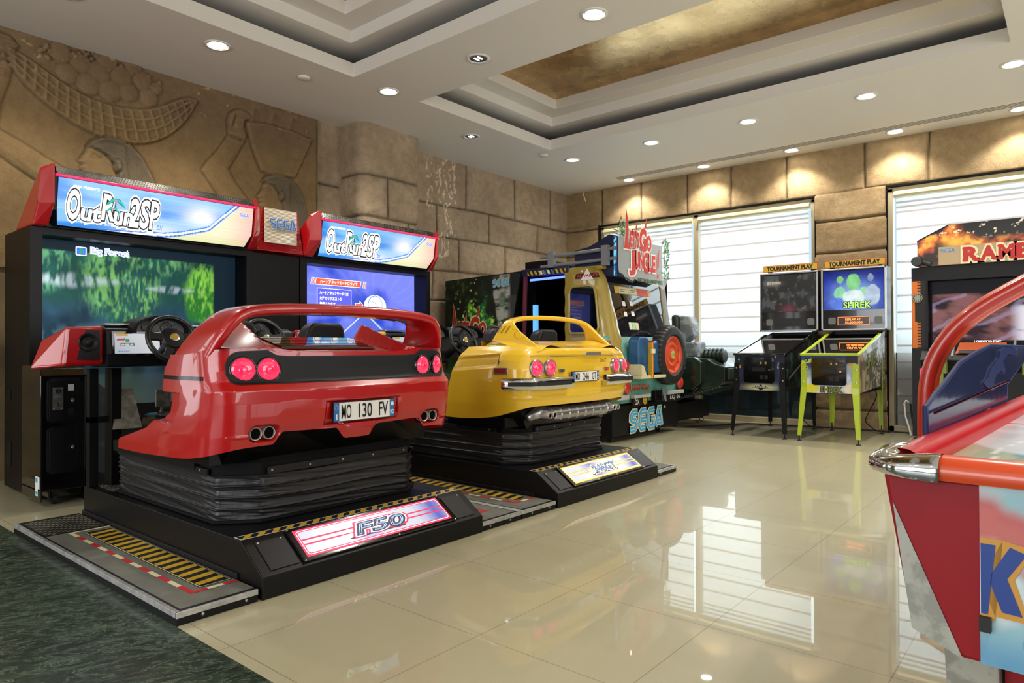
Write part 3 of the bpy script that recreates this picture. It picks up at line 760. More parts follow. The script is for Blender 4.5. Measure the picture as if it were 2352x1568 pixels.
def scr_forest(X, Y):
    u = X/1.45; v = Y/.84
    st = fbm(X*26+3*fbm(X*4,Y*3,2,9), Y*7+4*fbm(X*3,Y*2,2,4), 4, 3); big = fbm(X*4,Y*3.5,4,7)
    C = lerp(np.broadcast_to(npcol('#0b2233'),X.shape+(3,)), npcol('#2c5468'), sstep(big,.3,.7)*.8)
    C = lerp(C, npcol('#164a3c'), sstep(v+.15*(big-.5),.42,.6)*.8)
    fine = fbm(X*70, Y*22+3*fbm(X*9,Y*5,2,2), 3, 13)
    def tree(cx,cy,rx,ry,hi,lo):
        q = ((u-cx)/rx)**2+((v-cy)/ry)**2+.9*(st-.5)+.5*(big-.5)+.5*(fine-.5); k = sstep(-q,-1.05,-.55)
        return k, lerp(np.broadcast_to(npcol(lo),X.shape+(3,)), npcol(hi), sstep(.5*st+.5*fine+.10*(cy-v)/ry*-1,.40,.66))
    for a in ((.06,.8,.12,.3,'#5f9f72','#1c4f48'),(.42,.66,.24,.42,'#6fae5e','#1b4f48'),(.53,.93,.3,.2,'#64a262','#194840'),(.86,.62,.13,.34,'#86c648','#2a7430')):
        k, c = tree(*a); C = C*(1-k[...,None])+c*k[...,None]
    wv = sstep(-np.abs(v-.70)+.05*(big-.5)-.2*np.abs(u-.18),-.09,-.03)*sstep(st,.35,.6); C = lerp(C, npcol('#b9cdd2'), wv*.75)
    wv = sstep(-np.abs(v-.66)-.25*np.abs(u-.68),-.06,-.02)*sstep(st,.35,.6); C = lerp(C, npcol('#b5c6d0'), wv*.7)
    for tx in (.46,.905): C = lerp(C, npcol('#93a49c'), sstep(-np.abs(u-tx),-.014,-.006)*sstep(-v,-.32,-.25)*.8)
    road = sstep(-np.abs(u-.58+.15*(v-.2)),-.03-.2*(.35-v),-.01)*sstep(-v,-.30,-.2); C = lerp(C, npcol('#4d86b4'), np.clip(road,0,1)*.7)
    lo = sstep(-v,-.34,-.2)*sstep(fbm(X*14,Y*10,3,5),.5,.7); C = lerp(C, npcol('#6d93a5'), lo*.45)
    C = C*(.85+.5*sstep(fbm(X*5,Y*5,3,31),.4,.8))[...,None]
    bord = np.minimum(np.minimum(u-.0,.93-u), np.minimum(v-.14,.955-v)); C = lerp(np.broadcast_to(npcol('#12222c'),X.shape+(3,)), C, sstep(bord,-.004,.006))
    return C*1.25
def scr_race(X, Y):
    u = X/1.36; v = Y/.80; big = fbm(X*3,Y*3,4,7)
    C = lerp(np.broadcast_to(npcol('#2a48c8'),X.shape+(3,)), npcol('#7b86f0'), sstep(big+.3*(v-.5),.35,.75))
    ray = sstep(np.sin(np.arctan2(v-.55,u-.72)*26+6*big),.55,.95)*sstep(np.hypot(u-.72,v-.55),.1,.4); C = lerp(C, npcol('#a9b6f8'), ray*.10)
    road = (v < .5) & (np.abs(u-.62) < .05+.9*(.5-v)); C = lerp(C, npcol('#5c74d8'), road*.8)
    for s_ in (-1,1):
        l_ = sstep(-np.abs(u-.62-s_*(.04+.75*(.5-v))),-.012,-.004)*(v < .5); C = lerp(C, npcol('#dfe8ff'), l_*.9)
    car = in_poly(u,v,[(.50,.12),(.52,.22),(.56,.28),(.58,.36),(.68,.36),(.70,.28),(.76,.22),(.77,.12)]); C = lerp(C, npcol('#7d3fa0'), car*.85)
    glass = in_poly(u,v,[(.585,.29),(.60,.35),(.66,.35),(.68,.29)]); C = lerp(C, npcol('#d8a8e8'), glass*.8)
    whl = np.hypot((u-.52)/.03,(v-.13)/.06) < 1; C = lerp(C, npcol('#171d55'), whl*1.0)
    return C*1.25
def marq_art(W, H):
    def fn(X, Y):
        u = X/W; v = Y/H
        C = lerp(np.broadcast_to(npcol('#3c8fe6'),X.shape+(3,)), npcol('#8fc8f8'), sstep(fbm(X*2.2,Y*9,4,4)+.15*u,.35,.7))
        cl = np.exp(-(((u-.70)/.1)**2+((v-.62)/.25)**2))+.7*np.exp(-(((u-.45)/.16)**2+((v-.15)/.2)**2)); C = lerp(C, np.array([1.,1.,1.]), np.clip(cl,0,1))
        # cream lower right corner + road stripes
        diag = v-np.interp(u,[0,.52,.60,.74,.93,1.],[-.2,-.02,.06,.28,1.06,1.3])
        side = diag < 0; C = lerp(C, lerp(np.broadcast_to(npcol('#fff3cf'),X.shape+(3,)), npcol('#f2c0b8'), sstep(u,.8,1.05)), side*1.0)
        C = lerp(C, npcol('#c9dc8e'), side*sstep(-v,-.3,0)*.5)
        for a, b, c in ((.02,.055,'#2f7fe0'),(.055,.12,'#ffffff'),(.12,.15,'#2f7fe0')):
            C = lerp(C, npcol(c), ((diag > a) & (diag < b))*1.0)
        C = C*(1-.06*(np.sin(v*90) > .3))[...,None]
        return C*1.05
    return fn
E_HALO = mat('lit_white_halo', '#ffffff', .4, emit=(1,1,1), es=1.05)
E_GREEN = mat('lit_green_print', '#0fa38a', .4, emit=rgb('#12b095'), es=.8)
E_PINK = mat('lit_pink_print', '#e05090', .4, emit=rgb('#ee6aa0'), es=.8)
E_BLK = mat('lit_black_print', '#0a0a10', .4, emit=rgb('#14161e'), es=.2)
E_CREAM = mat('lit_cream_print', '#f4e9c0', .4, emit=rgb('#e9e3c6'), es=.75)
NEON = mat('red_neon_edge', '#ff2a50', .3, emit=rgb('#ff2050'), es=1.3)
PERF = mat('perforated_steel', '#9c9a90', .25, metal=.8, var=('#55584a',6,.35,.65))
def outrun_logo(mb, P, R, U, w, h):
    """tall condensed title with white glow, black outline and pale fill. slots 0 halo,1 black,2 white/cream,3 green,4 pink,5 blue"""
    parts = [('O',.0,.125,.0,1.0),('ut',.145,.20,.0,.46),('R',.36,.12,.12,.88),('un',.495,.20,.0,.44),('2',.665,.10,.0,1.0),('S',.785,.10,.0,1.0),('P',.90,.10,.0,1.0)]
    for t, x, ww, y, hh in parts:
        for bold, m_, o_ in ((.12,0,.001),(.075,1,.0025),(.030,2,.004)):
            mb.text(t, P3(P,R,U,x*w,y*h), R, U, ww*w, hh*h, m_, bold=bold, shear=.1, off=o_)
    def pl(pts, m_, o_): mb.poly([(x*w,y*h) for x, y in pts], P, R, U, o_, m_)
    for cx, cy, s_ in ((.50,.86,1.0),(.475,.56,.7)):
        for a in (8,48,88,132,172):
            a = math.radians(a); up = [(cx+math.cos(a)*.115*s_*t_, cy+(math.sin(a)*.20*t_-.30*t_*t_*(.5+.5*abs(math.cos(a))))*s_) for t_ in (0,.35,.7,1.0)]
            for k_, m_, o_ in ((1.5,1,.0076),(1.0,3,.0084)):
                th = [.012,.05,.04,.0]; pl([(x_,y_-th[i_]*s_*k_) for i_, (x_, y_) in enumerate(up)]+[(x_,y_+th[i_]*s_*k_*.8) for i_, (x_, y_) in list(enumerate(up))[::-1]], m_, o_)
        pl([(cx-.008,cy-.34*s_),(cx+.008,cy-.34*s_),(cx+.005,cy),(cx-.005,cy)], 1, .007)
        pl(ell(cx,cy-.03,.018*s_,.045*s_,10), 4, .0094)
    mb.text('SEGA PRESENTS', P3(P,R,U,.05*w,1.10*h), R, U, .27*w, .09*h, 0, bold=.03, off=.002)
    mb.text('OUTRUN2 SPECIAL TOURS', P3(P,R,U,.02*w,-.11*h), R, U, .9*w, .05*h, 0, off=.002, shear=.2)
    mb.text('DX', P3(P,R,U,.985*w,-.02*h), R, U, .07*w, .16*h, 5, off=.003, shear=.25, bold=.02)
def racing_cabinet(x0, label, scr_fn, kind):
    r = thing('racing_screen_cabinet', label, 'arcade machine', (x0+.84,5.95,0), group='racing screen cabinets')
    W = 1.68; x1 = x0+W; yf = 5.66; yb = 6.26 if kind == 'forest' else 6.15
    m = MB()
    ox0, ox1, oz0, oz1 = x0+.075, x1-.06, .985, 1.865
    m.box(x0,x1,5.92,yb,.02,1.915); m.box(x0,ox0,yf,5.92,.02,1.915); m.box(ox1,x1,yf,5.92,.02,1.915)
    m.box(ox0,ox1,yf,5.92,.02,oz0); m.box(ox0,ox1,yf,5.92,oz1,1.915)
    m.build('housing', BLK, r)
    m = MB()
    for z in (.3,.75,1.2,1.7): screw(m, (x0,5.72,z), (-1,0,0), .005); screw(m, (x0,6.2,z), (-1,0,0), .005)
    for y in (5.78,6.13): m.box(x0-.004,x0,y-.03,y+.03,.66,.74)
    m.box(x0-.004,x0,6.08,6.2,.18,.36); m.parts('side_fitting', DGR, r)
    sw, sh = ox1-ox0, oz1-oz0
    pn = art('screen', (ox0,5.86,oz0), (1,0,0), (0,0,1), sw, sh, .0065, scr_fn, SCR, r)
    t = MB()
    if kind == 'forest':
        P0 = (ox0+.27,5.86,oz0+.775)
        t.poly(rrect(0,.075,0,.068,.008), P0, (1,0,0), (0,0,1), .004, 0); t.poly(rrect(.007,.068,.007,.061,.006), P0, (1,0,0), (0,0,1), .005, 1)
        for k_ in range(3): t.poly([(.038-.012-.004*k_,.045-.012*k_),(.038+.012+.004*k_,.045-.012*k_),(.038,.058-.012*k_)], P0, (1,0,0),(0,0,1), .006, 2)
        for b_, m_, o_ in ((.10,0,.004),(.05,1,.005),(.0,0,.006)): t.text('Big Forest', (ox0+.375,5.86,oz0+.785), (1,0,0),(0,0,1), .27, .06, m_, bold=b_, off=o_)
    else:
        A = ((1,0,0),(0,0,1))
        P0 = (ox0+.22,5.86,oz0+.70)
        t.poly([(0,0),(.56,0),(.575,.07),(.015,.07)], P0, *A, .003, 0); t.poly([(.008,.006),(.556,.006),(.568,.064),(.018,.064)], P0, *A, .004, 3)
        for q in (-.05,-.025,.59,.615): t.poly([(q,0),(q+.016,0),(q+.028,.07),(q+.012,.07)], P0, *A, .003, 0); t.poly([(q+.003,.004),(q+.013,.004),(q+.025,.066),(q+.015,.066)], P0, *A, .004, 3)
        t.text('ハートアタックモードについて', P3(P0,*A,.06,.018), *A, .46, .036, 0, bold=.02, off=.006)
        P1 = (ox0+.245,5.86,oz0+.43)
        t.poly([(0,0),(.42,0),(.42,.24),(0,.24)], P1, *A, .003, 0); t.poly([(.005,.005),(.415,.005),(.415,.235),(.005,.235)], P1, *A, .004, 4)
        for q in range(9): t.poly([(.006,.02+q*.024),(.414,.02+q*.024),(.414,.022+q*.024),(.006,.022+q*.024)], P1, *A, .0045, 1)
        for q, s_ in enumerate(('ハートアタックモードでは','女性のリクエストが','表示されます。')): t.text(s_, P3(P1,*A,.03,.175-q*.055), *A, (.35,.27,.2)[q], .035, 0, bold=.03, off=.006)
        P2 = (ox0+.98,5.86,oz0+.52)
        t.poly(ell(0,0,.15,.115,32), P2, *A, .003, 0); t.poly(ell(0,.01,.1,.1,32), P2, *A, .004, 1); t.poly(ell(0,.01,.092,.092,32), P2, *A, .005, 0)
        t.stroke([(-.06,.05),(-.01,.03),(.03,.0),(.06,-.04)], .006, P2, *A, .006, 1)
        t.text('ドリフトしろ', P3(P2,*A,-.085,-.11), *A, .17, .035, 1, bold=.02, off=.006)
        t.poly([(-.27,-.02),(-.21,-.02),(-.21,-.045),(-.16,0),(-.21,.045),(-.21,.02),(-.27,.02)], P2, *A, .004, 0); t.poly([(-.262,-.012),(-.203,-.012),(-.203,-.03),(-.17,0),(-.203,.03),(-.203,.012),(-.262,.012)], P2, *A, .005, 3)
    t.build('screen_caption', [E_WHITE, E_BLUE, mat('lit_leaf_green','#1f8f3a',.4,emit=rgb('#2a9a3c'),es=.8), mat('lit_orange_red','#e0402a',.4,emit=rgb('#e8563a'),es=1.0), mat('lit_violet','#4a4ad8',.4,emit=rgb('#5a58e0'),es=.9)], pn)
    # marquee
    mx0, mx1 = x0+.115, x0+1.575; W2 = mx1-mx0
    ys = [5.465,5.50,5.58]; zs = [2.25,2.03,1.93]
    m = MB(); m.add([(mx0-.03,5.47,2.26),(mx1+.03,5.47,2.26),(mx1+.03,5.505,2.025),(mx1-.0,5.59,1.92),(mx0-.0,5.59,1.92),(mx0-.03,5.505,2.025)],[(0,5,2,1),(5,4,3,2)])
    m.box(x0+.08,x1-.08,5.60,5.9,1.915,1.94); m.add([(x0+.06,5.50,2.33),(x1-.06,5.50,2.33),(x1-.06,5.98,1.93),(x0+.06,5.98,1.93)],[(0,1,2,3)])
    m.build('marquee_case', BLK, r)
    L1 = math.hypot(ys[1]-ys[0], zs[0]-zs[1]); L2 = math.hypot(ys[2]-ys[1], zs[1]-zs[2]); HH = L1+L2
    af = marq_art(W2, HH)
    rows = []; cols = []
    nx, ny = 200, 48
    X, Y = np.meshgrid(np.linspace(0,W2,nx), np.linspace(0,HH,ny)); C = af(X,Y)
    yy = np.interp(Y,[0,L2,HH],[ys[2],ys[1],ys[0]]); zz = np.interp(Y,[0,L2,HH],[zs[2],zs[1],zs[0]])
    ins = np.interp(Y,[0,L2],[.025,0]); XX = mx0+ins+X*(W2-2*ins)/W2
    V = np.stack([XX-ORG.x, yy-ORG.y-.004, zz-ORG.z],-1).reshape(-1,3); idx = np.arange(nx*ny).reshape(ny,nx)
    q = np.stack([idx[:-1,:-1], idx[:-1,1:], idx[1:,1:], idx[1:,:-1]],-1).reshape(-1,4)
    me = bpy.data.meshes.new('marquee_panel'); me.from_pydata(V.tolist(), [], q.tolist())
    a_ = me.color_attributes.new('art','FLOAT_COLOR','POINT'); a_.data.foreach_set('color', np.concatenate([C,np.ones(C.shape[:2]+(1,))],-1).reshape(-1).astype(np.float32))
    me.materials.append(SCRB); mp = bpy.data.objects.new('marquee_panel', me); COL.objects.link(mp); mp.parent = r
    t = MB(); Um = Vector((0,ys[0]-ys[1],zs[0]-zs[1])).normalized(); Rm = Vector((1,0,0))
    Pm = Vector((mx0+.11,ys[1]-.006,zs[1]-.0))
    outrun_logo(t, Vector((mx0+.06,ys[1]-.010,zs[1]))-Um*.055, Rm, Um, .62, .20)
    t.build('marquee_title', [E_HALO, E_BLK, mat('lit_offwhite_print','#ffffff',.4,emit=rgb('#f3f1ea'),es=.8), E_GREEN, E_PINK, E_BLUE], mp)
    t = MB(); sega_logo(t, Pm+Rm*(W2-.11-.125)+Um*.14, Rm, Um, .085, .03, 0, 1, 0, off=.0012, shear=.0); t.build('maker_logo', [E_CREAM, E_BLUE], mp)
    m = MB(); m.tube([(mx0-.02,5.455,2.262),(mx1+.04,5.455,2.262)], .009, 8); m.build('neon_tube', NEON, r, smooth=True)
    m = MB(); Pp = Vector((mx0-.01,5.462,2.275)); Up = Vector((0,.035,.055)).normalized(); LL = .062
    m.quad(Pp,(mx1+.03,Pp.y,Pp.z),Vector((mx1+.03,Pp.y,Pp.z))+Up*LL,Pp+Up*LL,0)
    nn = 74
    for i in range(nn):
        for j in range(3):
            xx = (i+.5+(.5 if j % 2 else 0))*(W2+.03)/nn; m.poly(ell(xx, .011+j*.02, .0058,.0068,8), Pp, (1,0,0), Up, .0006, 1)
    m.build('perforated_grille', [PERF, BLKP], r)
    for s_ in (0,1):
        xa = x0-.005 if s_ == 0 else x1-.04; sg = 1 if s_ == 0 else -1
        xo = x0+.02 if s_ == 0 else x1-.03; xi = x0+.085 if s_ == 0 else x1-.095
        prof = [(6.02,1.92),(5.47,2.345),(5.425,2.335),(5.42,2.06),(5.56,1.915)]
        outer = [(x0-.0 if s_ == 0 else x1, 6.02,1.92),(xo,5.53,2.31),(xo-.0,5.50,2.28),(x0+.005 if s_ == 0 else x1-.012,5.52,2.06),(x0-.0 if s_ == 0 else x1-.01,5.60,1.92)]
        inner = [(xi,y,z) for y, z in prof]
        mm = MB(); mm.add(outer+inner, [tuple(range(5)) if s_ == 0 else tuple(range(5))[::-1], tuple(range(5,10))[::-1] if s_ == 0 else tuple(range(5,10))]+[((i+1)%5,i,i+5,(i+1)%5+5) if s_ == 0 else (i,(i+1)%5,(i+1)%5+5,i+5) for i in range(5)])
        mm.build('marquee_side_cap', RED, r, bevel=.014, bseg=3)
    return r
racing_cabinet(1.50, 'black racing screen cabinet at far left, its screen showing a blurred green forest', scr_forest, 'forest')
racing_cabinet(3.66, 'black racing screen cabinet with a blue road screen, behind the red car', scr_race, 'race')
# link panel with the maker's light box between the two
r = thing('cabinet_link_panel', 'black panel joining the two racing screens, topped by a ribbed red and white logo box', 'arcade panel', (3.42,5.95,0))
m = MB(); m.box(3.185,3.655,5.665,5.75,.02,1.91); m.build('panel', BLK, r, bevel=.004)
RIBR = mat('ribbed_red_plastic', '#a81a1e', .35); RIBW = mat('ribbed_cream_plastic', '#cdc4ae', .4)
m = MB(); P0, P1, P2, P3_ = Vector((3.17,5.60,1.925)), Vector((3.70,5.60,1.92)), Vector((3.70,5.72,2.34)), Vector((3.32,5.72,2.34))
def rib(m, a, b, c, d, n, mt, dpt=.004):
    rows = []
    for i in range(n+1):
        for e in (0,1):
            f_ = (i+.5*e)/n if i < n else 1; l = Vector(a).lerp(Vector(d), min(f_,1)); q = Vector(b).lerp(Vector(c), min(f_,1)); o_ = Vector((0,-dpt if e else 0,0)); rows.append([l+o_, q+o_])
    m.grid(rows, mt)
rib(m, (3.185,5.605,1.925), (3.655,5.605,1.925), (3.65,5.70,2.34), (3.30,5.70,2.34), 34, 0)
rib(m, (3.25,5.592,2.0), (3.58,5.592,2.0), (3.64,5.688,2.335), (3.305,5.688,2.335), 27, 1)
m.add([(3.185,5.605,1.925),(3.30,5.70,2.34),(3.65,5.70,2.34),(3.655,5.605,1.925),(3.2,5.95,1.925),(3.65,5.95,1.925),(3.33,5.78,2.34),(3.64,5.78,2.34)], [(0,1,6,4),(3,5,7,2),(1,2,7,6),(4,6,7,5)], 0)
lb = m.build('logo_box', [RIBR, RIBW], r)
t = MB(); sega_logo(t, (3.335,5.625,2.135), (1,0,0), (0,.22,.97), .27, .105, 0, 1, 0, off=.006, shear=.0); t.build('maker_logo', [WHT, BLUEP], lb)
# ================================================================ CAR PODS
CHECK = None
def check_mat():
    m = bpy.data.materials.new('checker_plate'); t = NT(m); o = t.obj()
    s = t.n('ShaderNodeSeparateXYZ', {'Vector': t.mapv(o, (1,1,1), rot=(0,0,PI/4))})
    a = t.math('ABSOLUTE', t.math('SINE', t.math('MULTIPLY', s.outputs[0], 130))); b = t.math('ABSOLUTE', t.math('SINE', t.math('MULTIPLY', s.outputs[1], 60)))
    k = t.math('GREATER_THAN', t.math('MULTIPLY', a, b), .55)
    t.bsdf(base=t.mix(k, '#3d3c34', '#8d8a7c'), rough=.42, metal=.6, normal=t.bump(k, .5, .002)); return m
CHECK = check_mat()
MATG = mat('grey_rubber_mat', '#6b6c61', .7, bump=(300,.2,.001), var=('#5c5b53',7,.35,.65))
EDGE = mat('aluminium_edge', '#c9cbc9', .35, metal=.6, var=('#a2a4a3',18,.4,.65))
def side_step(x0, x1, side, label, full=True):
    """side=-1: step left of its car base"""
    r = thing('side_step', label, 'platform step', ((x0+x1)/2,3.6,0), group='low steps beside the car platforms')
    y0, y1, h = 2.62, 4.67, .052
    m = MB(); m.box(x0,x1,y0,y1,0,h-.018); m.build('step_frame', BLK, r)
    xe = x0 if side < 0 else x1; s = 1 if side < 0 else -1
    def X(d): return xe+s*d
    def bx(m, a, b, c, d, z0, z1, mt=0): m.box(min(X(a),X(b)),max(X(a),X(b)),c,d,z0,z1,mt)
    W = x1-x0
    m = MB(); bx(m,.0,W,y0,y1,h-.018,h-.001); m.build('step_border', DGR, r, bevel=.002)
    m = MB(); bx(m,.028,W,y0+.03,4.21,h-.002,h); m.build('rubber_mat', MATG, r)
    m = MB(); bx(m,.035,W-.01,4.24,4.62,h-.002,h+.001); m.build('checker_plate', CHECK, r)
    m = MB(); bx(m,-.003,.016,y0-.003,y1,h-.022,h+.001); bx(m,-.003,W,y0-.006,y0+.006,h-.022,h+.001); m.build('metal_edge', EDGE, r, bevel=.002)
    m = MB(); A = ((1,0,0),(0,1,0))
    # hazard rectangle, bars across
    ha, hb = .195, .315
    xa, xb = min(X(ha),X(hb)), max(X(ha),X(hb))
    m.poly([(xa-.012,2.82),(xb+.008,2.82),(xb+.008,4.15),(xa-.012,4.15)], (0,0,h), *A, .0006, 0)
    m.poly([(xa-.008,2.826),(xb+.004,2.826),(xb+.004,4.144),(xa-.008,4.144)], (0,0,h), *A, .0009, 1); m.poly([(xa-.004,2.83),(xb+.001,2.83),(xb+.001,4.14),(xa-.004,4.14)], (0,0,h), *A, .0012, 0)
    n = 16
    for i in range(n):
        y = 2.85+i*1.28/n; m.poly([(xa,y),(xb,y-.0+.02),(xb,y+.04+.02),(xa,y+.04)], (0,0,h), *A, .0015, 2)
    # red and cream dashes
    xl = X(.125); w_ = .022*s; n = 14
    for i in range(n):
        y = 2.80+i*(4.18-2.80)/n; c = 3 if i % 2 == 0 else 1
        m.poly([(xl,y),(xl+w_,y),(xl+w_,y+.099),(xl,y+.099)][::(1 if s > 0 else -1)], (0,0,h), *A, .0012, c)
    for i, (a, b) in enumerate(((.125,.2),(.2,.27),(.27,.33))):
        za = 2.80-.00+(-.0)*i; m.poly([(X(a),2.775),(X(b),2.775),(X(b),2.80),(X(a),2.80)][::(1 if s > 0 else -1)], (0,0,h), *A, .0012, 3 if i != 1 else 1)
        m.poly([(X(a),4.18),(X(b),4.18),(X(b),4.2),(X(a),4.2)][::(1 if s > 0 else -1)], (0,0,h), *A, .0012, 1 if i != 1 else 1)
    m.build('floor_markings', [BLKP, CREAMP, YELP, REDP], r)
    m = MB()
    for q in (.1,.28): screw(m, (X(q),y0-.0,.02), (0,-1,0), .007)
    m.parts('bolt', SCREW, r)
    return r
side_step(1.165,1.495,-1,'dark low step at far left of the red car platform, beside the green marble floor')
side_step(2.878,3.226,1,'narrow dark low step along the right side of the red car platform')
side_step(3.236,3.582,-1,'dark low step with yellow striped patch along the left side of the yellow car platform')
side_step(4.985,5.31,1,'short visible end of a grey step at the right of the yellow car platform')

BEL = mat('black_vinyl', '#1b1b1e', .42, bump=(9,.25,.02), spec=.6)
# generic shell --------------------------------------------------
def catmull(P, t):
    """P: (k,n,3) control points along axis 0; t in 0..k-1"""
    k = P.shape[0]; i = np.clip(np.floor(t).astype(int), 0, k-2); f = (t-i)[:,None,None]
    g = lambda j: P[np.clip(j,0,k-1)]
    p0, p1, p2, p3 = g(i-1), g(i), g(i+1), g(i+2)
    return .5*((2*p1)+(-p0+p2)*f+(2*p0-5*p1+4*p2-p3)*f**2+(-p0+3*p1-3*p2+p3)*f**3)
def shell_grid(cols, nrow, per, cx):
    """cols: list (front-left .. centre) of dict(zb, zt, z=[..], dx=[..], y=[..]) ; returns array rows x cols x 3 world, s index"""
    tr = np.linspace(0,1,nrow); pts = []
    for c in cols:
        z = c['zb']+tr*(c['zt']-c['zb']); pts.append(np.stack([-np.interp(z,c['z'],c['dx']), np.interp(z,c['z'],c['y']), z],-1))
    L = np.array(pts); Rr = L[::-1].copy(); Rr[...,0] *= -1
    A = np.concatenate([L, Rr[1:]],0); k = A.shape[0]
    t = np.linspace(0,k-1,(k-1)*per+1); G = catmull(A, t)  # (s, row, 3)
    # smooth vertically a little
    for _ in range(2): G[:,1:-1] = (G[:,:-2]+2*G[:,1:-1]+G[:,2:])/4
    G[...,0] += cx
    return np.transpose(G,(1,0,2)), t
def grid_mb(mb, G, m=0, mfn=None, flip=False):
    r = [list(map(tuple, row)) for row in G]; mb.grid(r[::-1] if flip else r, m, mfn=mfn)
def bvh_of(*mbs):
    v = []; f = []
    for mb in mbs: b = len(v); v += mb.v; f += [tuple(b+i for i in q) for q in mb.f]
    return BVHTree.FromPolygons(v, f)
def conform(mb, bvh, d=(0,1,0), off=.0015, back=.6):
    d = Vector(d).normalized(); out = []
    for v in mb.v:
        h = bvh.ray_cast(Vector(v)-d*back, d, back*3)
        if h[0] is None: out.append(v); continue
        # keep relative layering: the original offset along -d is preserved through v's own displacement store
        out.append(tuple(h[0]-d*(off+mb.lay.get(tuple(v),0) if hasattr(mb,'lay') else off)))
    mb.v = out
def plate(r_parent, P, w, h, txt, tilt=0.0, pn='licence_plate'):
    """Italian style number plate facing -Y"""
    R = Vector((1,0,0)); U = Vector((0,-math.sin(tilt),math.cos(tilt))); P = Vector(P)-R*w/2-U*h/2
    N = R.cross(U)
    m = MB(); a = [P, P+R*w, P+R*w+U*h, P+U*h]; m.prism([x+N*.006 for x in a], -N*.012, 0)
    i = .004; m.poly([(i,i),(w-i,i),(w-i,h-i),(i,h-i)], P, R, U, .0068, 1)
    m.poly([(i,i),(w*.088,i),(w*.088,h-i),(i,h-i)], P, R, U, .0075, 2); m.poly([(w*.915,i),(w-i,i),(w-i,h-i),(w*.915,h-i)], P, R, U, .0075, 2)
    for k in range(12): m.poly(ell(w*.048+math.cos(k*PI/6)*h*.11, h*.72+math.sin(k*PI/6)*h*.11, h*.02, h*.02, 5), P, R, U, .0082, 3)
    m.text('I', P+R*w*.04+U*h*.12, R, U, w*.014, h*.26, 1, bold=.03, off=.0082)
    m.poly(ell(w*.957,h*.72,h*.11,h*.11,14), P, R, U, .0082, 1); m.text('MO', P+R*w*.925+U*h*.18, R, U, w*.06, h*.22, 1, bold=.03, off=.0082)
    x = .115*w
    grp = txt.split(' '); ws = [.15,.215,.15]; xs = [.125,.395,.73]
    for g, ww, xx in zip(grp, ws, xs): m.text(g, P+R*xx*w+U*h*.15, R, U, ww*w, h*.70, 0, bold=.012, off=.0082)
    return m.build(pn, [BLKP, WHT, BLUEP, YELP], r_parent)
LAMPM = None
def lamp_mat():
    m = bpy.data.materials.new('lit_red_lens'); t = NT(m); o = t.obj()
    v = t.n('ShaderNodeTexVoronoi', {'Vector': o, 'Scale': 260}).outputs['Distance']
    n = t.noise(o, 60, 3, .6)
    f = t.math('ADD', t.math('MULTIPLY', v, .9), t.math('MULTIPLY', n, .5))
    c = t.ramp(f, [(.35,'#c00a30'),(.75,'#ff3560')])
    t.bsdf(base='#a01030', rough=.12, coat=1.0, emit=c, es=.85); return m
LAMPM = lamp_mat()
LAMPC = mat('lit_lens_centre', '#ff2050', .15, coat=1.0, emit=rgb('#ff1040'), es=.8)
def taillight(parent, C, rad, A, rimmat, rimr, name='tail_light'):
    m = MB(); A = Vector(A).normalized(); C = Vector(C)
    m.lathe([(rad*rimr,-.02),(rad*rimr,.006),(rad*1.02,.010),(rad*1.0,.002)], C, A, 36, 0)
    m.lathe([(rad,.0),(rad*.9,.008),(rad*.6,.014),(rad*.35,.016)], C, A, 36, 1); m.lathe([(rad*.36,.016),(rad*.3,.019),(rad*.12,.020),(.0005,.020)], C, A, 36, 2)
    m.lathe([(rad*.385,.0155),(rad*.37,.0175),(rad*.355,.0162)], C, A, 36, 2)
    return m.build(name, [rimmat, LAMPM, LAMPC], parent, smooth=True)
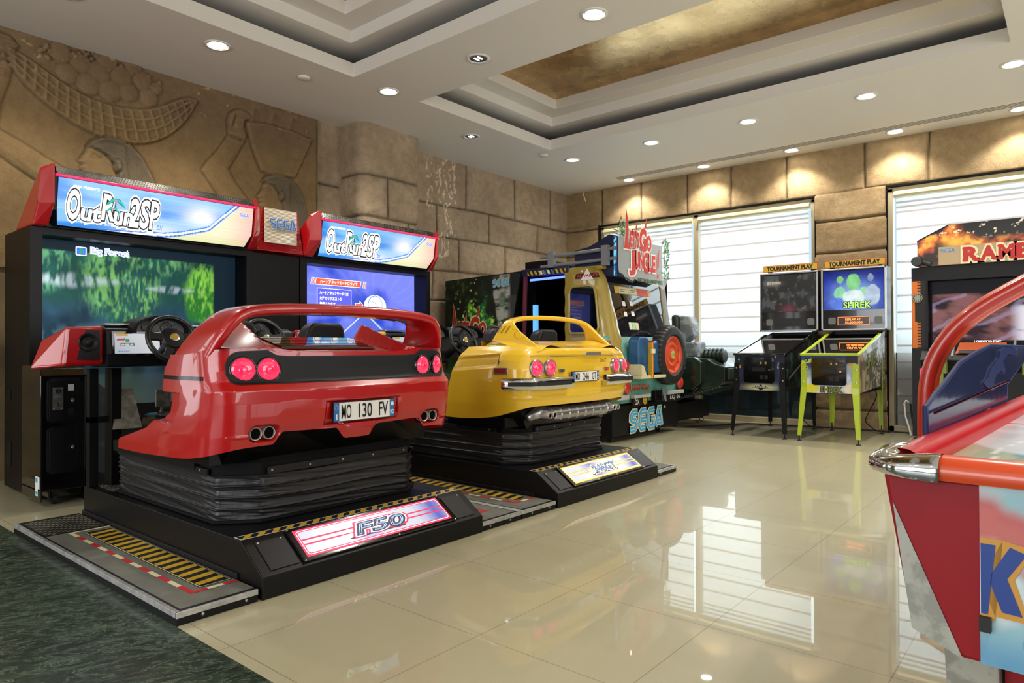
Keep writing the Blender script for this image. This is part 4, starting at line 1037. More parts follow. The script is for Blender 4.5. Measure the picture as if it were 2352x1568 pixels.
def bellows(parent, cx):
    z0, z1 = .225, .445
    oct_ = [(-.46,3.0),(.46,3.0),(.62,3.14),(.62,4.28),(-.62,4.28),(-.62,3.14)]
    pts = []; n = len(oct_)
    for i in range(n):
        a = np.array(oct_[i]); b = np.array(oct_[(i+1) % n]); L = np.hypot(*(b-a)); k = int(L/.02)
        for j in range(k): pts.append(a+(b-a)*j/k)
    pts = np.array(pts); c = np.array([0,3.64]); nr = np.roll(pts,-1,0)-np.roll(pts,1,0); nr = np.stack([nr[:,1],-nr[:,0]],-1); nr /= np.linalg.norm(nr,axis=1)[:,None]
    rows = []; nz = 81; per = np.arange(len(pts))*.02
    for i in range(nz):
        t = i/(nz-1); z = z0+(z1-z0)*t; ph = (t*4) % 1; seam = math.exp(-(min(ph,1-ph)/.045)**2)
        cor = np.min([np.hypot(pts[:,0]-q[0], pts[:,1]-q[1]) for q in oct_],0); cr = np.exp(-(cor/.10)**2)
        wr = (fbm(per*3.2+2.2*ph, per*0+int(t*3.999)*7.3+.6*ph, 2, 5)-.5)*.012*math.sin(PI*ph)+cr*.018*(fbm(per*16+6*ph, per*0+int(t*3.999)*3.1+3*ph, 2, 8)-.5)*math.sin(PI*ph)
        o = .007*seam-.005*math.sin(PI*ph)**.7+wr-.010*(1-t)
        p = pts+nr*o[:,None]; rows.append([(cx+a, b, z+.004*math.sin(a*9)) for a, b in p])
    m = MB(); m.grid(rows, 0, closeu=True); m.build('bellows', BEL, parent, smooth=True)
    m = MB()
    sc = lambda s, z: [(cx+a*s, 3.64+(b-3.64)*s, z) for a, b in oct_]
    m.grid([sc(1.0,.222),sc(1.015,.222),sc(1.015,.232),sc(1.0,.236)], 0, closeu=True)
    m.grid([sc(.985,.44),sc(.98,.50),sc(.93,.56)], 0, closeu=True)
    m.build('bellows_frame', mat('matt_black_frame','#0c0c0d',.75,spec=.2), parent)
    m = MB(); bz = .445
    m.box(cx-.635,cx-.622,3.19,4.25,bz,bz+.03); m.box(cx+.622,cx+.635,3.19,4.25,bz,bz+.03); m.box(cx-.43,cx+.45,2.99,3.003,bz,bz+.035)
    m.parts('clamp_rail', DGR, parent, bevel=.001)
    m = MB()
    for y in (3.25,3.5,3.75,4.0,4.22): screw(m,(cx-.635,y,bz+.018),(-1,0,0),.006)
    for x in (-.41,-.2,.0,.2,.42): screw(m,(cx+x,2.99,bz+.018),(0,-1,0),.006)
    m.parts('rail_bolt', SCREW, parent)
def seat(parent, x, y):
    m = MB()
    def back(wd, yo, z0, z1, rd):
        pass
    # backrest: rounded headrest-shaped bucket with inset pad, leaning back
    prof = [(-.23,.50),(-.235,.75),(-.22,.92),(-.165,1.05),(-.14,1.15),(-.125,1.19),(-.09,1.205),(.09,1.205),(.125,1.19),(.14,1.15),(.165,1.05),(.22,.92),(.235,.75),(.23,.50)]
    f = lambda z: y-(z-.5)*.18
    o = [(x+a, f(z)-.05, z) for a, z in prof]; i_ = [(x+a*.92, f(z)+.07, .5+(z-.5)*.985) for a, z in prof]
    m.add(o+i_, [tuple(range(14)), tuple(range(14,28))[::-1]]+[(k,(k+14),(k+1)%14+14,(k+1)%14) for k in range(14)])
    sh = m.build('seat_back', DGR, parent, bevel=.03, bseg=4); sh.data.polygons.foreach_set('use_smooth',[True]*len(sh.data.polygons))
    m = MB(); p2 = [(x+a*.72, f(.55+(z-.5)*.9)-.052, .56+(z-.5)*.88) for a, z in prof]
    m.add(p2, [tuple(range(14))]); pd = m.build('back_panel', mat('dark_fabric','#1a1c24',.8), parent)
    m = MB(); m.box(x-.23,x+.23,y-.02,y+.46,.58,.68); q = m.build('seat_cushion', BLKG, parent, bevel=.04, bseg=4)
def steering(parent, x, y, z):
    tl = math.radians(24); A = Vector((0,-math.cos(tl),math.sin(tl))); Ux = Vector((1,0,0)); Uy = Vector((0,math.sin(tl),math.cos(tl))); C = Vector((x,y,z)); R_ = .142
    m = MB(); m.tube([C+Ux*math.cos(a)*R_+Uy*math.sin(a)*R_ for a in np.linspace(0,2*PI,41)[:-1]], .0155, 10, closed=True)
    w = m.build('steering_wheel', mat('black_leather','#121214',.32,bump=(200,.1,.001)), parent, smooth=True)
    m = MB(); m.lathe([(.001,-.02),(.055,-.02),(.075,.0),(.06,.018),(.03,.026),(.0005,.027)], C, A, 24)
    for a0 in (8,172,245,295):
        a = math.radians(a0); d = Ux*math.cos(a)+Uy*math.sin(a); s = Vector(A).cross(d)
        m.grid([[C+d*r_+s*(wd)+A*(.004+o_) for wd, o_ in ((-w_,-.012),(-w_,.008),(w_,.008),(w_,-.012))] for r_, w_ in ((.04,.03),(.09,.02),(.137,.026))], closeu=True)
    m.build('wheel_hub', DGR, w, smooth=False, auto=35)
    m = MB(); m.lathe([(.028,.026),(.026,.031),(.018,.032),(.0005,.033)], C, A, 20, mfn=lambda i: 0 if i < 2 else 1); m.build('hub_badge', [CHR, YELP], w)
    m = MB(); m.tube([C-A*.02, C-A*.22-Vector((0,0,.03))], .032, 10); m.build('steering_column', DGR, parent, smooth=True)
def dashboard(parent, cx, paint, offs=(-.34,.24), wy=4.17):
    x0, x1 = cx-.64, cx+.60; y = 4.40
    m = MB()
    prof = [(4.36,.94),(4.34,1.02),(4.37,1.165),(4.43,1.185),(4.56,1.17),(4.62,.94)]
    m.prism([(x0,a,b) for a, b in prof][::-1], (x1-x0,0,0)); m.build('dashboard', DGR, parent, bevel=.01)
    m = MB(); m.box(x0+.01,cx-.42,4.40,4.5,1.188,1.20); m.box(cx-.18,cx+.12,4.40,4.5,1.188,1.20); m.build('dash_trim', SILV, parent, bevel=.003)
    for wx in (cx+offs[0], cx+offs[1]):
        arc = [(wx+.175*math.cos(a), 1.155+.095*math.sin(a)) for a in np.linspace(-.15,PI+.15,17)]
        m = MB(); pts = [(a, 4.30, b) for a, b in arc]; arc2 = [(wx+(a-wx)*.88, 4.30, 1.155+(b-1.155)*.84) for a, b in arc]
        m.grid([pts,[(a,4.52,b) for a,_,b in pts],[(a,4.52,b) for a,_,b in arc2],arc2], closev=True); hood = m.build('gauge_hood', BLK, parent, auto=40)
        m = MB(); m.add([(a,4.36,b) for a,_,b in arc2], [tuple(range(17))], 0)
        for q, rr in ((-.085,.022),(-.035,.036),(.04,.036),(.095,.022)):
            m.disc((wx+q,4.356,1.178),(0,-1,0),rr,20,1); m.disc((wx+q,4.354,1.178),(0,-1,0),rr*.88,20,2)
            m.poly([(0,0),(.0025,0),(-rr*.5,rr*.6)], (wx+q,4.352,1.178),(1,0,0),(0,0,1),0,3)
            for k in range(9):
                a = math.radians(-30+k*30); m.poly(ell(rr*.72*math.cos(a),rr*.72*math.sin(a),.0018,.0018,5),(wx+q,4.353,1.178),(1,0,0),(0,0,1),0,3)
        m.build('gauge_cluster', [mat('grey_gauge_face','#8a8c8a',.5), DGR, mat('dark_gauge','#4b4f52',.4), WHT], hood)
        steering(parent, wx, wy, 1.105)
    sx, sz = x0+.04, 1.02
    m = MB(); m.add([(sx-.012,4.338,sz-.012),(sx+.27,4.338,sz-.012),(sx+.27,4.35,sz+.13),(sx-.012,4.35,sz+.13)],[(0,1,2,3)]); m.build('screen_bezel', BLKG, parent)
    def mini(X, Y):
        C = np.broadcast_to(npcol('#c6cad0'),X.shape+(3,)).copy(); C = lerp(C, npcol('#e8eaee'), sstep(X+Y,.0,.35))
        C = lerp(C, npcol('#d8a020'), ((Y > .105) & (X < .075) & (X > .006))*.9)
        C = lerp(C, npcol('#c03030'), ((np.abs(Y-.083-.1*(X-.035)) < .006) & (np.abs(X-.036) < .022))*.9)
        for cxx in (.045,.095): C = lerp(C, npcol('#555a66'), (np.abs(np.hypot((X-cxx)/1.5,Y-.052)-.008) < .0015)*1.0)
        C = lerp(C, npcol('#555a66'), ((np.abs(Y-.060) < .0012) & (X > .03) & (X < .11))*1.0); C = lerp(C, npcol('#2f9a50'), (np.hypot((X-.07)/1.4,Y-.077) < .010)*.9)
        C = lerp(C, npcol('#3f7fd0'), ((Y > .008) & (Y < .018) & (X > .02) & (X < .08) & (np.sin(X*900) > -.5))*.9)
        return C*.85
    art('dash_screen', (sx,4.333,sz), (1,0,0), (0,.1,.995), .255, .118, .003, mini, SCR, parent)
    # speaker pods at both ends in the car colour
    for s in (-1,1):
        xa = x0-.01 if s < 0 else x1+.01
        m = MB(); q = [(xa,4.36,1.185),(xa,4.36,.955),(xa+s*.22,4.33,.95),(xa+s*.20,4.33,1.175),(xa+s*.05,4.75,1.12),(xa+s*.05,4.75,.93),(xa+s*.30,4.62,.93),(xa+s*.24,4.62,1.10)]
        F = [(0,1,2,3),(3,2,6,7),(0,3,7,4),(1,5,6,2),(4,7,6,5),(0,4,5,1)]
        m.add(q, [f_ if s < 0 else f_[::-1] for f_ in F]); p = m.build('speaker_pod', paint, parent, bevel=.018, bseg=3)
        m = MB(); a, b = sorted((xa+s*.025, xa+s*.15)); m.add([(a,4.34,.985),(b,4.34,.985),(b,4.345,1.155),(a,4.345,1.155)],[(0,1,2,3)],0)
        m.lathe([(.052,0),(.048,.006),(.03,-.004),(.012,.004),(.0005,.006)], ((a+b)/2,4.338,1.085), (0,-1,0), 20, 1); m.disc(((a+b)/2,4.337,1.01),(0,-1,0),.012,12,1)
        m.build('speaker_grille', [BLK, DGR], p)
def pod_base(parent, x0, x1, sign, border, lbl):
    m = MB(); prof = [(2.61,0),(2.61,.095),(2.79,.218),(4.56,.218),(5.62,.218),(5.62,0)]
    m.prism([(x0,a,b) for a, b in prof[:3]+[(4.64,.218),(4.64,0)]][::-1], (x1-x0,0,0)); m.box(x0+.225,x1-.01,4.6,5.62,0,.218); m.build('platform', BLK, parent, bevel=.004)
    m = MB(); m.box(x0-.010,x0,2.80,4.64,.0,.075); m.box(x1,x1+.004,2.80,4.64,.0,.075); pass
    for y in (2.95,3.3,3.7,4.1,4.5): screw(m,(x0-.010,y,.06),(-1,0,0),.007)
    m.parts('side_rail', DGR, parent, bevel=.002)
    m = MB(); m.box(x0+.05,x1-.05,4.3,4.56,.218,.221); m.build('checker_plate', CHECK, parent)
    R = Vector((1,0,0)); S0 = Vector((x0,2.612,.097)); U = Vector((0,.178,.122)); SL = U.length; U.normalize(); N = R.cross(U)
    P = lambda a, b: S0+R*a+U*b
    W = x1-x0
    m = MB()
    for a, b in ((.05,.19),(W-.19,W-.05)): m.prism([p+N*.004 for p in (P(a,.02),P(b,.02),P(b,SL-.03),P(a,SL-.03))], -N*.004, 0)
    m.parts('tread_pad', DGR, parent, bevel=.002)
    m = MB(); a, b = .205, W-.205; m.prism([p+N*.012 for p in (P(a,.012),P(b,.012),P(b,SL-.012),P(a,SL-.012))], -N*.012, 0)
    fr = m.build('sign_frame', BLKG, parent, bevel=.004)
    sw, sh = b-a-.05, SL-.055; SP = P(a+.025,.028)+N*.0125
    m = MB(); A = (R,U)
    m.poly(rrect(0,sw,0,sh,.004), SP, *A, .0005, 1); m.poly(rrect(.010,sw-.010,.010,sh-.010,.016), SP, *A, .001, 0); m.poly(rrect(.013,sw-.013,.013,sh-.013,.014), SP, *A, .0015, 1)
    m.poly(rrect(.018,sw-.018,.018,sh-.018,.012), SP, *A, .002, 2)
    for q in (.40,.57): m.poly([(.018,sh*q),(sw-.018,sh*q),(sw-.018,sh*(q+.055)),(.018,sh*(q+.055))], SP, *A, .0025, 1)
    T = SP+R*(sw*.34)+U*(sh*.27); tw = sw*.34; th = sh*.42
    for b_, m_, o_ in ((.16,1,.003),(.10,0,.0036),(.06,3,.0042),(-.012,4,.0048),(-.03,3,.0052)):
        m.text(sign, T, R, U, tw, th, m_, bold=b_, shear=.25, off=o_)
    m.poly([(sw*.28,sh*.2),(sw*.66,sh*.2),(sw*.66,sh*.25),(sw*.28,sh*.25)], SP, *A, .0032, 3)
    m.build('lit_sign', [E_WHITE, border, LITM, E_DARK, E_LAV], fr)
    m = MB()
    for q in (.21,.5,.75,W-.21):
        for b_ in (.016,SL-.016): screw(m, P(min(max(q,.212),W-.212),b_)+N*.012, N, .005)
    screw(m,P(.06,SL-.04)+N*.003,N,.005); screw(m,P(.17,SL-.04)+N*.003,N,.005); screw(m,P(W-.06,SL-.04)+N*.003,N,.005)
    m.parts('screw', SCREW, parent)
    m = MB(); hazard(m, (x0+.01,2.795,.2185), (1,0,0), (0,1,0), W-.02, .052, 19, .045, 0, 1, border=2); m.build('hazard_strip', [YELP, BLKP, WHT], parent)
    # columns, firewall and pedals ahead of the seats
    m = MB(); m.box(x0,x0+.05,4.555,4.605,.218,.93); m.box(x0+.10,x0+.16,4.50,4.6,.218,.93); m.box(x0,x0+.10,4.555,4.605,.60,.64); m.box(x1-.16,x1-.1,4.5,4.6,.218,.93); m.box(x1-.05,x1,4.555,4.6,.218,.93)
    m.parts('support_post', BLK, parent, bevel=.003)
    m = MB(); m.prism([(x0+.23,4.62,.22),(x0+.23,4.62,.70),(x0+.23,5.60,.945),(x0+.23,5.60,.22)], (x1-x0-.25,0,0)); m.build('glossy_panel', GLOSSP, parent)
    m = MB(); m.box(x0+.16,x0+.52,4.50,4.52,.22,.555,0); m.add([(x0+.10,4.48,.56),(x0+.27,4.48,.56),(x0+.245,4.56,.80),(x0+.16,4.56,.80)],[(0,1,2,3)],1); m.build('firewall_plate', [mat('dark_steel','#46443e',.5,metal=.7), STEEL], parent)
    for wx in (x0+.33, x0+.93):
        m = MB(); m.tube([(wx,4.42,.56),(wx,4.36,.64),(wx,4.33,.70)], .011, 8, 0); m.box(wx-.045,wx+.045,4.32,4.335,.69,.80,0)
        m.build('pedal', STEEL, parent, bevel=.006, bseg=2)
        m = MB(); m.box(wx-.0,wx+.15,4.28,4.5,.56,.60)
        for k in range(3): m.box(wx+.01,wx+.14,4.275,4.28,.565+k*.012,.57+k*.012)
        m.build('pedal_box', STEEL, parent)
def lit_sign_mat():
    m = bpy.data.materials.new('lit_brushed_sign'); t = NT(m); o = t.obj()
    x = t.n('ShaderNodeSeparateXYZ', {'Vector': o}).outputs[0]
    n = t.noise(t.mapv(o,(40,1,1)), 4, 2, .5); s = t.math('ABSOLUTE', t.math('SINE', t.math('MULTIPLY', t.math('ADD', x, .12), 6.2)))
    f = t.math('ADD', t.math('MULTIPLY', s, .75), t.math('MULTIPLY', n, .3))
    t.bsdf(base='#202030', rough=.2, coat=.8, emit=t.ramp(f, [(.2,'#6a78d8'),(.75,'#f2f4ff')]), es=.68); return m
LITM = lit_sign_mat()
E_LAV = mat('lit_lavender', '#8fb4f0', .4, emit=rgb('#a8c4f4'), es=1.0)
E_MAG = mat('lit_crimson_border', '#b01545', .4, emit=rgb('#b5184a'), es=.9)
E_GLD = mat('lit_gold_border', '#c9a020', .4, emit=rgb('#c8a02a'), es=.85)
GLOSSP = mat('satin_grey_panel', '#5a5d60', .30, metal=.85)

# ---------------------------------------------------------------- RED CAR
pod = thing('racing_car_pod', 'glossy red supercar rear pod with tall hoop wing on a black moving platform', 'arcade machine', (2.19,3.3,0), group='racing car seats')
cx = 2.19
pod_base(pod, 1.51, 2.87, 'F50', E_MAG, '')
bellows(pod, cx)
cx = 2.15
Z = [.50,.58,.66,.74,.80,.86,.90,.95,1.0,1.04]
def col(zb, zt, dx, y): return dict(zb=zb, zt=zt, z=Z, dx=dx, y=y)
cols = [
 col(.530,1.02,[0.7324,0.7324,0.7295,0.7229,0.7229,0.7229,0.7229,0.7229,0.7229,0.7229],[3.87,3.86,3.53,3.38,3.36,3.36,3.35,3.34,3.29,3.26]),
 col(.532,1.02,[0.7371,0.7371,0.7352,0.7295,0.7277,0.7258,0.7258,0.7258,0.7258,0.7239],[3.60,3.60,3.42,3.30,3.28,3.28,3.27,3.26,3.22,3.20]),
 col(.540,1.02,[0.7371,0.739,0.7371,0.7333,0.7295,0.7277,0.7277,0.7277,0.7277,0.7258],[3.35,3.35,3.28,3.20,3.18,3.18,3.18,3.17,3.14,3.13]),
 col(.550,1.03,[0.7324,0.7371,0.7371,0.7333,0.7295,0.7258,0.7239,0.7239,0.7239,0.722],[3.12,3.12,3.10,3.08,3.06,3.06,3.06,3.05,3.04,3.04]),
 col(.570,1.04,[0.7135,0.7201,0.7258,0.7258,0.7239,0.7229,0.7163,0.7144,0.7144,0.7106],[2.98,2.965,2.955,2.95,2.95,2.95,2.955,2.96,2.965,2.97]),
 col(.590,1.045,[0.6615,0.6757,0.6851,0.688,0.6898,0.6946,0.6823,0.6766,0.6766,0.6728],[2.905,2.885,2.87,2.86,2.855,2.86,2.885,2.895,2.90,2.905]),
 col(.605,1.05,[.585,.595,.60,.605,.605,.605,.60,.60,.595,.595],[2.875,2.85,2.83,2.82,2.815,2.815,2.855,2.865,2.87,2.875]),
 col(.610,1.05,[.45]*10,[2.865,2.835,2.81,2.80,2.795,2.795,2.84,2.85,2.855,2.86]),
 col(.605,1.03,[.25]*10,[2.86,2.83,2.80,2.788,2.783,2.783,2.83,2.84,2.845,2.85]),
 col(.600,1.03,[0.0]*10,[2.86,2.825,2.795,2.783,2.778,2.778,2.825,2.835,2.84,2.845]),
]
G, t_ = shell_grid(cols, 191, 22, cx)
nr, nc = G.shape[:2]; SX = G[...,0]-cx; SZ = G[...,2]; SY = G[...,1]
# diffuser notch cut: lift the bottom edge locally; licence recess; side intake
def lift(G, fn):
    zb = G[0,:,2].copy(); add = fn(G[0,:,0]-cx, G[0,:,1]); k = np.clip(1-(G[...,2]-zb[None])/.22,0,1)
    G[...,2] += add[None]*k
lift(G, lambda x, y: np.where(y < 2.95, .055*sstep(-np.abs(np.abs(x)-.27), -.2, -.14), 0))
N_ = np.zeros_like(G); N_[...,0] = np.where(np.abs(SX) > .64, np.sign(SX), 0); N_[...,1] = np.where(np.abs(SX) > .64, 0, -1)
side = (SY > 2.99); rear = ~side & (np.abs(SX) < .67)
SX = G[...,0]-cx; SY = G[...,1]; SZ = G[...,2]
# licence recess
q = np.minimum(sstep(.235-np.abs(SX-.03),0,.018), sstep(.062-np.abs(SZ-.735),0,.012))*rear; G[...,1] += .022*q
# side intake
q = np.minimum(np.minimum(sstep(.845-SZ,0,.008), sstep(SZ-(.70+.9*np.clip(SY-3.30,-1,1)**1*-1*.0),0,.008)), sstep(SY-(3.17+.30*np.clip(.79-SZ,0,.2)*2.2),0,.02))*side
q = np.where((SZ > .70) & (SZ < .86), q, 0)
G[...,0] -= np.sign(SX)*.045*q
# lower chin crease
q = sstep(-np.abs(SZ-(.655)),-.012,0)*rear; G[...,1] -= .004*q
# exhaust recesses
for ex in (-.51,.51):
    rr = np.sqrt((np.clip(np.abs(SX-ex)-.032,0,9))**2+(SZ-.665)**2); q = sstep(.042-rr,0,.014)*rear; G[...,1] += .05*q
body = MB()
def strip_m(i, j):
    z = G[i,j,2]; return 1 if (.905 < z < .921 and G[i,j,1] > 2.93) else 0
grid_mb(body, G)
# hoop wing -------------------------------------------------------
path = [(.722,.97),(.720,1.01),(.706,1.06),(.683,1.12),(.652,1.17),(.618,1.21),(.572,1.238),(.49,1.253),(.34,1.264),(.17,1.270),(0,1.272)]
path = [(-a,b) for a, b in path]+[(a,b) for a, b in path[::-1][1:]]
pth = resamp(path, 97)
for _ in range(2): pth[1:-1] = (pth[:-2]+2*pth[1:-1]+pth[2:])/4
tn = np.gradient(pth, axis=0); tn /= np.linalg.norm(tn,axis=1)[:,None]; nn_ = np.stack([-tn[:,1],tn[:,0]],-1)
def sec(zv, top):
    yr = np.interp(zv,[.95,1.0,1.06,1.12,1.17,1.22,1.272],[2.955,2.945,2.915,2.885,2.865,2.85,2.85]); yfz = np.interp(zv,[.95,1.01,1.06,1.12,1.17,1.22,1.272],[3.33,3.29,3.25,3.20,3.15,3.11,3.07]); return yr, yfz
rows = []; nsec = 28
for (a, z), n2 in zip(pth, nn_):
    yr, yfz = sec(z, 0); ch = (yfz-yr)/2; yc = (yr+yfz)/2; th = .028
    row = []
    for k in range(nsec):
        an = 2*PI*k/nsec; cs, sn = math.cos(an), math.sin(an); e = .45
        u_ = math.copysign(abs(cs)**e, cs); w_ = math.copysign(abs(sn)**.6, sn)
        o_ = (w_-1)*th
        row.append((cx+a+n2[0]*o_, yc+ch*u_, z+n2[1]*o_))
    rows.append(row)
hoop = MB(); hoop.grid(rows[::-1], 0, closeu=True)
body_o_mb = body
b_ = len(body.v); body.v += hoop.v; body.f += [tuple(b_+i for i in f_) for f_ in hoop.f]; body.m += hoop.m
# deck -----------------------------------------------------------
def deck_z(x, y):
    ax = np.abs(x); base = 1.028+.022*sstep(ax,.40,.5)+.075*np.clip((y-2.95)/.32,0,1)*sstep(.6-ax,0,.2)
    base = base-.035*np.exp(-((y-2.93)/.06)**2)*sstep(.42-ax,0,.1)
    t = np.clip((y-2.93)/(3.27-2.93),0,1); rx = .43-.05*t; rh = 1.06+.13*t
    inner = np.clip(rh-(rx-ax)*1.5,0,9); outer = rh-(ax-rx)*.42*(.3+t)
    ridge = np.where(ax < rx, inner, outer); return np.where(y > 2.90, np.maximum(base, ridge), base)
nx, ny = 150, 44; X_, Y_ = np.meshgrid(np.linspace(-.70,.70,nx), np.linspace(2.855,3.275,ny)); Zd = deck_z(X_,Y_)
Dk = np.stack([X_+cx, Y_, Zd],-1); b_ = len(body.v); grid_mb(body, Dk)
# closing skirt in front of the deck so the shell has thickness
fr = [tuple(p) for p in Dk[-1]]; body.grid([fr,[(a,b,c-.10) for a,b,c in fr]])
BODY_R = bvh_of(body)
bo = body.build('body_shell', [RED, mat('gloss_black_trim','#15171a',.15,metal=.4)], pod, smooth=True)
for e in (): pass
bo.modifiers.new('es','EDGE_SPLIT').split_angle = math.radians(38)
for s_ in (-1,1):
    m = MB(); rr = [[],[]]
    for yv in np.linspace(2.965,3.345,36):
        for k_, z_ in enumerate((.905,.923)):
            h = BODY_R.ray_cast(Vector((cx+s_*1.3,yv,z_)), Vector((-s_,0,0)), 1.2); rr[k_].append((h[0].x+s_*.0015,yv,z_) if h[0] else (cx+s_*.722,yv,z_))
    m.grid(rr if s_ > 0 else rr[::-1]); m.build('side_trim_strip', mat('gloss_black_trim','#15171a',.15,metal=.4), bo)
m = MB(); lx = np.linspace(-.285,.285,40); ly = np.linspace(3.02,3.27,110)
X_, Y_ = np.meshgrid(lx, ly); Zl = deck_z(X_*0,Y_)+.006-.006*(((Y_*26) % 1) < .2); grid_mb(m, np.stack([X_+cx,Y_,Zl],-1)); m.build('engine_louvres', mat('black_glass_louvre','#060607',.06,coat=1.0), bo, auto=20)
# black tail panel
def tail_panel(off, grow, zc=0):
    m = MB(); rows = []; n = 110; xs_ = np.linspace(-.655-grow,.655+grow,n)
    for k in range(16):
        row = []
        for x in xs_:
            ax = abs(x); e = np.clip((.655+grow-ax)/.05,0,1); rnd = math.sqrt(max(0,1-(1-e)**2))
            lo = .893-grow; hi = np.interp(ax,[0,.36,.43,.47,.60,.67],[1.006,1.006,1.012,1.035,1.030,1.015])+grow; mid = (lo+hi)/2
            lo2 = mid+(lo-mid)*(.35+.65*rnd); hi2 = mid+(hi-mid)*(.35+.65*rnd); row.append((cx+x, 2.5, lo2+(hi2-lo2)*k/15))
        rows.append(row)
    m.grid(rows); conform(m, BODY_R, (0,1,0), off); return m
tail_panel(.003,.006).build('panel_seal', RUB, bo, smooth=True)
tail_panel(.007,0).build('tail_panel', mat('satin_black_panel','#121213',.5,spec=.3), bo, smooth=True)
def sy(x, z, bvh=None):
    h = (bvh or BODY_R).ray_cast(Vector((cx+x,2.2,z)), Vector((0,1,0)), 2)
    return h[0].y if h[0] else 2.85
for s in (-1,1):
    for a, zz in ((.592,.952),(.474,.950)):
        y_ = sy(s*a,zz); ang = (.35 if a > .55 else .1)*s
        taillight(bo, (cx+s*a, y_-.006, zz), .054, (ang,-1,0), BLKG, 1.12)
for s in (-1,1):
    m = MB(); rows = []
    for k in range(2):
        rows.append([])
    m.add([(cx+s*.51+a, 2.872, .665+b) for a, b in rrect(-.072,.072,-.040,.040,.039,6)], [tuple(range(28))]); m.build('exhaust_recess', mat('deep_black','#030303',.8,spec=.1), bo)
    m = MB()
    for a in (-.033,.033):
        C = Vector((cx+s*.51+a, 2.848, .665)); m.lathe([(.030,.03),(.0305,-.014),(.0285,-.018),(.026,-.016),(.0255,-.004)], C, (0,1,0), 28, 0)
        m.disc(C+Vector((0,-.006,0)), (0,-1,0), .0262, 20, 1)
    m.build('twin_exhaust', [mat('satin_tip','#c9c6bd',.4,metal=.5), mat('deep_black','#030303',.8,spec=.1)], bo, smooth=False, auto=40)
plate(bo, (cx+.03,2.795,.735), .385, .098, 'MO 130 FV')
# black undertray with reflections
m = MB(); m.grid([[(cx-.60,2.95,.60),(cx-.3,2.93,.66),(cx,2.93,.62),(cx+.3,2.93,.66),(cx+.60,2.95,.60)],[(cx-.6,3.03,.515),(cx-.3,3.03,.515),(cx,3.03,.515),(cx+.3,3.03,.515),(cx+.6,3.03,.515)]])
m.box(cx-.66,cx+.66,3.03,3.8,.515,.57); m.build('undertray', mat('black_undertray','#060607',.3,spec=.25), pod)
for x in (cx-.29, cx+.31): seat(pod, x, 3.68)
dashboard(pod, 2.17, RED, (-.34,.26), 4.17)
m = MB(); m.box(cx-.6,cx+.6,3.3,4.3,.46,.52); m.build('cockpit_floor', BLK, pod)

# ---------------------------------------------------------------- YELLOW CAR
pod = thing('racing_car_pod', 'glossy yellow classic sports car rear pod with chrome bumpers on a black moving platform', 'arcade machine', (4.28,3.3,0), group='racing car seats')
cx = 4.28
pod_base(pod, 3.60, 4.965, '246GT', E_GLD, '')
bellows(pod, cx)
Z = [.50,.58,.66,.74,.82,.90,.96,1.0,1.03,1.06]
cols = [
 col(.540,1.055,[.70,.71,.72,.725,.73,.735,.72,.70,.67,.64],[3.66,3.64,3.62,3.58,3.55,3.52,3.49,3.47,3.45,3.44]),
 col(.540,1.06,[.71,.72,.73,.735,.74,.745,.73,.71,.68,.64],[3.45,3.44,3.42,3.40,3.38,3.36,3.34,3.33,3.32,3.31]),
 col(.550,1.065,[.71,.72,.735,.745,.75,.75,.735,.715,.685,.64],[3.28,3.27,3.26,3.25,3.24,3.23,3.22,3.21,3.20,3.20]),
 col(.570,1.065,[.705,.72,.735,.745,.75,.75,.735,.715,.68,.63],[3.13,3.12,3.11,3.10,3.09,3.09,3.08,3.08,3.08,3.08]),
 col(.600,1.06,[.68,.70,.718,.73,.735,.733,.715,.69,.66,.61],[3.03,3.01,2.99,2.975,2.97,2.97,2.975,2.98,2.99,3.0]),
 col(.625,1.055,[.63,.65,.672,.685,.69,.685,.665,.645,.615,.57],[2.97,2.945,2.92,2.905,2.90,2.90,2.905,2.91,2.92,2.94]),
 col(.640,1.05,[.54,.56,.575,.585,.59,.585,.57,.555,.53,.50],[2.94,2.91,2.885,2.87,2.865,2.865,2.87,2.875,2.885,2.905]),
 col(.640,1.045,[.40]*10,[2.93,2.895,2.865,2.85,2.845,2.85,2.853,2.853,2.86,2.885]),
 col(.640,1.045,[.20]*10,[2.92,2.885,2.855,2.84,2.835,2.842,2.845,2.843,2.848,2.875]),
 col(.640,1.045,[0.0]*10,[2.92,2.882,2.852,2.837,2.832,2.84,2.843,2.84,2.845,2.872]),
]
G, t_ = shell_grid(cols, 121, 14, cx); SX = G[...,0]-cx; SY = G[...,1]; SZ = G[...,2]; side = SY > 3.02; rear = ~side
# recessed tail face around the lamps and crease under the bumper
sd = np.minimum(.62-np.abs(SX), np.minimum(1.0-SZ+.0, SZ-.79)); G[...,1] += .014*sstep(sd,0,.02)*rear
q = np.exp(-((SZ-.70)/.012)**2)*rear; G[...,1] -= .006*q
# side scoop: dish with a dark slot at its rear end
cz = .945; sd = np.minimum(.052-np.abs(SZ-cz-.08*(3.3-SY)), np.minimum(SY-3.075, 9)); q = sstep(sd,0,.025)*side*sstep(3.50-SY,-.2,.35); G[...,0] -= np.sign(SX)*.030*q
body = MB()
grid_mb(body, G, mfn=lambda i, j: 1 if (G[i,j,1] > 3.072 and G[i,j,1] < 3.088 and abs(G[i,j,2]-.955) < .032) else 0)
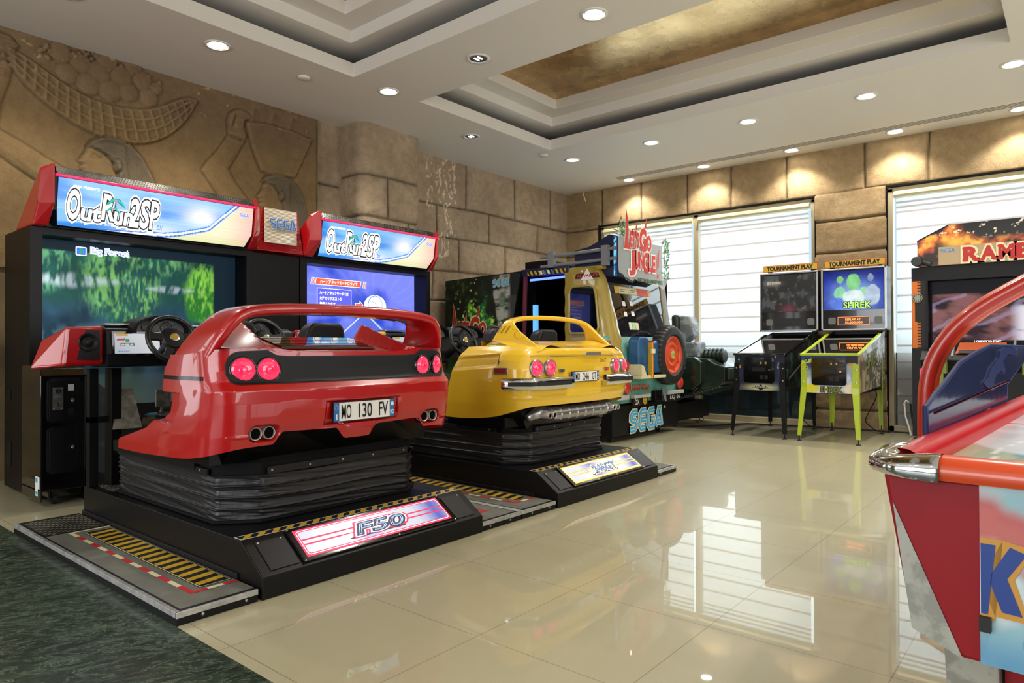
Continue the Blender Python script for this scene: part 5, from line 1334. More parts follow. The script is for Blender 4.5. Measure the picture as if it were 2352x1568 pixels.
# roof hoop with sail panels
path = [(.645,1.03),(.635,1.07),(.61,1.12),(.58,1.17),(.545,1.215),(.50,1.248),(.44,1.268),(.34,1.283),(.18,1.292),(0,1.295)]
path = [(-a,b) for a, b in path]+[(a,b) for a, b in path[::-1][1:]]
pth = resamp(path, 97)
for _ in range(2): pth[1:-1] = (pth[:-2]+2*pth[1:-1]+pth[2:])/4
tn = np.gradient(pth, axis=0); tn /= np.linalg.norm(tn,axis=1)[:,None]; nn_ = np.stack([-tn[:,1],tn[:,0]],-1)
rows = []; HG = []
for (a, z), n2 in zip(pth, nn_):
    yr = np.interp(z,[1.03,1.07,1.12,1.18,1.24,1.27,1.295],[2.86,2.90,2.975,3.065,3.13,3.15,3.15]); yfz = np.interp(z,[1.03,1.07,1.1,1.12,1.2,1.26,1.295],[3.36,3.29,3.245,3.24,3.22,3.215,3.215])
    # sail panels bulge outward toward the rear bottom so that they blend into the haunch
    ch = (yfz-yr)/2; yc = (yr+yfz)/2; th = .017; row = []
    for k in range(nsec):
        an = 2*PI*k/nsec; cs, sn = math.cos(an), math.sin(an); u_ = math.copysign(abs(cs)**.45, cs); w_ = math.copysign(abs(sn)**.6, sn); o_ = (w_-1)*th
        sh_ = .15*(1-u_)/2*float(np.clip((1.25-z)/.2,0,1))*(-1 if a > 0 else 1)
        row.append((cx+a+sh_+n2[0]*o_, yc+ch*u_, z+n2[1]*o_-.02*(1-u_)/2*float(np.clip((1.25-z)/.2,0,1))))
    rows.append(row)
hoop = MB(); hoop.grid(rows[::-1], 0, closeu=True); b_ = len(body.v); body.v += hoop.v; body.f += [tuple(b_+i for i in f_) for f_ in hoop.f]; body.m += hoop.m
def deck_y(x, y):
    ax = np.abs(x); z = 1.045+.055*sstep(y,2.86,3.2)-.004*np.exp(-((y-2.99)/.05)**2)
    z = z+.02*np.exp(-((ax-.46)/.09)**2)*sstep(3.25-y,0,.2)
    z = z-.028*sstep(ax,.50,.66)*sstep(3.3-y,0,.3)
    return z
X_, Y_ = np.meshgrid(np.linspace(-.63,.63,140), np.linspace(2.872,3.33,44)); Zd = deck_y(X_,Y_)
Dk = np.stack([X_*np.interp(Y_,[2.872,2.93,3.0],[.86,.96,1.0])+cx,Y_,Zd],-1); grid_mb(body, Dk); fr = [tuple(p) for p in Dk[-1]]; body.grid([fr,[(a,b,c-.10) for a,b,c in fr]])
BODY_Y = bvh_of(body)
bo = body.build('body_shell', [YEL, mat('scoop_shadow_mesh','#5a4410',.6)], pod, smooth=True); bo.modifiers.new('es','EDGE_SPLIT').split_angle = math.radians(42)
syy = lambda x, z: sy(x, z, BODY_Y)
for s in (-1,1):
    for a in (.58,.435):
        zz = .905; y_ = syy(s*a,zz); m_ = taillight(bo, (cx+s*a, y_-.018, zz), .052, ((.22 if a > .5 else .06)*s,-1,0), SILV, 1.17)
    # chrome bumper wrapping the corner
    m = MB(); pts = []
    for a in np.linspace(.245 if s < 0 else .20,.655,16): pts.append((s*a, syy(s*a,.80)-.035))
    pts += [(s*.715, 2.93),(s*.752, 2.97),(s*.765, 3.01)]
    prof = [(.0,-.042),(.020,-.039),(.030,-.022),(.032,0),(.030,.022),(.020,.039),(.0,.042),(-.012,.02),(-.012,-.02)]
    p = np.array(pts); tg = np.gradient(p,axis=0); tg /= np.linalg.norm(tg,axis=1)[:,None]; nm = np.stack([tg[:,1],-tg[:,0]],-1)*s
    rws = [[(cx+p[i,0]+nm[i,0]*o_, p[i,1]+nm[i,1]*o_, .80+z_) for o_, z_ in prof] for i in range(len(p))]
    k0 = len(m.v); m.grid(rws if s > 0 else rws[::-1], closeu=True); nP = len(rws)
    m.f.append(tuple(range(9))); m.m.append(0); m.f.append(tuple(k0+(nP-1)*9+i for i in range(9))[::-1]); m.m.append(0)
    bp = m.build('chrome_bumper', CHR, bo, auto=50)
    m = MB(); m.grid([[(cx+p[i,0]+nm[i,0]*.0325, p[i,1]+nm[i,1]*.0325, .80+z_) for z_ in (-.014,.014)] for i in range(1,len(p)-1)][::-s]); m.build('rubber_strip', RUB, bp)
m = MB()
def sidept(yv, z):
    h = BODY_Y.ray_cast(Vector((cx-1.5,yv,z)), Vector((1,0,0)), 1.5); return Vector((h[0].x,yv,z)) if h[0] else Vector((cx-.74,yv,z))
a_, b_ = sidept(3.10,.888), sidept(2.985,.888); d_ = (b_-a_).normalized(); n_ = Vector((-d_.y,d_.x,0)); n_ = n_ if n_.x < 0 else -n_
for z0_, z1_, g_, o_, k_ in ((.864,.912,.0,.010,0),(.872,.904,.008,.012,1)):
    q0, q1 = a_+d_*g_+n_*o_, b_-d_*g_+n_*o_; m.prism([(q0.x,q0.y,z0_),(q1.x,q1.y,z0_),(q1.x,q1.y,z1_),(q0.x,q0.y,z1_)], -n_*(.018 if k_ == 0 else .003), k_)
m.build('side_marker', [SILV, mat('dark_red_lens','#8a2418',.25)], bo, bevel=.003)
plate(bo, (cx-.035,2.826,.835), .36, .076, 'MO 246 GT')
m = MB(); yb_ = syy(.1,1.0)-.012
m.add([(cx-.03,yb_+.0,.992),(cx+.20,yb_,.992),(cx+.19,yb_+.004,1.014),(cx+.0,yb_+.004,1.014)], [(0,1,2,3)]); m.prism([(cx-.03,yb_,.992),(cx+.20,yb_,.992),(cx+.195,yb_+.006,1.013),(cx+.0,yb_+.006,1.013)], (0,.014,0), 0)
m.build('boot_handle', SILV, bo, bevel=.003)
m = MB()
for sx_, mt_ in ((-.30,0),(.30,1)):
    yb_ = syy(sx_,.865)-.012; m.box(cx+sx_-.028,cx+sx_+.028,yb_,yb_+.012,.872,.894,0); m.box(cx+sx_-.020,cx+sx_+.020,yb_-.001,yb_,.877,.889,1+mt_)
m.build('reflector_tag', [SILV, mat('blue_lens','#3a5570',.3), mat('bright_red_lens','#e04040',.3)], bo)
m = MB(); m.text('Dino GT', (cx+.22,syy(.25,.95)-.006,.935), (1,0,0), (0,0,1), .085, .03, 0, shear=.3, off=0); m.build('script_badge', BLKP, bo)
# boot lid seam
m = MB()
def seam(pts, wd=.004):
    q = resamp(pts, 60); k = len(q)
    for i in range(k-1):
        pass
    rr = [[],[]]
    for i in range(k):
        x, z = q[i]; y_ = syy(x, z)-.0012; rr[0].append((cx+x,y_,z-wd/2)); rr[1].append((cx+x,y_,z+wd/2))
    m.grid(rr)
seam([(-.42,.985),(.42,.985)]); m.grid([[(cx+s*.42-.002,syy(.42*s,.985)-.001,.985),(cx+s*.36-.002,2.875,1.05)] for s in (1,)]+[[(cx+.422,syy(.42,.985)-.001,.985),(cx+.362,2.875,1.05)]]); m.grid([[(cx-.42-.002,syy(-.42,.985)-.001,.985),(cx-.36-.002,2.875,1.05)],[(cx-.418,syy(-.42,.985)-.001,.985),(cx-.358,2.875,1.05)]])
m.build('panel_seam', mat('dark_gold_seam','#7a5a10',.6), bo)
# vents and filler cap on the left sail panel (conformed from -X)
m = MB()
def on_sail(y, z):
    h = BODY_Y.ray_cast(Vector((cx-1.2,y,z)), Vector((1,0,0)), 1.5); return Vector((h[0].x-.003,y,z)) if h[0] else Vector((cx-.6,y,z))
for k_ in range(3):
    y0_ = 3.205-.032*k_; m.grid([[on_sail(y0_+.016*f_+.0+d_, 1.155+.05*(1-f_)) for d_ in (-.006,.006)] for f_ in np.linspace(0,1,5)])
for k_ in range(28):
    a0, a1 = 2*PI*k_/28, 2*PI*(k_+1)/28
    m.grid([[on_sail(3.045+.047*q_*math.cos(a0),1.145+.034*q_*math.sin(a0)) for q_ in (.955,1.0)],[on_sail(3.045+.047*q_*math.cos(a1),1.145+.034*q_*math.sin(a1)) for q_ in (.955,1.0)]])
m.build('vent_slots', mat('deep_gold_recess','#a07a14',.6), bo)
# undertray, silencer, exhausts
m = MB(); m.grid([[(cx-.69,3.12,.57),(cx-.60,2.98,.60),(cx,2.93,.645),(cx+.60,2.98,.61),(cx+.69,3.12,.58)],[(cx-.6,3.2,.47),(cx-.5,3.02,.47),(cx,3.0,.47),(cx+.5,3.02,.47),(cx+.6,3.2,.47)]])
m.box(cx-.70,cx+.70,3.05,3.6,.49,.56); m.build('undertray', mat('black_undertray','#060607',.3,spec=.25), pod)
m = MB(); rr = []
for x in np.linspace(-.36,.36,91):
    rb = .052+.005*(abs(((x+.36)/.103) % 1-.5) > .43); rr.append([(cx+x, 2.93+rb*1.1*math.cos(a), .565+rb*math.sin(a)) for a in np.linspace(0,2*PI,20)[:-1]])
m.grid(rr, closeu=True); m.f += [tuple(range(19))[::-1], tuple(90*19+i for i in range(19))]; m.m += [0,0]
m.box(cx-.38,cx+.38,2.865,2.88,.575,.583)
mf = m.build('silencer', mat('cast_aluminium','#a9aaac',.32,metal=.9), pod, auto=50)
for s in (-1,1):
    m = MB(); m.tube([(cx+s*.36,2.95,.57),(cx+s*.45,2.95,.585),(cx+s*.55,2.97,.55)], [.05,.045,.03], 14); m.build('exhaust_manifold', SILV, mf, smooth=True)
    m = MB()
    for a in (.40,.455):
        C = Vector((cx+s*a,2.85,.572)); m.lathe([(.020,.12),(.022,-.012),(.020,-.016),(.018,-.014),(.0175,-.004)], C, (0,1,0), 22, 0); m.disc(C+Vector((0,-.006,0)),(0,-1,0),.0178,18,1)
    m.build('twin_exhaust', [mat('satin_tip','#c9c6bd',.4,metal=.5), mat('deep_black','#030303',.8,spec=.1)], mf, auto=40)
for x in (4.12, 4.72): seat(pod, x, 3.68)
dashboard(pod, cx, YEL, (-.14,.30), 3.98)
m = MB(); m.box(cx-.6,cx+.6,3.3,4.3,.46,.52); m.build('cockpit_floor', BLK, pod)

# ---------------------------------------------------------------- coin box by the forest screen
def coin_box(x0, label):
    r = thing('coin_box', label, 'coin box', (x0+.13,5.45,0), group='coin boxes')
    x1, y0, y1 = x0+.265, 5.255, 5.655
    m = MB(); m.prism([(x0,y1,.10),(x0,y1,.935),(x0,y0+.10,.935),(x0,y0+.03,.915),(x0,y0,.87),(x0,y0,.10)][::-1], (x1-x0,0,0)); m.box(x0,x0+.012,y0+.005,y1,.035,.12); m.box(x0+.07,x1,y0+.08,y1,.04,.12)
    m.build('housing', BLKG, r, bevel=.006)
    for n_, z0, z1 in (('coin_door',.555,.85),('cash_door',.215,.525)):
        m = MB(); A = ((1,0,0),(0,0,1)); w_ = .20
        m.prism([(x0+.035+a, y0-.004, z0+b) for a, b in rrect(0,w_,0,z1-z0,.03)], (0,.006,0), 0); m.prism([(x0+.035+a, y0-.009, z0+b) for a, b in rrect(.012,w_-.012,.012,z1-z0-.012,.024)], (0,.006,0), 0)
        d = m.build(n_, BLK, r, bevel=.002)
        m = MB()
        if n_ == 'coin_door':
            m.box(x0+.065,x0+.125,y0-.018,y0-.009,.64,.79,0); m.disc((x0+.098,y0-.019,.765),(0,-1,0),.017,18,2); m.box(x0+.096,x0+.099,y0-.021,y0-.018,.75,.78,1); m.box(x0+.078,x0+.112,y0-.020,y0-.018,.725,.733,3)
            m.box(x0+.092,x0+.097,y0-.021,y0-.018,.66,.69,1)
            for a in (x0+.071,x0+.119):
                for b in (.648,.782): screw(m,(a,y0-.018,b),(0,-1,0),.004,2)
            m.build('coin_mech', [STEEL, BLKP, CHR, BLUEP], d)
            m = MB(); m.box(x0+.155,x0+.19,y0-.013,y0-.009,.765,.81,0); m.box(x0+.155,x0+.19,y0-.011,y0-.0085,.60,.65,1); m.build('sticker', [mat('grey_label','#b8bcb8',.5), BLKP], d)
            m = MB(); m.lathe([(.016,0),(.015,.008),(.008,.009),(.0005,.006)], (x0+.178,y0-.009,.70), (0,-1,0), 18)
        else: m.lathe([(.016,0),(.015,.008),(.008,.009),(.0005,.006)], (x0+.178,y0-.009,.385), (0,-1,0), 18)
        m.build('lock', CHR, d)
    m = MB(); m.poly([(.0,.0),(.05,.0),(.05,.05),(.085,.05),(.085,.13),(.0,.13)], (x0-.0008,y0+.10,.07), (0,-1,0), (0,0,1), 0, 0); m.poly([(.005,.09),(.045,.09),(.045,.12),(.005,.12)], (x0-.001,y0+.10,.07), (0,-1,0), (0,0,1), .0002, 1); m.poly([(.005,.01),(.045,.01),(.045,.03),(.005,.03)], (x0-.001,y0+.10,.07), (0,-1,0), (0,0,1), .0002, 1)
    m.build('label', [WHT, LBLUE], r)
    for yy in (5.33,5.55):
        m = MB(); m.lathe([(.034,-.012),(.036,0),(.034,.012)], (x0+.10,yy,.036), (1,0,0), 20); m.disc((x0+.088,yy,.036),(-1,0,0),.03,16); m.box(x0+.085,x0+.115,yy-.02,yy+.02,.05,.10); m.build('caster', RUB, r, smooth=False, auto=40)
    return r
coin_box(1.455,'black coin box with silver coin slot in front of the forest screen, at far left')
def sm(path, n=60):
    p = np.array([tuple(v) for v in path]); d = np.r_[0,np.cumsum(np.linalg.norm(np.diff(p,axis=0),axis=1))]; t = np.linspace(0,d[-1],n); o = np.stack([np.interp(t,d,p[:,i]) for i in range(3)],-1)
    for _ in range(3): o[1:-1] = (o[:-2]+2*o[1:-1]+o[2:])/4
    return [tuple(v) for v in o]
# ================================================================ JUNGLE SHOOTING CABINET
GOLDP = mat('olive_gold_plastic', '#a38d3c', .22, coat=.8, coatr=.05)
TEAL = mat('teal_plastic', '#6aa394', .4, var=('#4c8a80',5,.4,.6))
NAVY = mat('navy_panel', '#151a3d', .35)
GREYP = mat('grey_plastic', '#7f8283', .4)
r = thing('jungle_shooting_cabinet', 'jeep-shaped jungle shooting cabinet with gold roof frame, spare tyre and mural side', 'arcade machine', (7.1,5.1,0))
x0, x1, y0, y1 = 6.35, 7.92, 3.87, 6.44
m = MB(); m.box(x0,x1,y0+.01,5.05,.075,.40); m.build('base_skirt', BLK, r, bevel=.005)
for x, y in ((6.45,3.97),(7.62,4.0),(6.45,4.95),(7.8,4.95)):
    m = MB(); m.lathe([(.030,-.011),(.034,0),(.030,.011)], (x,y,.034), (1,0,0), 18); m.box(x-.016,x+.016,y-.02,y+.02,.045,.085); m.disc((x-.012,y,.034),(-1,0,0),.03,14); m.build('caster', RUB, r, auto=40)
t = MB(); sega_logo(t, (6.70,y0+.004,.088), (1,0,0), (0,0,1), .80, .245, 0, 1, 0, off=.003, shear=.10, reg=True); t.build('maker_logo', [CREAMP, LBLUE], r)
# mural screen housing
m = MB(); pr = [(6.44,.08),(6.44,1.93),(5.14,1.97),(5.30,1.25),(5.30,.08)]
m.prism([(x0+.01,a,b) for a, b in pr], (x1-x0-.02,0,0)); m.build('screen_housing', BLK, r)
def mural(X, Y):
    # X runs toward the room (-Y world)
    leaf = fbm(X*9,Y*9,5,3); leaf2 = fbm(X*22,Y*22,4,6); big = fbm(X*2.2+.3,Y*2.2,3,12)
    C = np.broadcast_to(npcol('#0a130b'),X.shape+(3,)).copy(); C = lerp(C, npcol('#123a1a'), sstep(leaf,.4,.6)); C = lerp(C, npcol('#1d6b3a'), sstep(leaf,.5,.65)*sstep(big,.4,.6))
    C = lerp(C, npcol('#7fc42e'), sstep(leaf2*.6+leaf*.4,.56,.64)*sstep(big,.5,.66)); C = lerp(C, npcol('#cfe070'), (leaf2 > .70)*sstep(big,.5,.7))
    tr = sstep(X-(.95-.12*(Y-.6)+.05*fbm(Y*6,X*0,2,4)),0,.03)*sstep(1.16-.02*Y-X,0,.02); C = lerp(C, npcol('#a6a49a'), tr*.95*sstep(fbm(X*6,Y*18,3,22),.25,.5)); C = lerp(C, npcol('#3a3a3a'), sstep(X-1.06,0,.04)*.8*(Y < 1.6))
    C = lerp(C, npcol('#0b0f0c'), sstep(Y,1.45,1.7)*sstep(leaf,.35,.6)*.9)
    return C
def mural_mask(X, Y): return (Y < 1.845+.03*X/1.3) & (X < np.interp(Y,[0,1.17,1.9],[1.14,1.14,1.295]))
art('side_mural', (x0+.006,6.44,.085), (0,-1,0), (0,0,1), 1.30, 1.885, .009, mural, ARTM, r, mask=mural_mask)
t = MB(); sega_logo(t, (x0+.004,5.60,1.80), (0,-1,0), (0,0,1), .27, .095, 0, 1, 0, off=.003, shear=.05); t.build('maker_logo', [CREAMP, LBLUE], r); t = MB()
# flame style title
def jungle_title(t, P, R, U, s, so, sf, off=.003):
    def tx(st, x, y, w, h):
        for b_, m_, o_ in ((.12,so,0),(.055,sf,.0012)): t.text(st, P3(P,R,U,x*s,y*s), R, U, w*s, h*s, m_, bold=b_, off=off+o_, shear=.0)
    def fl(pts, grow=1.0):
        c = np.mean(pts,0)
        for g_, m_, o_ in ((1.25,so,.0004),(1.0,sf,.0022)):
            t.poly([((c[0]+(a-c[0])*g_)*s,(c[1]+(b-c[1])*(1+(g_-1)*.35))*s) for a, b in pts], P, R, U, off+o_, m_)
    fl([(-.02,0),(.22,.0),(.13,.12),(.14,.34),(.11,.55),(.05,.72),(.05,.45),(.02,.2)])
    tx("ET'S", .20, .06, .30, .27); tx('G', .55, .03, .22, .38); tx('O', .80, .05, .17, .26)
    fl([(.70,.40),(.78,.46),(.80,.66),(.73,.50)]); fl([(.40,.36),(.44,.38),(.43,.52),(.39,.42)])
    return tx, fl
jungle_title(t, (x0+.004,6.32,1.17), (0,-1,0), (0,0,1), .62, 0, 1)
t.build('mural_title', [CREAMP, mat('flame_red_print','#b8321c',.45), LBLUE], r)
for k_ in (): pass
# roof beam, doorway, interior
m = MB(); m.box(x0+.02,x1-.02,4.46,5.16,1.90,1.985); m.build('roof_beam', NAVY, r, bevel=.006)
m = MB(); hazard(m, (x0+.018,5.06,1.905), (0,-1,0), (0,0,1), .56, .052, 9, -.03, 0, 1)
for k_ in range(4): m.poly([(.20+k_*.055,.004),(.23+k_*.055,.004),(.215+k_*.055,.048),(.185+k_*.055,.048)], (x0+.018,5.06,1.905), (0,-1,0), (0,0,1), .003, 2+k_ % 2)
m.build('hazard_strip', [YELP, BLKP, WHT, BLUEP], r)
m = MB(); m.box(x0+.25,x1-.02,5.12,5.28,.4,1.9); m.build('interior_screen', mat('dark_screen','#05060a',.15,coat=.5), r)
m = MB(); m.box(x0+.06,x1-.06,4.0,5.14,.38,.44); m.build('cabin_floor', BLK, r)
m = MB(); m.quad((x1-.04,4.0,.4),(x1-.04,5.14,.4),(x1-.04,5.14,1.9),(x1-.04,4.0,1.9)); m.build('cabin_lining', mat('dark_lining','#0a0b12',.5), r)
m = MB(); m.tube([(x0+.03,5.10,1.9),(x0+.05,5.13,1.5),(x0+.05,5.16,.5)], .028, 10); m.build('maroon_strap', mat('maroon_fabric','#5a1220',.7), r, smooth=True)
m = MB(); m.box(x0+.10,x0+.14,4.99,5.045,.45,1.56); m.build('lit_blue_strip', mat('lit_blue_panel','#5aa0e0',.3,emit=rgb('#5a9fe8'),es=.9), r)
m = MB(); m.tube([(x0+.1,5.08,1.86),(x0+.1,4.5,1.87)], .014, 8); m.build('blue_light_tube', mat('lit_blue_tube','#3a50ff',.3,emit=rgb('#4a66ff'),es=3.0), r)
# gold roof frame : lofted rear corner each side
def corner_frame(s):
    xe = x0 if s < 0 else x1
    m = MB(); rows = []
    for z in np.linspace(.98,1.945,30):
        t_ = (z-.98)/.965; Yr = 3.865+.19*t_+.05*max(0,(t_-.85)/.15)**2; ins = .02+.0*t_+.06*max(0,(t_-.9)/.1)**2; xi = .275-.13*t_; Ys = 4.515-.0*t_
        P = [(0.02,Ys),(0+ins*.5,Ys-.03),(ins*.3,4.3),(ins*.3,4.1),(ins*.3+.004,Yr+.09),(ins*.3+.03,Yr+.03),(ins*.3+.09,Yr),(xi-.03,Yr),(xi,Yr+.012),(xi,Yr+.06)]
        rows.append([(xe-s*a, b+.004*math.sin(z*30+a*60), z) for a, b in P])
    # top lip
    rows.append([(p[0]-s*-.0+(-s)*.06, p[1]+.05, 1.965) for p in rows[-1]])
    m.grid(rows if s > 0 else rows[::-1]); return m
for s in (-1,1):
    f_ = corner_frame(s).build('roof_frame', GOLDP, r, smooth=True)
    xe = x0 if s < 0 else x1; A = ((0,-1,0),(0,0,1)) if s < 0 else ((0,1,0),(0,0,1))
    if s < 0:
        o_ = [(.0,.04),(.03,.0),(.33,.0),(.375,.02),(.39,.07),(.355,.44),(.33,.51),(.27,.53),(.05,.53),(.01,.50),(0,.45)]
        m = MB(); P0 = Vector((xe-.010,4.435,1.205)); m.poly(o_, P0, *A, 0, 0)
        w_ = m.build('side_window', mat('dark_side_glass','#07080c',.05,coat=1.0), f_)
        m = MB(); m.tube([P3(P0,*A,a,b) for a, b in o_], .014, 8, closed=True); m.build('window_lip', GOLDP, f_, smooth=True)
        m = MB(); P1 = Vector((xe-.004,4.36,1.80)); m.poly([(0,.02),(.33,.02),(.31,.075),(.02,.075)], P1, *A, .001, 0); m.poly([(.08,.0),(.25,.0),(.165,.13)], P1, *A, .002, 1); m.text('ADVANCE', P3(P1,*A,.03,.032), *A, .28, .032, 2, bold=.03, off=.0035); m.build('roof_badge', [BLKP, WHT, REDP], f_)
        m = MB(); m.poly([(0,0),(.45,0),(.45,.03),(0,.03)], (xe-.004,4.34,1.05), *A, 0, 0); m.poly([(0.0,.035),(.45,.035),(.45,.07),(0,.07)], (xe-.004,4.34,1.05), *A, 0, 1); m.text('ARC', (xe-.004,4.30,1.07), *A, .09, .04, 2, bold=.02, off=.002); m.build('side_stripe', [WHT, mat('orange_print','#cf5a30',.45), BLUEP], f_)
m = MB(); m.box(x0+.03,x1-.03,4.02,4.5,1.915,1.96); m.build('roof_panel', GOLDP, r, bevel=.02)
# rear window
m = MB(); q = [(x0+.27,3.885,1.0),(x1-.27,3.885,1.0),(x1-.15,4.06,1.90),(x0+.15,4.06,1.90)]
m.add(q,[(0,1,2,3)]); m.build('rear_window', mat('dark_rear_glass','#0b0a0e',.03,coat=1.0), r)
Ur = Vector((0,.175,.90)).normalized(); Rr_ = Vector((1,0,0)); Pz = lambda x, z: Vector((x, 3.885+(z-1.0)*.1944-.004, z))
m = MB(); m.poly([(0,0),(.82,0),(.82,.088),(0,.088)], Pz(x0+.28,1.66), Rr_, Ur, .0, 0); m.poly([(.1,.008),(.30,.008),(.30,.08),(.1,.08)], Pz(x0+.28,1.66), Rr_, Ur, .001, 1); m.poly([(.31,.008),(.50,.008),(.50,.08),(.31,.08)], Pz(x0+.28,1.66), Rr_, Ur, .001, 1); m.poly([(.51,.0),(.77,.0),(.77,.088),(.51,.088)], Pz(x0+.28,1.66), Rr_, Ur, .001, 2); m.poly(ell(.05,.044,.036,.036,16), Pz(x0+.28,1.66), Rr_, Ur, .001, 3)
for a_ in (.12,.34): m.poly([(a_,.05),(a_+.13,.05),(a_+.13,.056),(a_,.056)], Pz(x0+.28,1.66), Rr_, Ur, .002, 4); m.poly([(a_,.03),(a_+.1,.03),(a_+.1,.036),(a_,.036)], Pz(x0+.28,1.66), Rr_, Ur, .002, 4)
m.build('instruction_strip', [YELP, CREAMP, mat('orange_red_print','#cf4426',.5), mat('amber_print','#e0b040',.5), BLKP], r)
for dx, z in ((.40,1.52),(.57,1.53),(.40,1.40),(.57,1.41)):
    m = MB(); m.poly(rrect(0,.07,0,.055,.01), Pz(x0+dx,z), Rr_, Ur, 0); m.build('white_sticker', WHT, r)
m = MB()
for k_, c_ in enumerate((0,1,2)): m.poly(rrect(k_*.075,k_*.075+.07,0,.085,.01), Pz(x0+.47,1.25), Rr_, Ur, 0, c_)
m.build('pastel_sticker', [mat('pale_print','#d8dcc8',.5), mat('pale_green_print','#a8d890',.5), mat('pale_peach_print','#e0c8b0',.5)], r)
# grey right pillar
m = MB(); m.add([(x1-.27,3.87,1.0),(x1-.16,3.86,1.0),(x1-.07,4.03,1.9),(x1-.15,4.05,1.9)],[(0,1,2,3)]); m.build('grey_pillar', GREYP, r)
# teal tail
m = MB(); prof = [(3.90,.42),(3.86,.50),(3.84,.60),(3.86,.98),(3.90,1.16),(3.97,1.19),(4.1,1.19)]
rows = [[(x,y+.0*0,z) for y, z in prof] for x in (x0+.0,x0+.02,x0+.25,x1-.25,x1-.02,x1+.02)]
for i_, dy in ((0,.12),(1,.03),(4,.03),(5,.12)): rows[i_] = [(x,y+dy,z) for x, y, z in rows[i_]]
m.grid(rows[::-1]); m.build('tail_body', TEAL, r, smooth=True)
m = MB(); m.quad((x0,4.0,.42),(x0,4.5,.42),(x0,4.5,1.0),(x0,4.0,1.0)); m.quad((x1+.0,4.5,.42),(x1+.0,4.0,.42),(x1+.0,4.0,1.0),(x1+.0,4.5,1.0)); m.build('tail_side', TEAL, r)
for x, z, rd, c_ in ((6.60,.84,.055,0),(6.60,.60,.07,0),(7.90,.74,.055,1),(7.91,.605,.07,0),(6.56,.73,.05,1)):
    m = MB(); m.lathe([(rd*1.1,.0),(rd*1.1,-.02),(rd,-.03),(rd*.6,-.045),(.0005,-.05)], (x,3.86,z), (0,1,0), 22); m.build('tail_lamp', [mat('red_lamp_plastic','#b83424',.25,coat=.5), mat('amber_lamp_plastic','#b87a1c',.25,coat=.5)][c_], r, smooth=True)
JG = mat('green_outline_print','#3f7a2c',.5)
m = MB()
for b_, m_, o_ in ((.08,0,.0),(.02,1,.001)): m.text('JUNGLE WORLD', (6.70,3.845,.548), (1,0,0), (0,0,1), .40, .075, m_, bold=b_, off=.004+o_, shear=.2)
m.build('tail_lettering', [JG, REDP], r)
m = MB(); m.box(6.70,7.08,3.80,3.86,.475,.515,0); m.box(7.50,7.93,3.80,3.86,.475,.52,0); m.box(6.35,6.6,3.81,3.9,.47,.52,0); m.parts('bumper_block', mat('pale_grey_plastic','#a9aca6',.45), r, bevel=.006)
for xa, xb, tx_, w_ in ((6.72,7.06,'DX',.10),(7.55,7.92,'LGJ 06',.26)):
    m = MB(); m.box(xa,xb,3.835,3.85,.385,.475,0); m.text(tx_, ((xa+.04 if w_ < .2 else xa+.07),3.834,.40), (1,0,0), (0,0,1), w_, .06, 1, bold=.0, off=.001); m.build('number_plate', [BLKP, WHT], r)
m = MB(); C_ = (6.99,3.833,.45); A = ((1,0,0),(0,0,1)); m.poly(ell(0,0,.048,.058,24), C_, *A, .001, 0); m.poly(ell(-.016,.016,.006,.012,8), C_, *A, .002, 1); m.poly(ell(.016,.016,.006,.012,8), C_, *A, .002, 1); m.stroke([(.03*math.cos(a),.034*math.sin(a)) for a in np.linspace(PI+.3,2*PI-.3,9)], .006, C_, *A, .002, 1); m.build('smiley_sticker', [YELP, BLKP], r)
m = MB(); m.box(7.18,7.36,3.80,3.86,.42,.54,0); m.tube([(7.27,3.82,.50),(7.27,3.76,.47),(7.27,3.76,.42)], .022, 8); m.build('tow_hook', BLK, r, bevel=.01)
m = MB(); m.add([(7.40,3.835,.56),(7.50,3.835,.56),(7.46,3.80,.40),(7.42,3.80,.40)],[(0,1,2,3)]); m.build('mud_bracket', GREYP, r)
# jerry can with straps on its tray
m = MB(); pr = [(6.62,.76),(7.14,.76),(7.14,1.06),(7.03,1.13),(6.98,1.10),(6.86,1.10),(6.82,1.165),(6.66,1.165),(6.62,1.12)]
m.prism([(a,3.70,b) for a, b in pr], (0,.14,0)); jc = m.build('jerry_can', mat('blue_jerry_plastic','#245a86',.35,var=('#163c60',6,.4,.7)), r, bevel=.018, bseg=3)
m = MB(); m.box(6.60,7.18,3.66,3.85,.70,.735); m.box(6.60,6.615,3.66,3.85,.735,.86); m.add([(6.60,3.66,.735),(6.72,3.66,.735),(6.66,3.66,.84),(6.60,3.66,.86)],[(0,1,2,3)]); m.build('can_tray', mat('cream_plastic','#cdc39a',.45), r, bevel=.006)
m = MB(); m.box(6.825,6.85,3.652,3.70,.70,1.10,0); m.box(6.85,6.868,3.652,3.70,.70,1.115,1); m.box(6.81,6.88,3.64,3.66,.98,1.03,2); m.build('can_strap', [YELP, REDP, CREAMP], jc)
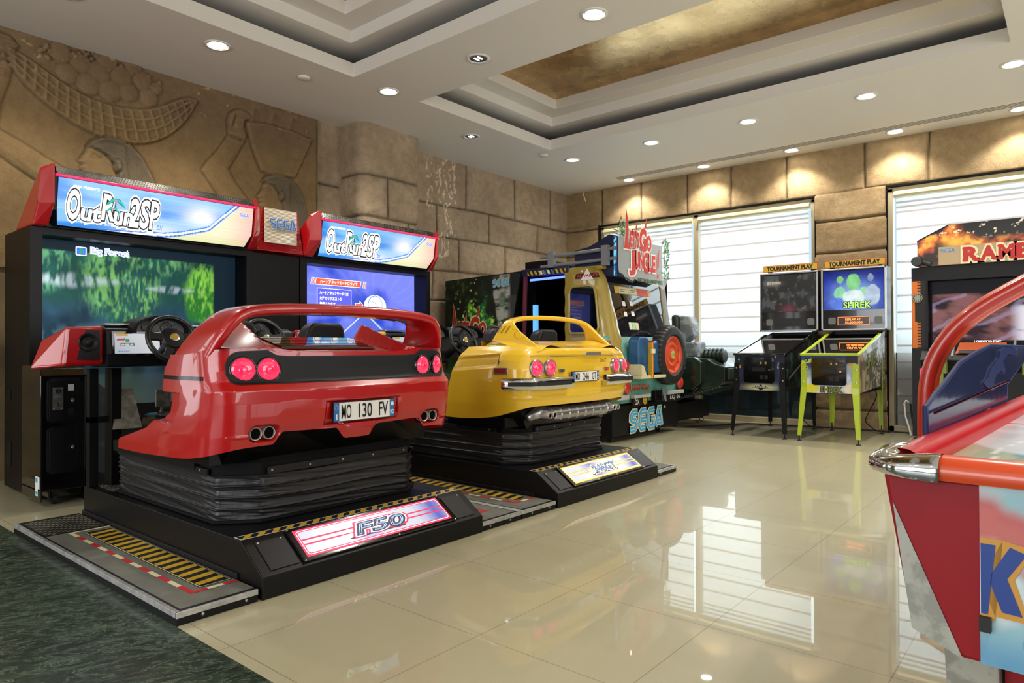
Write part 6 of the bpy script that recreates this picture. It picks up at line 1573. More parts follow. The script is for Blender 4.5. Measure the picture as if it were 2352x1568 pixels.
# spare tyre
def tyre_mat():
    m = bpy.data.materials.new('tyre_rubber'); t = NT(m); t.bsdf(base='#1a1a19', rough=.5); return m
C = Vector((7.40,3.74,.955)); m = MB(); prof = [(.22,-.060),(.245,-.078),(.30,-.082),(.335,-.070),(.352,-.045),(.355,0),(.352,.045),(.335,.07),(.30,.08),(.22,.06)]
rows = []; nS = 144
for rr_, h in prof:
    rows.append([C+Vector((0,1,0))*h+Vector((math.cos(2*PI*q/nS),0,math.sin(2*PI*q/nS)))*(rr_-(.010 if (rr_ > .32 and (q//2) % 2) else 0)) for q in range(nS)])
m.grid(rows[::-1], closeu=True); ty = m.build('spare_tyre', tyre_mat(), r, auto=30)
m = MB(); m.lathe([(.225,.0),(.225,-.062),(.205,-.066),(.190,-.045),(.165,-.035),(.14,-.05),(.115,-.052),(.10,-.04),(.075,-.042),(.055,-.055),(.0005,-.057)], C, (0,1,0), 40); rm = m.build('wheel_rim', mat('orange_rim','#c8451f',.35,coat=.3), ty, smooth=True)
m = MB()
for k_ in range(8):
    a = k_*PI/4+.3; screw(m, C+Vector((math.cos(a)*.18,-.045,math.sin(a)*.18)), (0,-1,0), .012)
m.lathe([(.05,-.057),(.045,-.063),(.0005,-.063)], C, (0,1,0), 20, 1); m.text('LGJ', C+Vector((-.025,-.064,-.012)), (1,0,0), (0,0,1), .05, .025, 2, off=.001); m.build('rim_cap', [mat('rust_bolt','#a03a18',.5), mat('olive_emblem','#a8a84a',.4), BLKP], rm)
# roof rack, navy light box, clear sign
m = MB()
for z in (2.13,2.02): m.tube([(x0+.05,4.88,z-.02),(x0+.05,3.86,z)], .019, 10)
for y in (4.72,3.99): m.box(x0+.02,x0+.08,y-.04,y+.04,1.95,2.17)
m.build('roof_rack', GREYP, r, auto=40)
m = MB(); m.box(6.5,7.7,4.85,5.2,1.95,2.09); m.build('rear_light_box', BLK, r)
m = MB(); pr = [(3.93,1.84),(3.93,2.29),(3.99,2.30),(4.10,2.25),(4.25,2.19),(4.45,2.16),(4.45,1.96),(4.1,1.96),(4.05,1.84)]
m.prism([(6.47,a,b) for a, b in pr], (1.15,0,0)); m.build('light_box', NAVY, r, bevel=.004)
def rearlit(X, Y):
    l = fbm(X*30,Y*30,4,2); C = lerp(np.broadcast_to(npcol('#123a80'),X.shape+(3,)), npcol('#7fd8ff'), sstep(l,.4,.65)); return C
art('lit_blue_face', (6.47,3.926,1.84), (1,0,0), (0,0,1), .06, .44, .008, rearlit, SCR, r)
out = [(.0,.06),(.02,.0),(.12,-.02),(.16,-.07),(.26,-.09),(.36,-.05),(.95,-.10),(1.02,-.13),(1.08,-.09),(1.17,.02),(1.17,.44),(1.10,.49),(.98,.50),(.62,.47),(.48,.50),(.46,.57),(.43,.48),(.22,.50),(.17,.64),(.13,.54),(.04,.53),(.0,.47)]
P0 = Vector((6.36,3.80,1.86)); A = (Vector((1,0,0)), Vector((0,0,1)))
ACR = bpy.data.materials.new('frosted_acrylic'); t_ = NT(ACR); d_ = t_.n('ShaderNodeBsdfPrincipled', {'Base Color': '#e4ecee', 'Roughness': .15}); tp_ = t_.n('ShaderNodeBsdfTransparent'); mx_ = t_.n('ShaderNodeMixShader', {0: .3}); t_.t.links.new(tp_.outputs[0], mx_.inputs[1]); t_.t.links.new(d_.outputs[0], mx_.inputs[2]); t_.t.links.new(mx_.outputs[0], t_.out.inputs[0])
m = MB(); m.prism([P3(P0,*A,a,b) for a, b in out], (0,.006,0)); sg = m.build('clear_sign', ACR, r)
m = MB()
tx, fl = jungle_title(m, P0+Vector((.12,-.002,.27)), A[0], A[1], .62, 0, 1)
for s_, x, y, w_, h_ in (('J',.20,-.44,.16,.42),('UN',.38,-.30,.28,.27),('G',.68,-.36,.18,.34),('LE',.86,-.32,.26,.27)): tx(s_, x, y, w_, h_)
fl([(1.20,-.30),(1.26,-.24),(1.30,.12),(1.20,-.08)]); fl([(1.19,-.44),(1.26,-.44),(1.26,-.36),(1.19,-.36)])
m.stroke([(.14,-.05),(.30,-.09),(.36,-.05)], .02, P0, *A, .002, 3)
m.text('LOST ON ISLAND OF SPICE', P3(P0,*A,.40,-.07), *A, .60, .04, 3, bold=.04, off=.004); m.text('LOST ON ISLAND OF SPICE', P3(P0,*A,.40,-.07), *A, .60, .04, 2, bold=-.01, off=.006)
rs = np.random.RandomState(4)
for k_ in range(150):
    if k_ < 50: x, y = rs.normal(.06,.035), rs.normal(.46,.05)
    else: x, y = rs.normal(1.09,.035), .0+rs.rand()*.46
    x = min(max(x,.01),1.15); a = rs.rand()*PI; l_ = .022+.02*rs.rand(); m.poly([(x,y),(x+l_*math.cos(a)+.008,y+l_*math.sin(a)-.008),(x+2*l_*math.cos(a),y+2*l_*math.sin(a)),(x+l_*math.cos(a)-.008,y+l_*math.sin(a)+.008)], P0, *A, .003+k_*.00002, 4+k_ % 2)
m.build('sign_title', [mat('sign_white','#efe9dc',.4), mat('sign_red','#cc2a20',.35), mat('sign_green','#5f8a2f',.4), mat('sign_black','#1a1c18',.5), mat('leaf_print','#4f8a3c',.5), mat('leaf_print_dark','#2c5230',.5)], sg)
m = MB()
for z in (2.33,2.29): m.tube([(6.50,3.95,z+.03),(7.3,3.95,z-.0),(7.45,3.82,z-.03)], .006, 6)
m.build('sign_bracket', SILV, r)

# ================================================================ TANK RIDE
TGR = mat('dark_green_armour', '#16241a', .3, coat=.4); TGR2 = mat('green_grille', '#44534a', .45); CAMO = mat('grey_camo_vinyl', '#8a9096', .5, var=('#5f666c',9,.47,.53))
r = thing('tank_ride_cabinet', 'dark green tank-shaped game with camo headrest, between the jungle cabinet and pinballs', 'arcade machine', (8.75,4.2,0))
m = MB(); m.box(8.25,9.25,4.05,4.85,.075,.31); m.build('base_box', BLK, r, bevel=.006)
for x in (8.32,9.15):
    m = MB(); m.lathe([(.028,-.012),(.034,0),(.028,.012)], (x,4.12,.034), (1,0,0), 16); m.box(x-.02,x+.02,4.1,4.14,.05,.09); m.build('caster', RUB, r)
m = MB(); pr = [(4.85,.31),(4.05,.38),(3.45,.56),(3.38,.62),(3.38,.80),(3.52,.84),(3.62,.90),(4.85,.93)]
m.prism([(8.20,a,b) for a, b in pr], (1.0,0,0)); m.build('hull', TGR, r, bevel=.012)
m = MB()
for k_ in range(13):
    y = 4.0-k_*.046; z = .385+(4.05-y)*.30; m.box(8.19,8.48,y-.012,y+.012,z-.022,z-.004); m.box(8.9,9.21,y-.012,y+.012,z-.022,z-.004)
m.build('track_links', TGR2, r, kind=None)
m = MB(); m.prism([(8.12,a,b) for a, b in [(4.5,.50),(3.78,.50),(3.66,.60),(3.66,.86),(3.76,.92),(4.5,.92)]], (.09,0,0)); m.build('side_armour', TGR, r, bevel=.012)
for x in (8.30,8.55,8.82):
    m = MB(); m.box(x,x+.16,3.365,3.385,.64,.78); m.build('grille_panel', TGR2, r, bevel=.004)
m = MB(); m.box(8.105,8.12,3.78,4.0,.70,.86,0); m.text('E', (8.104,3.93,.78), (0,-1,0), (0,0,1), .06, .06, 1, bold=.05, off=.001); m.build('side_plate', [BLKP, WHT], r)
m = MB(); m.tube([(8.50,3.80,.93),(8.50,3.50,.93)], .085, 18); rr = m.build('drum', TGR, r, auto=40)
for k_ in range(5):
    m = MB(); y = 3.76-k_*.055; m.lathe([(.09,-.010),(.105,-.006),(.105,.006),(.09,.010)], (8.50,y,.93), (0,1,0), 24); m.build('drum_ring', mat('dark_chrome','#4a5658',.2,metal=.9), r, auto=40)
m = MB(); m.box(8.58,8.88,3.92,4.3,.90,1.12); m.build('seat_block', CAMO, r, bevel=.03, bseg=3)
m = MB(); m.prism([(8.60,a,b) for a, b in [(4.22,1.12),(4.10,1.12),(3.99,1.20),(3.99,1.36),(4.03,1.46),(4.14,1.48),(4.22,1.47)]], (.20,0,0), 0, 0); m.build('headrest', CAMO, r, bevel=.025, bseg=3)
m = MB(); m.box(8.52,8.80,4.17,4.27,.93,1.49); m.build('seat_shell', TGR, r, bevel=.03)
m = MB(); m.tube([(8.16,4.08,.52),(8.16,3.95,.44),(8.16,3.80,.46),(8.16,3.72,.54)], .02, 10); m.build('side_tube', DGR, r, smooth=True)

# ================================================================ PINBALL MACHINES
def pinball(yc, trim, legc, artf, sidef, frontf, title, ttl_cols, label, lit, dmd, sheer=0.0):
    r = thing('pinball_machine', label, 'pinball machine', (8.6,yc,0), group='pinball machines by the window')
    hw = .29; ya, yb = yc-hw, yc+hw; xf, xb = 7.95, 9.26
    zt = lambda x: .955+(x-xf)*(1.245-.955)/(xb-xf)
    m = MB(); pr = [(xf,.535),(xb,.60),(xb,zt(xb)),(xf,.955)]
    for y, a in ((ya,.018),(yb-.018,.018)): m.prism([(x_,y,z_) for x_, z_ in pr], (0,a,0))
    m.prism([(xf,ya,.535),(xf,ya,.955),(xf,yb,.955),(xf,yb,.535)], (.018,0,0)); m.box(xf,xb,ya,yb,.535,.55); m.box(xb-.02,xb,ya,yb,.6,1.24)
    m.build('cabinet_body', BLK, r)
    art('side_art', (xf,ya-.0015,.535), (1,0,0), (0,0,1), xb-xf, .71, .008, sidef, ARTM, r, mask=lambda X, Y: (Y > .05*X/1.31+.002) & (Y < .418+X*.2214))
    fa = art('front_art', (xf-.0015,yb,.54), (0,-1,0), (0,0,1), 2*hw, .41, .006, frontf, ARTM, r)
    # coin door
    m = MB(); A = ((0,-1,0),(0,0,1)); P0 = Vector((xf-.002,yb-.11,.625)); m.prism([P3(P0,*A,a,b)+Vector((-.012,0,0)) for a, b in rrect(0,.36,0,.305,.035)], (.012,0,0)); cd = m.build('coin_door', BLKG, r, bevel=.003)
    m = MB()
    for a in (.19,.245): m.poly([(a,.215),(a+.035,.215),(a+.035,.26),(a,.26)], P0, *A, .0135, 0); m.poly([(a+.008,.225),(a+.024,.225),(a+.024,.25),(a+.008,.25)], P0, *A, .0145, 1)
    m.poly([(.10,.14),(.26,.14),(.26,.185),(.10,.185)], P0, *A, .0135, 2)
    for a in (.19,.245): m.poly([(a,.05),(a+.04,.05),(a+.04,.095),(a,.095)], P0, *A, .0135, 2)
    m.lathe([(.012,0),(.011,.008),(.0005,.008)], P3(P0,*A,.30,.155)+Vector((-.012,0,0)), (-1,0,0), 14, 3)
    m.build('coin_slot', [BLKP, YELP, DGR, CHR], cd)
    m = MB(); C_ = P3((xf-.002,yb,.90),*A,.055,0); m.lathe([(.020,0),(.019,.010),(.012,.012)], C_, (-1,0,0), 18, 0); m.lathe([(.012,.012),(.0005,.014)], C_, (-1,0,0), 18, 1); m.build('start_button', [BLK, mat('green_button','#1f9a58',.3,emit=rgb('#1fa060'),es=.4)], r)
    m = MB(); m.poly([(0,0),(.035,0),(.035,.035),(0,.035)], (xf-.003,yb-.04,.80), *A, .001, 0); m.poly([(.008,.015),(.027,.015),(.027,.020),(.008,.020)], (xf-.003,yb-.04,.80), *A, .002, 1); m.poly([(.015,.008),(.020,.008),(.020,.028),(.015,.028)], (xf-.003,yb-.04,.80), *A, .002, 1); m.build('warning_sticker', [YELP, BLKP], r)
    # lockbar and side rails
    m = MB(); m.box(xf-.03,xf+.05,ya-.012,yb+.012,.948,.978); m.build('lockbar', trim, r, bevel=.010, bseg=3)
    for y in (ya,yb):
        m = MB(); d = .014; m.prism([(x_,y-d,z_) for x_, z_ in ((xf+.04,.955),(9.0,zt(9.0)-.01),(9.0,zt(9.0)+.022),(xf+.04,.978))], (0,2*d,0)); m.build('side_rail', trim, r, bevel=.003)
    m = MB(); m.add([(xf+.05,ya+.012,.972),(9.0,ya+.012,zt(9.0)+.012),(9.0,yb-.012,zt(9.0)+.012),(xf+.05,yb-.012,.972)],[(0,3,2,1)]); m.build('playfield_glass', glass_mat('pin_glass_'+title.lower()[:1], '#ffffff', op=.09), r)
    rs = np.random.RandomState(len(title)); 
    def pf(X, Y):
        n = fbm(X*12,Y*12,4,5+len(title)); C = lerp(np.broadcast_to(npcol('#141a14' if not sheer else '#20301c'),X.shape+(3,)), npcol('#4c4a3a' if not sheer else '#6a7440'), sstep(n,.45,.65)); C = lerp(C, npcol('#c9b98a' if not sheer else '#5aa0b0'), (fbm(X*30,Y*30,3,7) > .70)*.8); return C
    pfield = art('playfield', (xf+.05,yb-.02,.86), (0,-1,0), Vector((1.05,0,.20)), 2*hw-.04, 1.05, .012, pf, ARTM, r)
    cols_ = [CHR, mat('pin_amber','#c98a2a',.3,emit=rgb('#e8a030'),es=.5), mat('pin_green','#3f9a3a',.3), mat('pin_blue','#4a7fd0',.3,emit=rgb('#5a8af0'),es=.6 if lit else .1), REDP, WHT]
    for k_ in range(26):
        m = MB(); x = 8.05+rs.rand()*.85; y = ya+.06+rs.rand()*.46; zb = .86+(x-8.0)*.19; q = rs.randint(0,3)
        if q == 0: m.lathe([(.026,0),(.03,.03),(.022,.038),(.0005,.04)], (x,y,zb), (0,0,1), 14)
        elif q == 1: m.box(x-.01,x+.01,y-.03,y+.03,zb,zb+.045)
        else: m.tube([(x,y-.05,zb+.02),(x+.05,y,zb+.06),(x,y+.06,zb+.05)], .006, 6)
        m.build('playfield_toy', cols_[rs.randint(0,6)], pfield, auto=40)
    # legs
    for ix, (sx, y) in enumerate(((-1,ya),(-1,yb),(1,ya),(1,yb))):
        so = -1 if y == ya else 1; xt = xf if sx < 0 else xb-.12; xfoot = 7.89 if sx < 0 else 9.13; yf_ = y+so*(.025 if sx < 0 else -.0)
        m = MB(); zt_ = .86 if sx < 0 else .90
        def rowp(x, yy, z, w_): return [(x-w_*sx*-1*0-.0,yy+so*.006,z),(x+sx*-1*w_,yy+so*.006,z),(x+sx*-1*w_,yy,z),(x+.006*-sx,yy,z),(x+.006*-sx,yy-so*w_,z),(x,yy-so*w_,z)]
        rws = [rowp(xt+sx*.004,y,zt_,.05),rowp(xt+sx*.006,y,.60,.06),rowp(xfoot,yf_,.06,.034)]
        flip = (sx*so > 0); m.grid([q_[::(-1 if flip else 1)] for q_ in rws], closeu=True); lg = m.build('leg', legc, r)
        m = MB(); fx, fy = xfoot-sx*.012, yf_-so*.012; m.tube([(fx,fy,.012),(fx,fy,.10)], .006, 6); m.lathe([(.026,0),(.024,.008),(.008,.014)], (fx,fy,.0), (0,0,1), 14); m.build('leg_leveller', DGR, lg)
        m = MB()
        for z in (.80,.66):
            if sx < 0: screw(m, (xt-.004,y-so*.02,z), (-1,0,0), .009)
            else: screw(m, (xt-.02,y+so*.006,z), (0,so,0), .009)
        m.build('leg_bolt', SCREW, lg)
    m = MB(); m.tube(sm([(9.22,yc-.12,.72),(9.30,yc-.2,.45),(9.30,yc-.05,.12),(9.24,yc-.2,.012),(9.25,yc-.35,.010)],40), .006, 6); m.build('power_cord', RUB, r, smooth=True)
    # backbox
    bx, y2, y3, z2, z3 = 9.0, yc-.365, yc+.365, 1.25, 2.01
    m = MB(); m.box(bx+.01,bx+.24,y2,y3,z2,z3); bb = m.build('backbox', BLK, r, bevel=.004)
    m = MB(); m.box(bx-.002,bx+.02,y2,y2+.022,z2,z3); m.box(bx-.002,bx+.02,y3-.022,y3,z2,z3); m.box(bx-.002,bx+.02,y2,y3,z3-.018,z3); m.box(bx-.002,bx+.02,y2,y3,z2,z2+.018); m.build('backbox_trim', SILV, bb, bevel=.003)
    bz, by = 1.50, y3-.03; bw, bh = .67, .475
    bg = art('backglass', (bx+.004,by,bz), (0,-1,0), (0,0,1), bw, bh, .005, artf, SCR if lit else ARTM, bb)
    t = MB(); P1 = Vector((bx+.003,by,bz))
    if lit:
        for b_, m_, o_ in ((.09,0,.001),(.02,1,.002)): t.text(title, P3(P1,*A,.23,.018), *A, .30, .075, m_, bold=b_, off=o_)
    else: t.text(title, P3(P1,*A,.07,.36), *A, .17, .035, 0, bold=.02, off=.001)
    t.build('backglass_title', ttl_cols, bg)
    t = MB(); P2 = Vector((xf-.0025,yb,.54))
    if lit:
        for b_, m_, o_ in ((.09,1,.001),(.02,0,.002)): t.text(title, P3(P2,*A,.20,.012), *A, .22, .055, m_, bold=b_, off=o_)
        t.build('front_title', [mat('olive_title','#6f7a22',.5), BLKP, YELP], fa); t = MB()
        t.text('OGER', P3(P2,*A,.49,.30), *A, .07, .03, 2, bold=.05, off=.001); t.text('500', P3(P2,*A,.49,.27), *A, .07, .025, 2, bold=.05, off=.001)
    else:
        t.poly([(.20,.03),(.25,.055),(.28,.045),(.31,.075),(.34,.045),(.37,.055),(.42,.03),(.34,.022),(.31,.0),(.28,.022)], P2, *A, .001, 1); t.text(title, P3(P2,*A,.22,.030), *A, .18, .022, 0, bold=.02, off=.002)
    t.build('front_title' if not lit else 'front_slogan', [ttl_cols[0] if not lit else YELP, BLKP, YELP], fa)
    if lit:
        t = MB(); P3s = Vector((8.35,ya-.003,.80))
        for b_, m_, o_ in ((.08,1,.001),(.02,0,.002)): t.text(title, P3s, (1,0,.15), (0,0,1), .50, .15, m_, bold=b_, off=o_)
        t.build('side_title', [mat('olive_title','#6f7a22',.5), mat('deep_olive','#2c3010',.5)], r)
    m = MB(); m.box(bx,bx+.012,y2+.022,y3-.022,z2+.018,bz-.003); m.build('speaker_panel', BLKG, bb)
    for q in (.085,.60):
        m = MB(); m.poly(rrect(0,.085,0,.085,.02), P3((bx-.001,by,1.325),*A,q-.03,0), *A, .001); m.build('speaker', mat('grey_mesh','#5a5a58',.6), bb)
    m = MB(); P4 = Vector((bx-.001,by,1.31)); m.poly([(.16,0),(.52,0),(.52,.105),(.16,.105)], P4, *A, .001, 0)
    if dmd:
        m.stroke([(.165,.004),(.515,.004),(.515,.101),(.165,.101)], .004, P4, *A, .0015, 1, closed=True)
        m.text('REPLAY AT', P3(P4,*A,.25,.058), *A, .17, .026, 1, bold=.03, off=.002); m.text('10,800,000', P3(P4,*A,.25,.018), *A, .19, .028, 1, bold=.03, off=.002)
    m.build('display', [mat('dmd_glass','#141414',.2), mat('lit_orange_dots','#ff6a20',.4,emit=rgb('#ff7a38'),es=1.6)], bb)
    # topper
    m = MB(); ty = y3-.03; tl = Vector((bx+.06,ty,2.03)); Rt = Vector((0,-1,0)); Ut = Vector((0,0,1))
    m.box(bx+.06,bx+.066,ty-.68,ty,2.03,2.115,0); m.poly([(.006,.006),(.674,.006),(.674,.079),(.006,.079)], tl, Rt, Ut, .001, 1); m.text('TOURNAMENT PLAY', P3(tl,Rt,Ut,.05,.018), Rt, Ut,   .57, .05, 2, bold=.06, off=.002)
    tp = m.build('topper_sign', [REDP, YELP, BLKP], bb)
    for q in (.06,.60):
        m = MB(); m.box(bx+.055,bx+.10,ty-q-.05,ty-q,2.008,2.035); m.build('topper_clip', BLK, bb)
    return r
def bg_green(X, Y):
    C = lerp(np.broadcast_to(npcol('#1a2a9a'),X.shape+(3,)), npcol('#9fc8ff'), np.exp(-(((X-.34)/.22)**2+((Y-.14)/.2)**2))); C = lerp(C, npcol('#0c1450'), sstep(Y,.30,.47)*.6)
    for cx_, cy_, rx_, ry_, c_ in ((.34,.33,.085,.11,'#86d07a'),(.19,.20,.07,.09,'#8fd6a0'),(.46,.22,.05,.05,'#9fe0a0'),(.55,.17,.09,.13,'#b8c8d8'),(.17,.08,.11,.08,'#5a7ad8'),(.19,.37,.04,.05,'#7fc070'),(.53,.38,.035,.05,'#8a9ab0'),(.34,.15,.13,.10,'#d8e8e0')):
        k = sstep(1-((X-cx_)/rx_)**2-((Y-cy_)/ry_)**2+.5*(fbm(X*25,Y*25,3,3)-.5),0,.25); C = lerp(C, npcol(c_), k*.9)
    return C*(.75+.5*fbm(X*20,Y*20,3,9))[...,None]*1.15
def bg_dark(X, Y):
    n = fbm(X*14,Y*9,5,4); C = lerp(np.broadcast_to(npcol('#0c0e10'),X.shape+(3,)), npcol('#3a4146'), sstep(n,.5,.7)); C = lerp(C, npcol('#6a2a40'), np.exp(-(((X-.34)/.08)**2+((Y-.03)/.06)**2))*.8)
    C = lerp(C, npcol('#9aa0a0'), np.exp(-(((X-.14)/.09)**2+((Y-.37)/.03)**2))*.5); C = lerp(C, npcol('#7a5a48'), (fbm(X*20,Y*20,3,17) > .72)*.5)
    return C
def side_green(X, Y):
    n = fbm(X*9,Y*9,5,3); C = lerp(np.broadcast_to(npcol('#c9ccd4'),X.shape+(3,)), npcol('#8f9096'), sstep(n,.4,.6)); rk = sstep(.30+.3*fbm(X*5,Y*5,3,8)-Y,0,.06); C = lerp(C, lerp(np.broadcast_to(npcol('#8a7f62'),X.shape+(3,)), npcol('#4a4436'), sstep(n,.45,.6)), rk)
    C = lerp(C, npcol('#e8e6de'), (fbm(X*28,Y*40,3,5) > .62)*sstep(X,.6,.9)*.7); C = lerp(C, npcol('#5a3a28'), np.exp(-((X-.16)/.05)**2)*sstep(.42-Y,0,.1)*.7); C = lerp(C, npcol('#2c4a7a'), np.exp(-((X-.2)/.25)**2)*sstep(Y,.3,.5)*0)
    return C
def side_dark(X, Y):
    n = fbm(X*12,Y*12,5,3); C = lerp(np.broadcast_to(npcol('#0a0c0e'),X.shape+(3,)), npcol('#2a4440'), sstep(n,.5,.7)); ln = np.abs(Y-.2-.35*(X-.3)) < .012; C = lerp(C, npcol('#9aa080'), ln*(X > .15)*(X < .8)*.8); return C
def front_green(X, Y):
    n = fbm(X*9,Y*9,4,3); C = lerp(np.broadcast_to(npcol('#c8cfd8'),X.shape+(3,)), npcol('#8fa4b8'), sstep(n,.45,.62)); C = lerp(C, npcol('#23407a'), sstep(Y,.22,.30)*sstep(.2-X,0,.05)); C = lerp(C, npcol('#23407a'), sstep(Y,.30,.34)); C = lerp(C, npcol('#d8cf2a'), np.exp(-(((X-.10)/.09)**2+((Y-.05)/.05)**2)) > .4)
    C = lerp(C, npcol('#d8cf2a'), (np.abs(Y-.345-.2*(X-.05)) < .02)*(X < .15)*1.0); C = lerp(C, npcol('#dcd0b0'), np.exp(-(((X-.5)/.06)**2+((Y-.05)/.05)**2)) > .4); C = lerp(C, npcol('#1b1d28'), (X > .46)*(Y > .33)*1.0); return C
def front_dark(X, Y):
    n = fbm(X*9,Y*9,4,3); C = lerp(np.broadcast_to(npcol('#0d1830'),X.shape+(3,)), npcol('#28508a'), sstep(n,.4,.8)*sstep(.2-Y,-.1,.2)); C = lerp(C, npcol('#c9c79a'), np.clip(1.4*np.exp(-(((X-.31)/.15)**2+((Y-.035)/.035)**2)),0,1)); C = lerp(C, npcol('#8fb0e0'), (fbm(X*40,Y*12,3,5) > .66)*(X > .47)*(Y > .25)*.8); return C
LIME = mat('lime_green_powder_coat', '#a3b81c', .35, coat=.3)
pinball(2.10, LIME, LIME, bg_green, side_green, front_green, 'SHREK', [E_BLK, mat('lit_lime_title','#8fd050',.4,emit=rgb('#86c850'),es=1.0)], 'pinball machine with lime green legs and trim and a lit blue and green backglass', True, True, 1.0)
pinball(2.865, BLKG, BLK, bg_dark, side_dark, front_dark, 'BATMAN', [mat('pale_title','#b8b8a8',.5)], 'black-legged pinball machine with a dark unlit backglass, left of the lime green one', False, False)

# ================================================================ RED SHOOTING CABINET (right)
r = thing('shooting_cabinet', 'tall black two-player shooting cabinet with fiery marquee, right of the pinball machines', 'arcade machine', (9.1,.66,0))
ya, yb = -.14, 1.46
m = MB(); m.box(8.9,9.32,1.30,yb,.03,1.945); m.box(8.9,9.32,ya,.02,.03,1.945); m.box(8.9,9.32,.02,1.30,.03,1.02); m.box(8.9,9.32,.02,1.30,1.79,1.945); m.box(9.06,9.32,.02,1.3,1.02,1.79); m.build('housing', BLK, r)
def rscr(X, Y):
    n = fbm(X*4+Y*3,Y*7,5,3); C = lerp(np.broadcast_to(npcol('#2a1620'),X.shape+(3,)), npcol('#8a5a58'), sstep(n,.35,.65)); s_ = sstep(np.sin((Y-.6*X)*26+5*n),.6,1)*.5; C = lerp(C, npcol('#a898b8'), s_)
    w_ = sstep(X-.72,0,.15)*sstep(.42-np.abs(Y-.28-.2*(X-.9)),.0,.3)*sstep(n,.3,.5); C = lerp(C, npcol('#e8e4f0'), w_); C = lerp(C, npcol('#d8a0c8'), sstep(Y+.3*X,.80,.95)*.6); C = lerp(C, npcol('#5a70e0'), sstep(.06-Y+.15*X*(X < .3),0,.02)*.8*(X < .35))
    b_ = np.minimum(np.minimum(X-.02,1.24-X), np.minimum(Y-.09,.62-Y)); return lerp(np.broadcast_to(npcol('#0a0a10'),X.shape+(3,)), C, sstep(b_,0,.006))
sc_ = art('screen', (9.05,1.30,1.02), (0,-1,0), (0,0,1), 1.28, .77, .009, rscr, SCR, r)
t = MB()
for k_, s_ in enumerate(('1 CREDITS TO START','INSERT COINS','CREDITS  0')): t.text(s_, P3((9.048,1.30,1.02),(0,-1,0),(0,0,1),.42,.075-k_*.03), (0,-1,0), (0,0,1), (.24,.17,.15)[k_], .019, 0, bold=.04)
t.build('screen_caption', E_WHITE, sc_)
m = MB(); pr = [(1.385,1.945),(1.40,2.25),(1.10,2.40),(.22,2.40),(-.08,2.25),(-.065,1.945)]
m.prism([(8.88,a,b) for a, b in pr][::-1], (.16,0,0)); mq = m.build('marquee', BLK, r, bevel=.004)
def rmq(X, Y):
    n = fbm(X*9,Y*9,5,3); C = lerp(np.broadcast_to(npcol('#1a0c06'),X.shape+(3,)), npcol('#c8501a'), sstep(n,.4,.62)); C = lerp(C, npcol('#f4b040'), sstep(n,.55,.72)); C = lerp(C, npcol('#0e0a0a'), sstep(X+.9*Y,.70,.85)*sstep(Y,.22,.3)); C = lerp(C, npcol('#e8dcc0'), (fbm(X*26,Y*40,3,7) > .70)*sstep(Y,.26,.34)); C = lerp(C, npcol('#f8c040'), np.exp(-(((X-.36)/.1)**2+((Y-.25)/.06)**2))*.9)
    C = lerp(C, npcol('#3a2416'), sstep(.06-Y,0,.03)*.7); return C
art('marquee_art', (8.877,1.395,1.95), (0,-1,0), (0,0,1), 1.46, .445, .008, rmq, ART, mq, mask=lambda X, Y: (Y < .29+X*.5) & (Y < .29+(1.46-X)*.5))
t = MB(); A = ((0,-1,0),(0,0,1)); P0 = Vector((8.870,1.19,1.955))
t.poly([(.0,.0),(1.1,.0),(1.1,.20),(.0,.20)], P0, *A, -.002, 4)
sega_logo(t, P3(P0,*A,.02,.14), *A, .14, .04, 0, 3, 0, off=.001, shear=0)
LW = .145
def slab(ch, x):
    P = P3(P0,*A,x,.028)
    for b_, m_, o_ in ((.14,0,.002),(.045,1,.004)):
        t.text(ch, P, *A, LW*.86, .142, m_, bold=b_, off=o_)
    for (sx, sy) in {'R':((.0,0),(.09,0),(.0,.128)),'A':((-.012,0),(.10,0)),'M':((-.005,0),(.098,0),(0,.128),(.098,.128)),'B':((0,0),(0,.128)),'O':()}[ch]:
        for g_, m_, o_ in ((.012,0,.0025),(0,1,.0045)): t.poly([(sx-.016-g_,sy-g_),(sx+.04+g_,sy-g_),(sx+.04+g_,sy+.016+g_),(sx-.016-g_,sy+.016+g_)], P, *A, o_, m_)
for k_, ch in enumerate('RAMBO'): slab(ch, .24+k_*(LW+.012))
t.build('marquee_title', [CREAMP, mat('brick_red_print','#b02018',.45), BLKP, BLUEP, mat('smoky_acrylic','#a8916a',.3)], mq)
m = MB()
for z in (2.01,):
    m.lathe([(.0005,-.035),(.05,-.035),(.056,-.028),(.056,.03)], (8.85,1.395,z), (1,0,0), 24)
    for k_ in range(7): a = k_*2*PI/7; m.disc((8.8145,1.395+.036*math.cos(a),z+.036*math.sin(a)),(-1,0,0),.009,10)
m.tube([(8.86,1.35,z-.0),(8.86,1.26,z-.04)], .03, 12); m.build('cylinder_ornament', mat('gunmetal','#3a3c3c',.4,metal=.6), mq, auto=40)
def ostrip(X, Y):
    tooth = (np.sin(Y*2*PI/.032) > .0) & (X > .055); C = np.broadcast_to(npcol('#c8681c'),X.shape+(3,)).copy(); blk = (X > .085) | tooth | ((Y > .30)&(Y < .52)&(X > .03)); return lerp(C, npcol('#0d0b0a'), blk*1.0)
art('side_graphic', (8.898,1.455,1.03), (0,-1,0), (0,0,1), .13, .76, .006, ostrip, ARTM, r)
m = MB(); m.lathe([(.0005,-.012),(.05,-.012),(.055,0)], (8.895,1.40,1.60), (1,0,0), 20)
for k_ in range(10): a = k_*2*PI/10; m.disc((8.8825,1.40+.038*math.cos(a),1.60+.038*math.sin(a)),(-1,0,0),.008,8,1)
m.build('ammo_wheel', [mat('pewter','#8a8676',.4,metal=.6), BLKP], r)
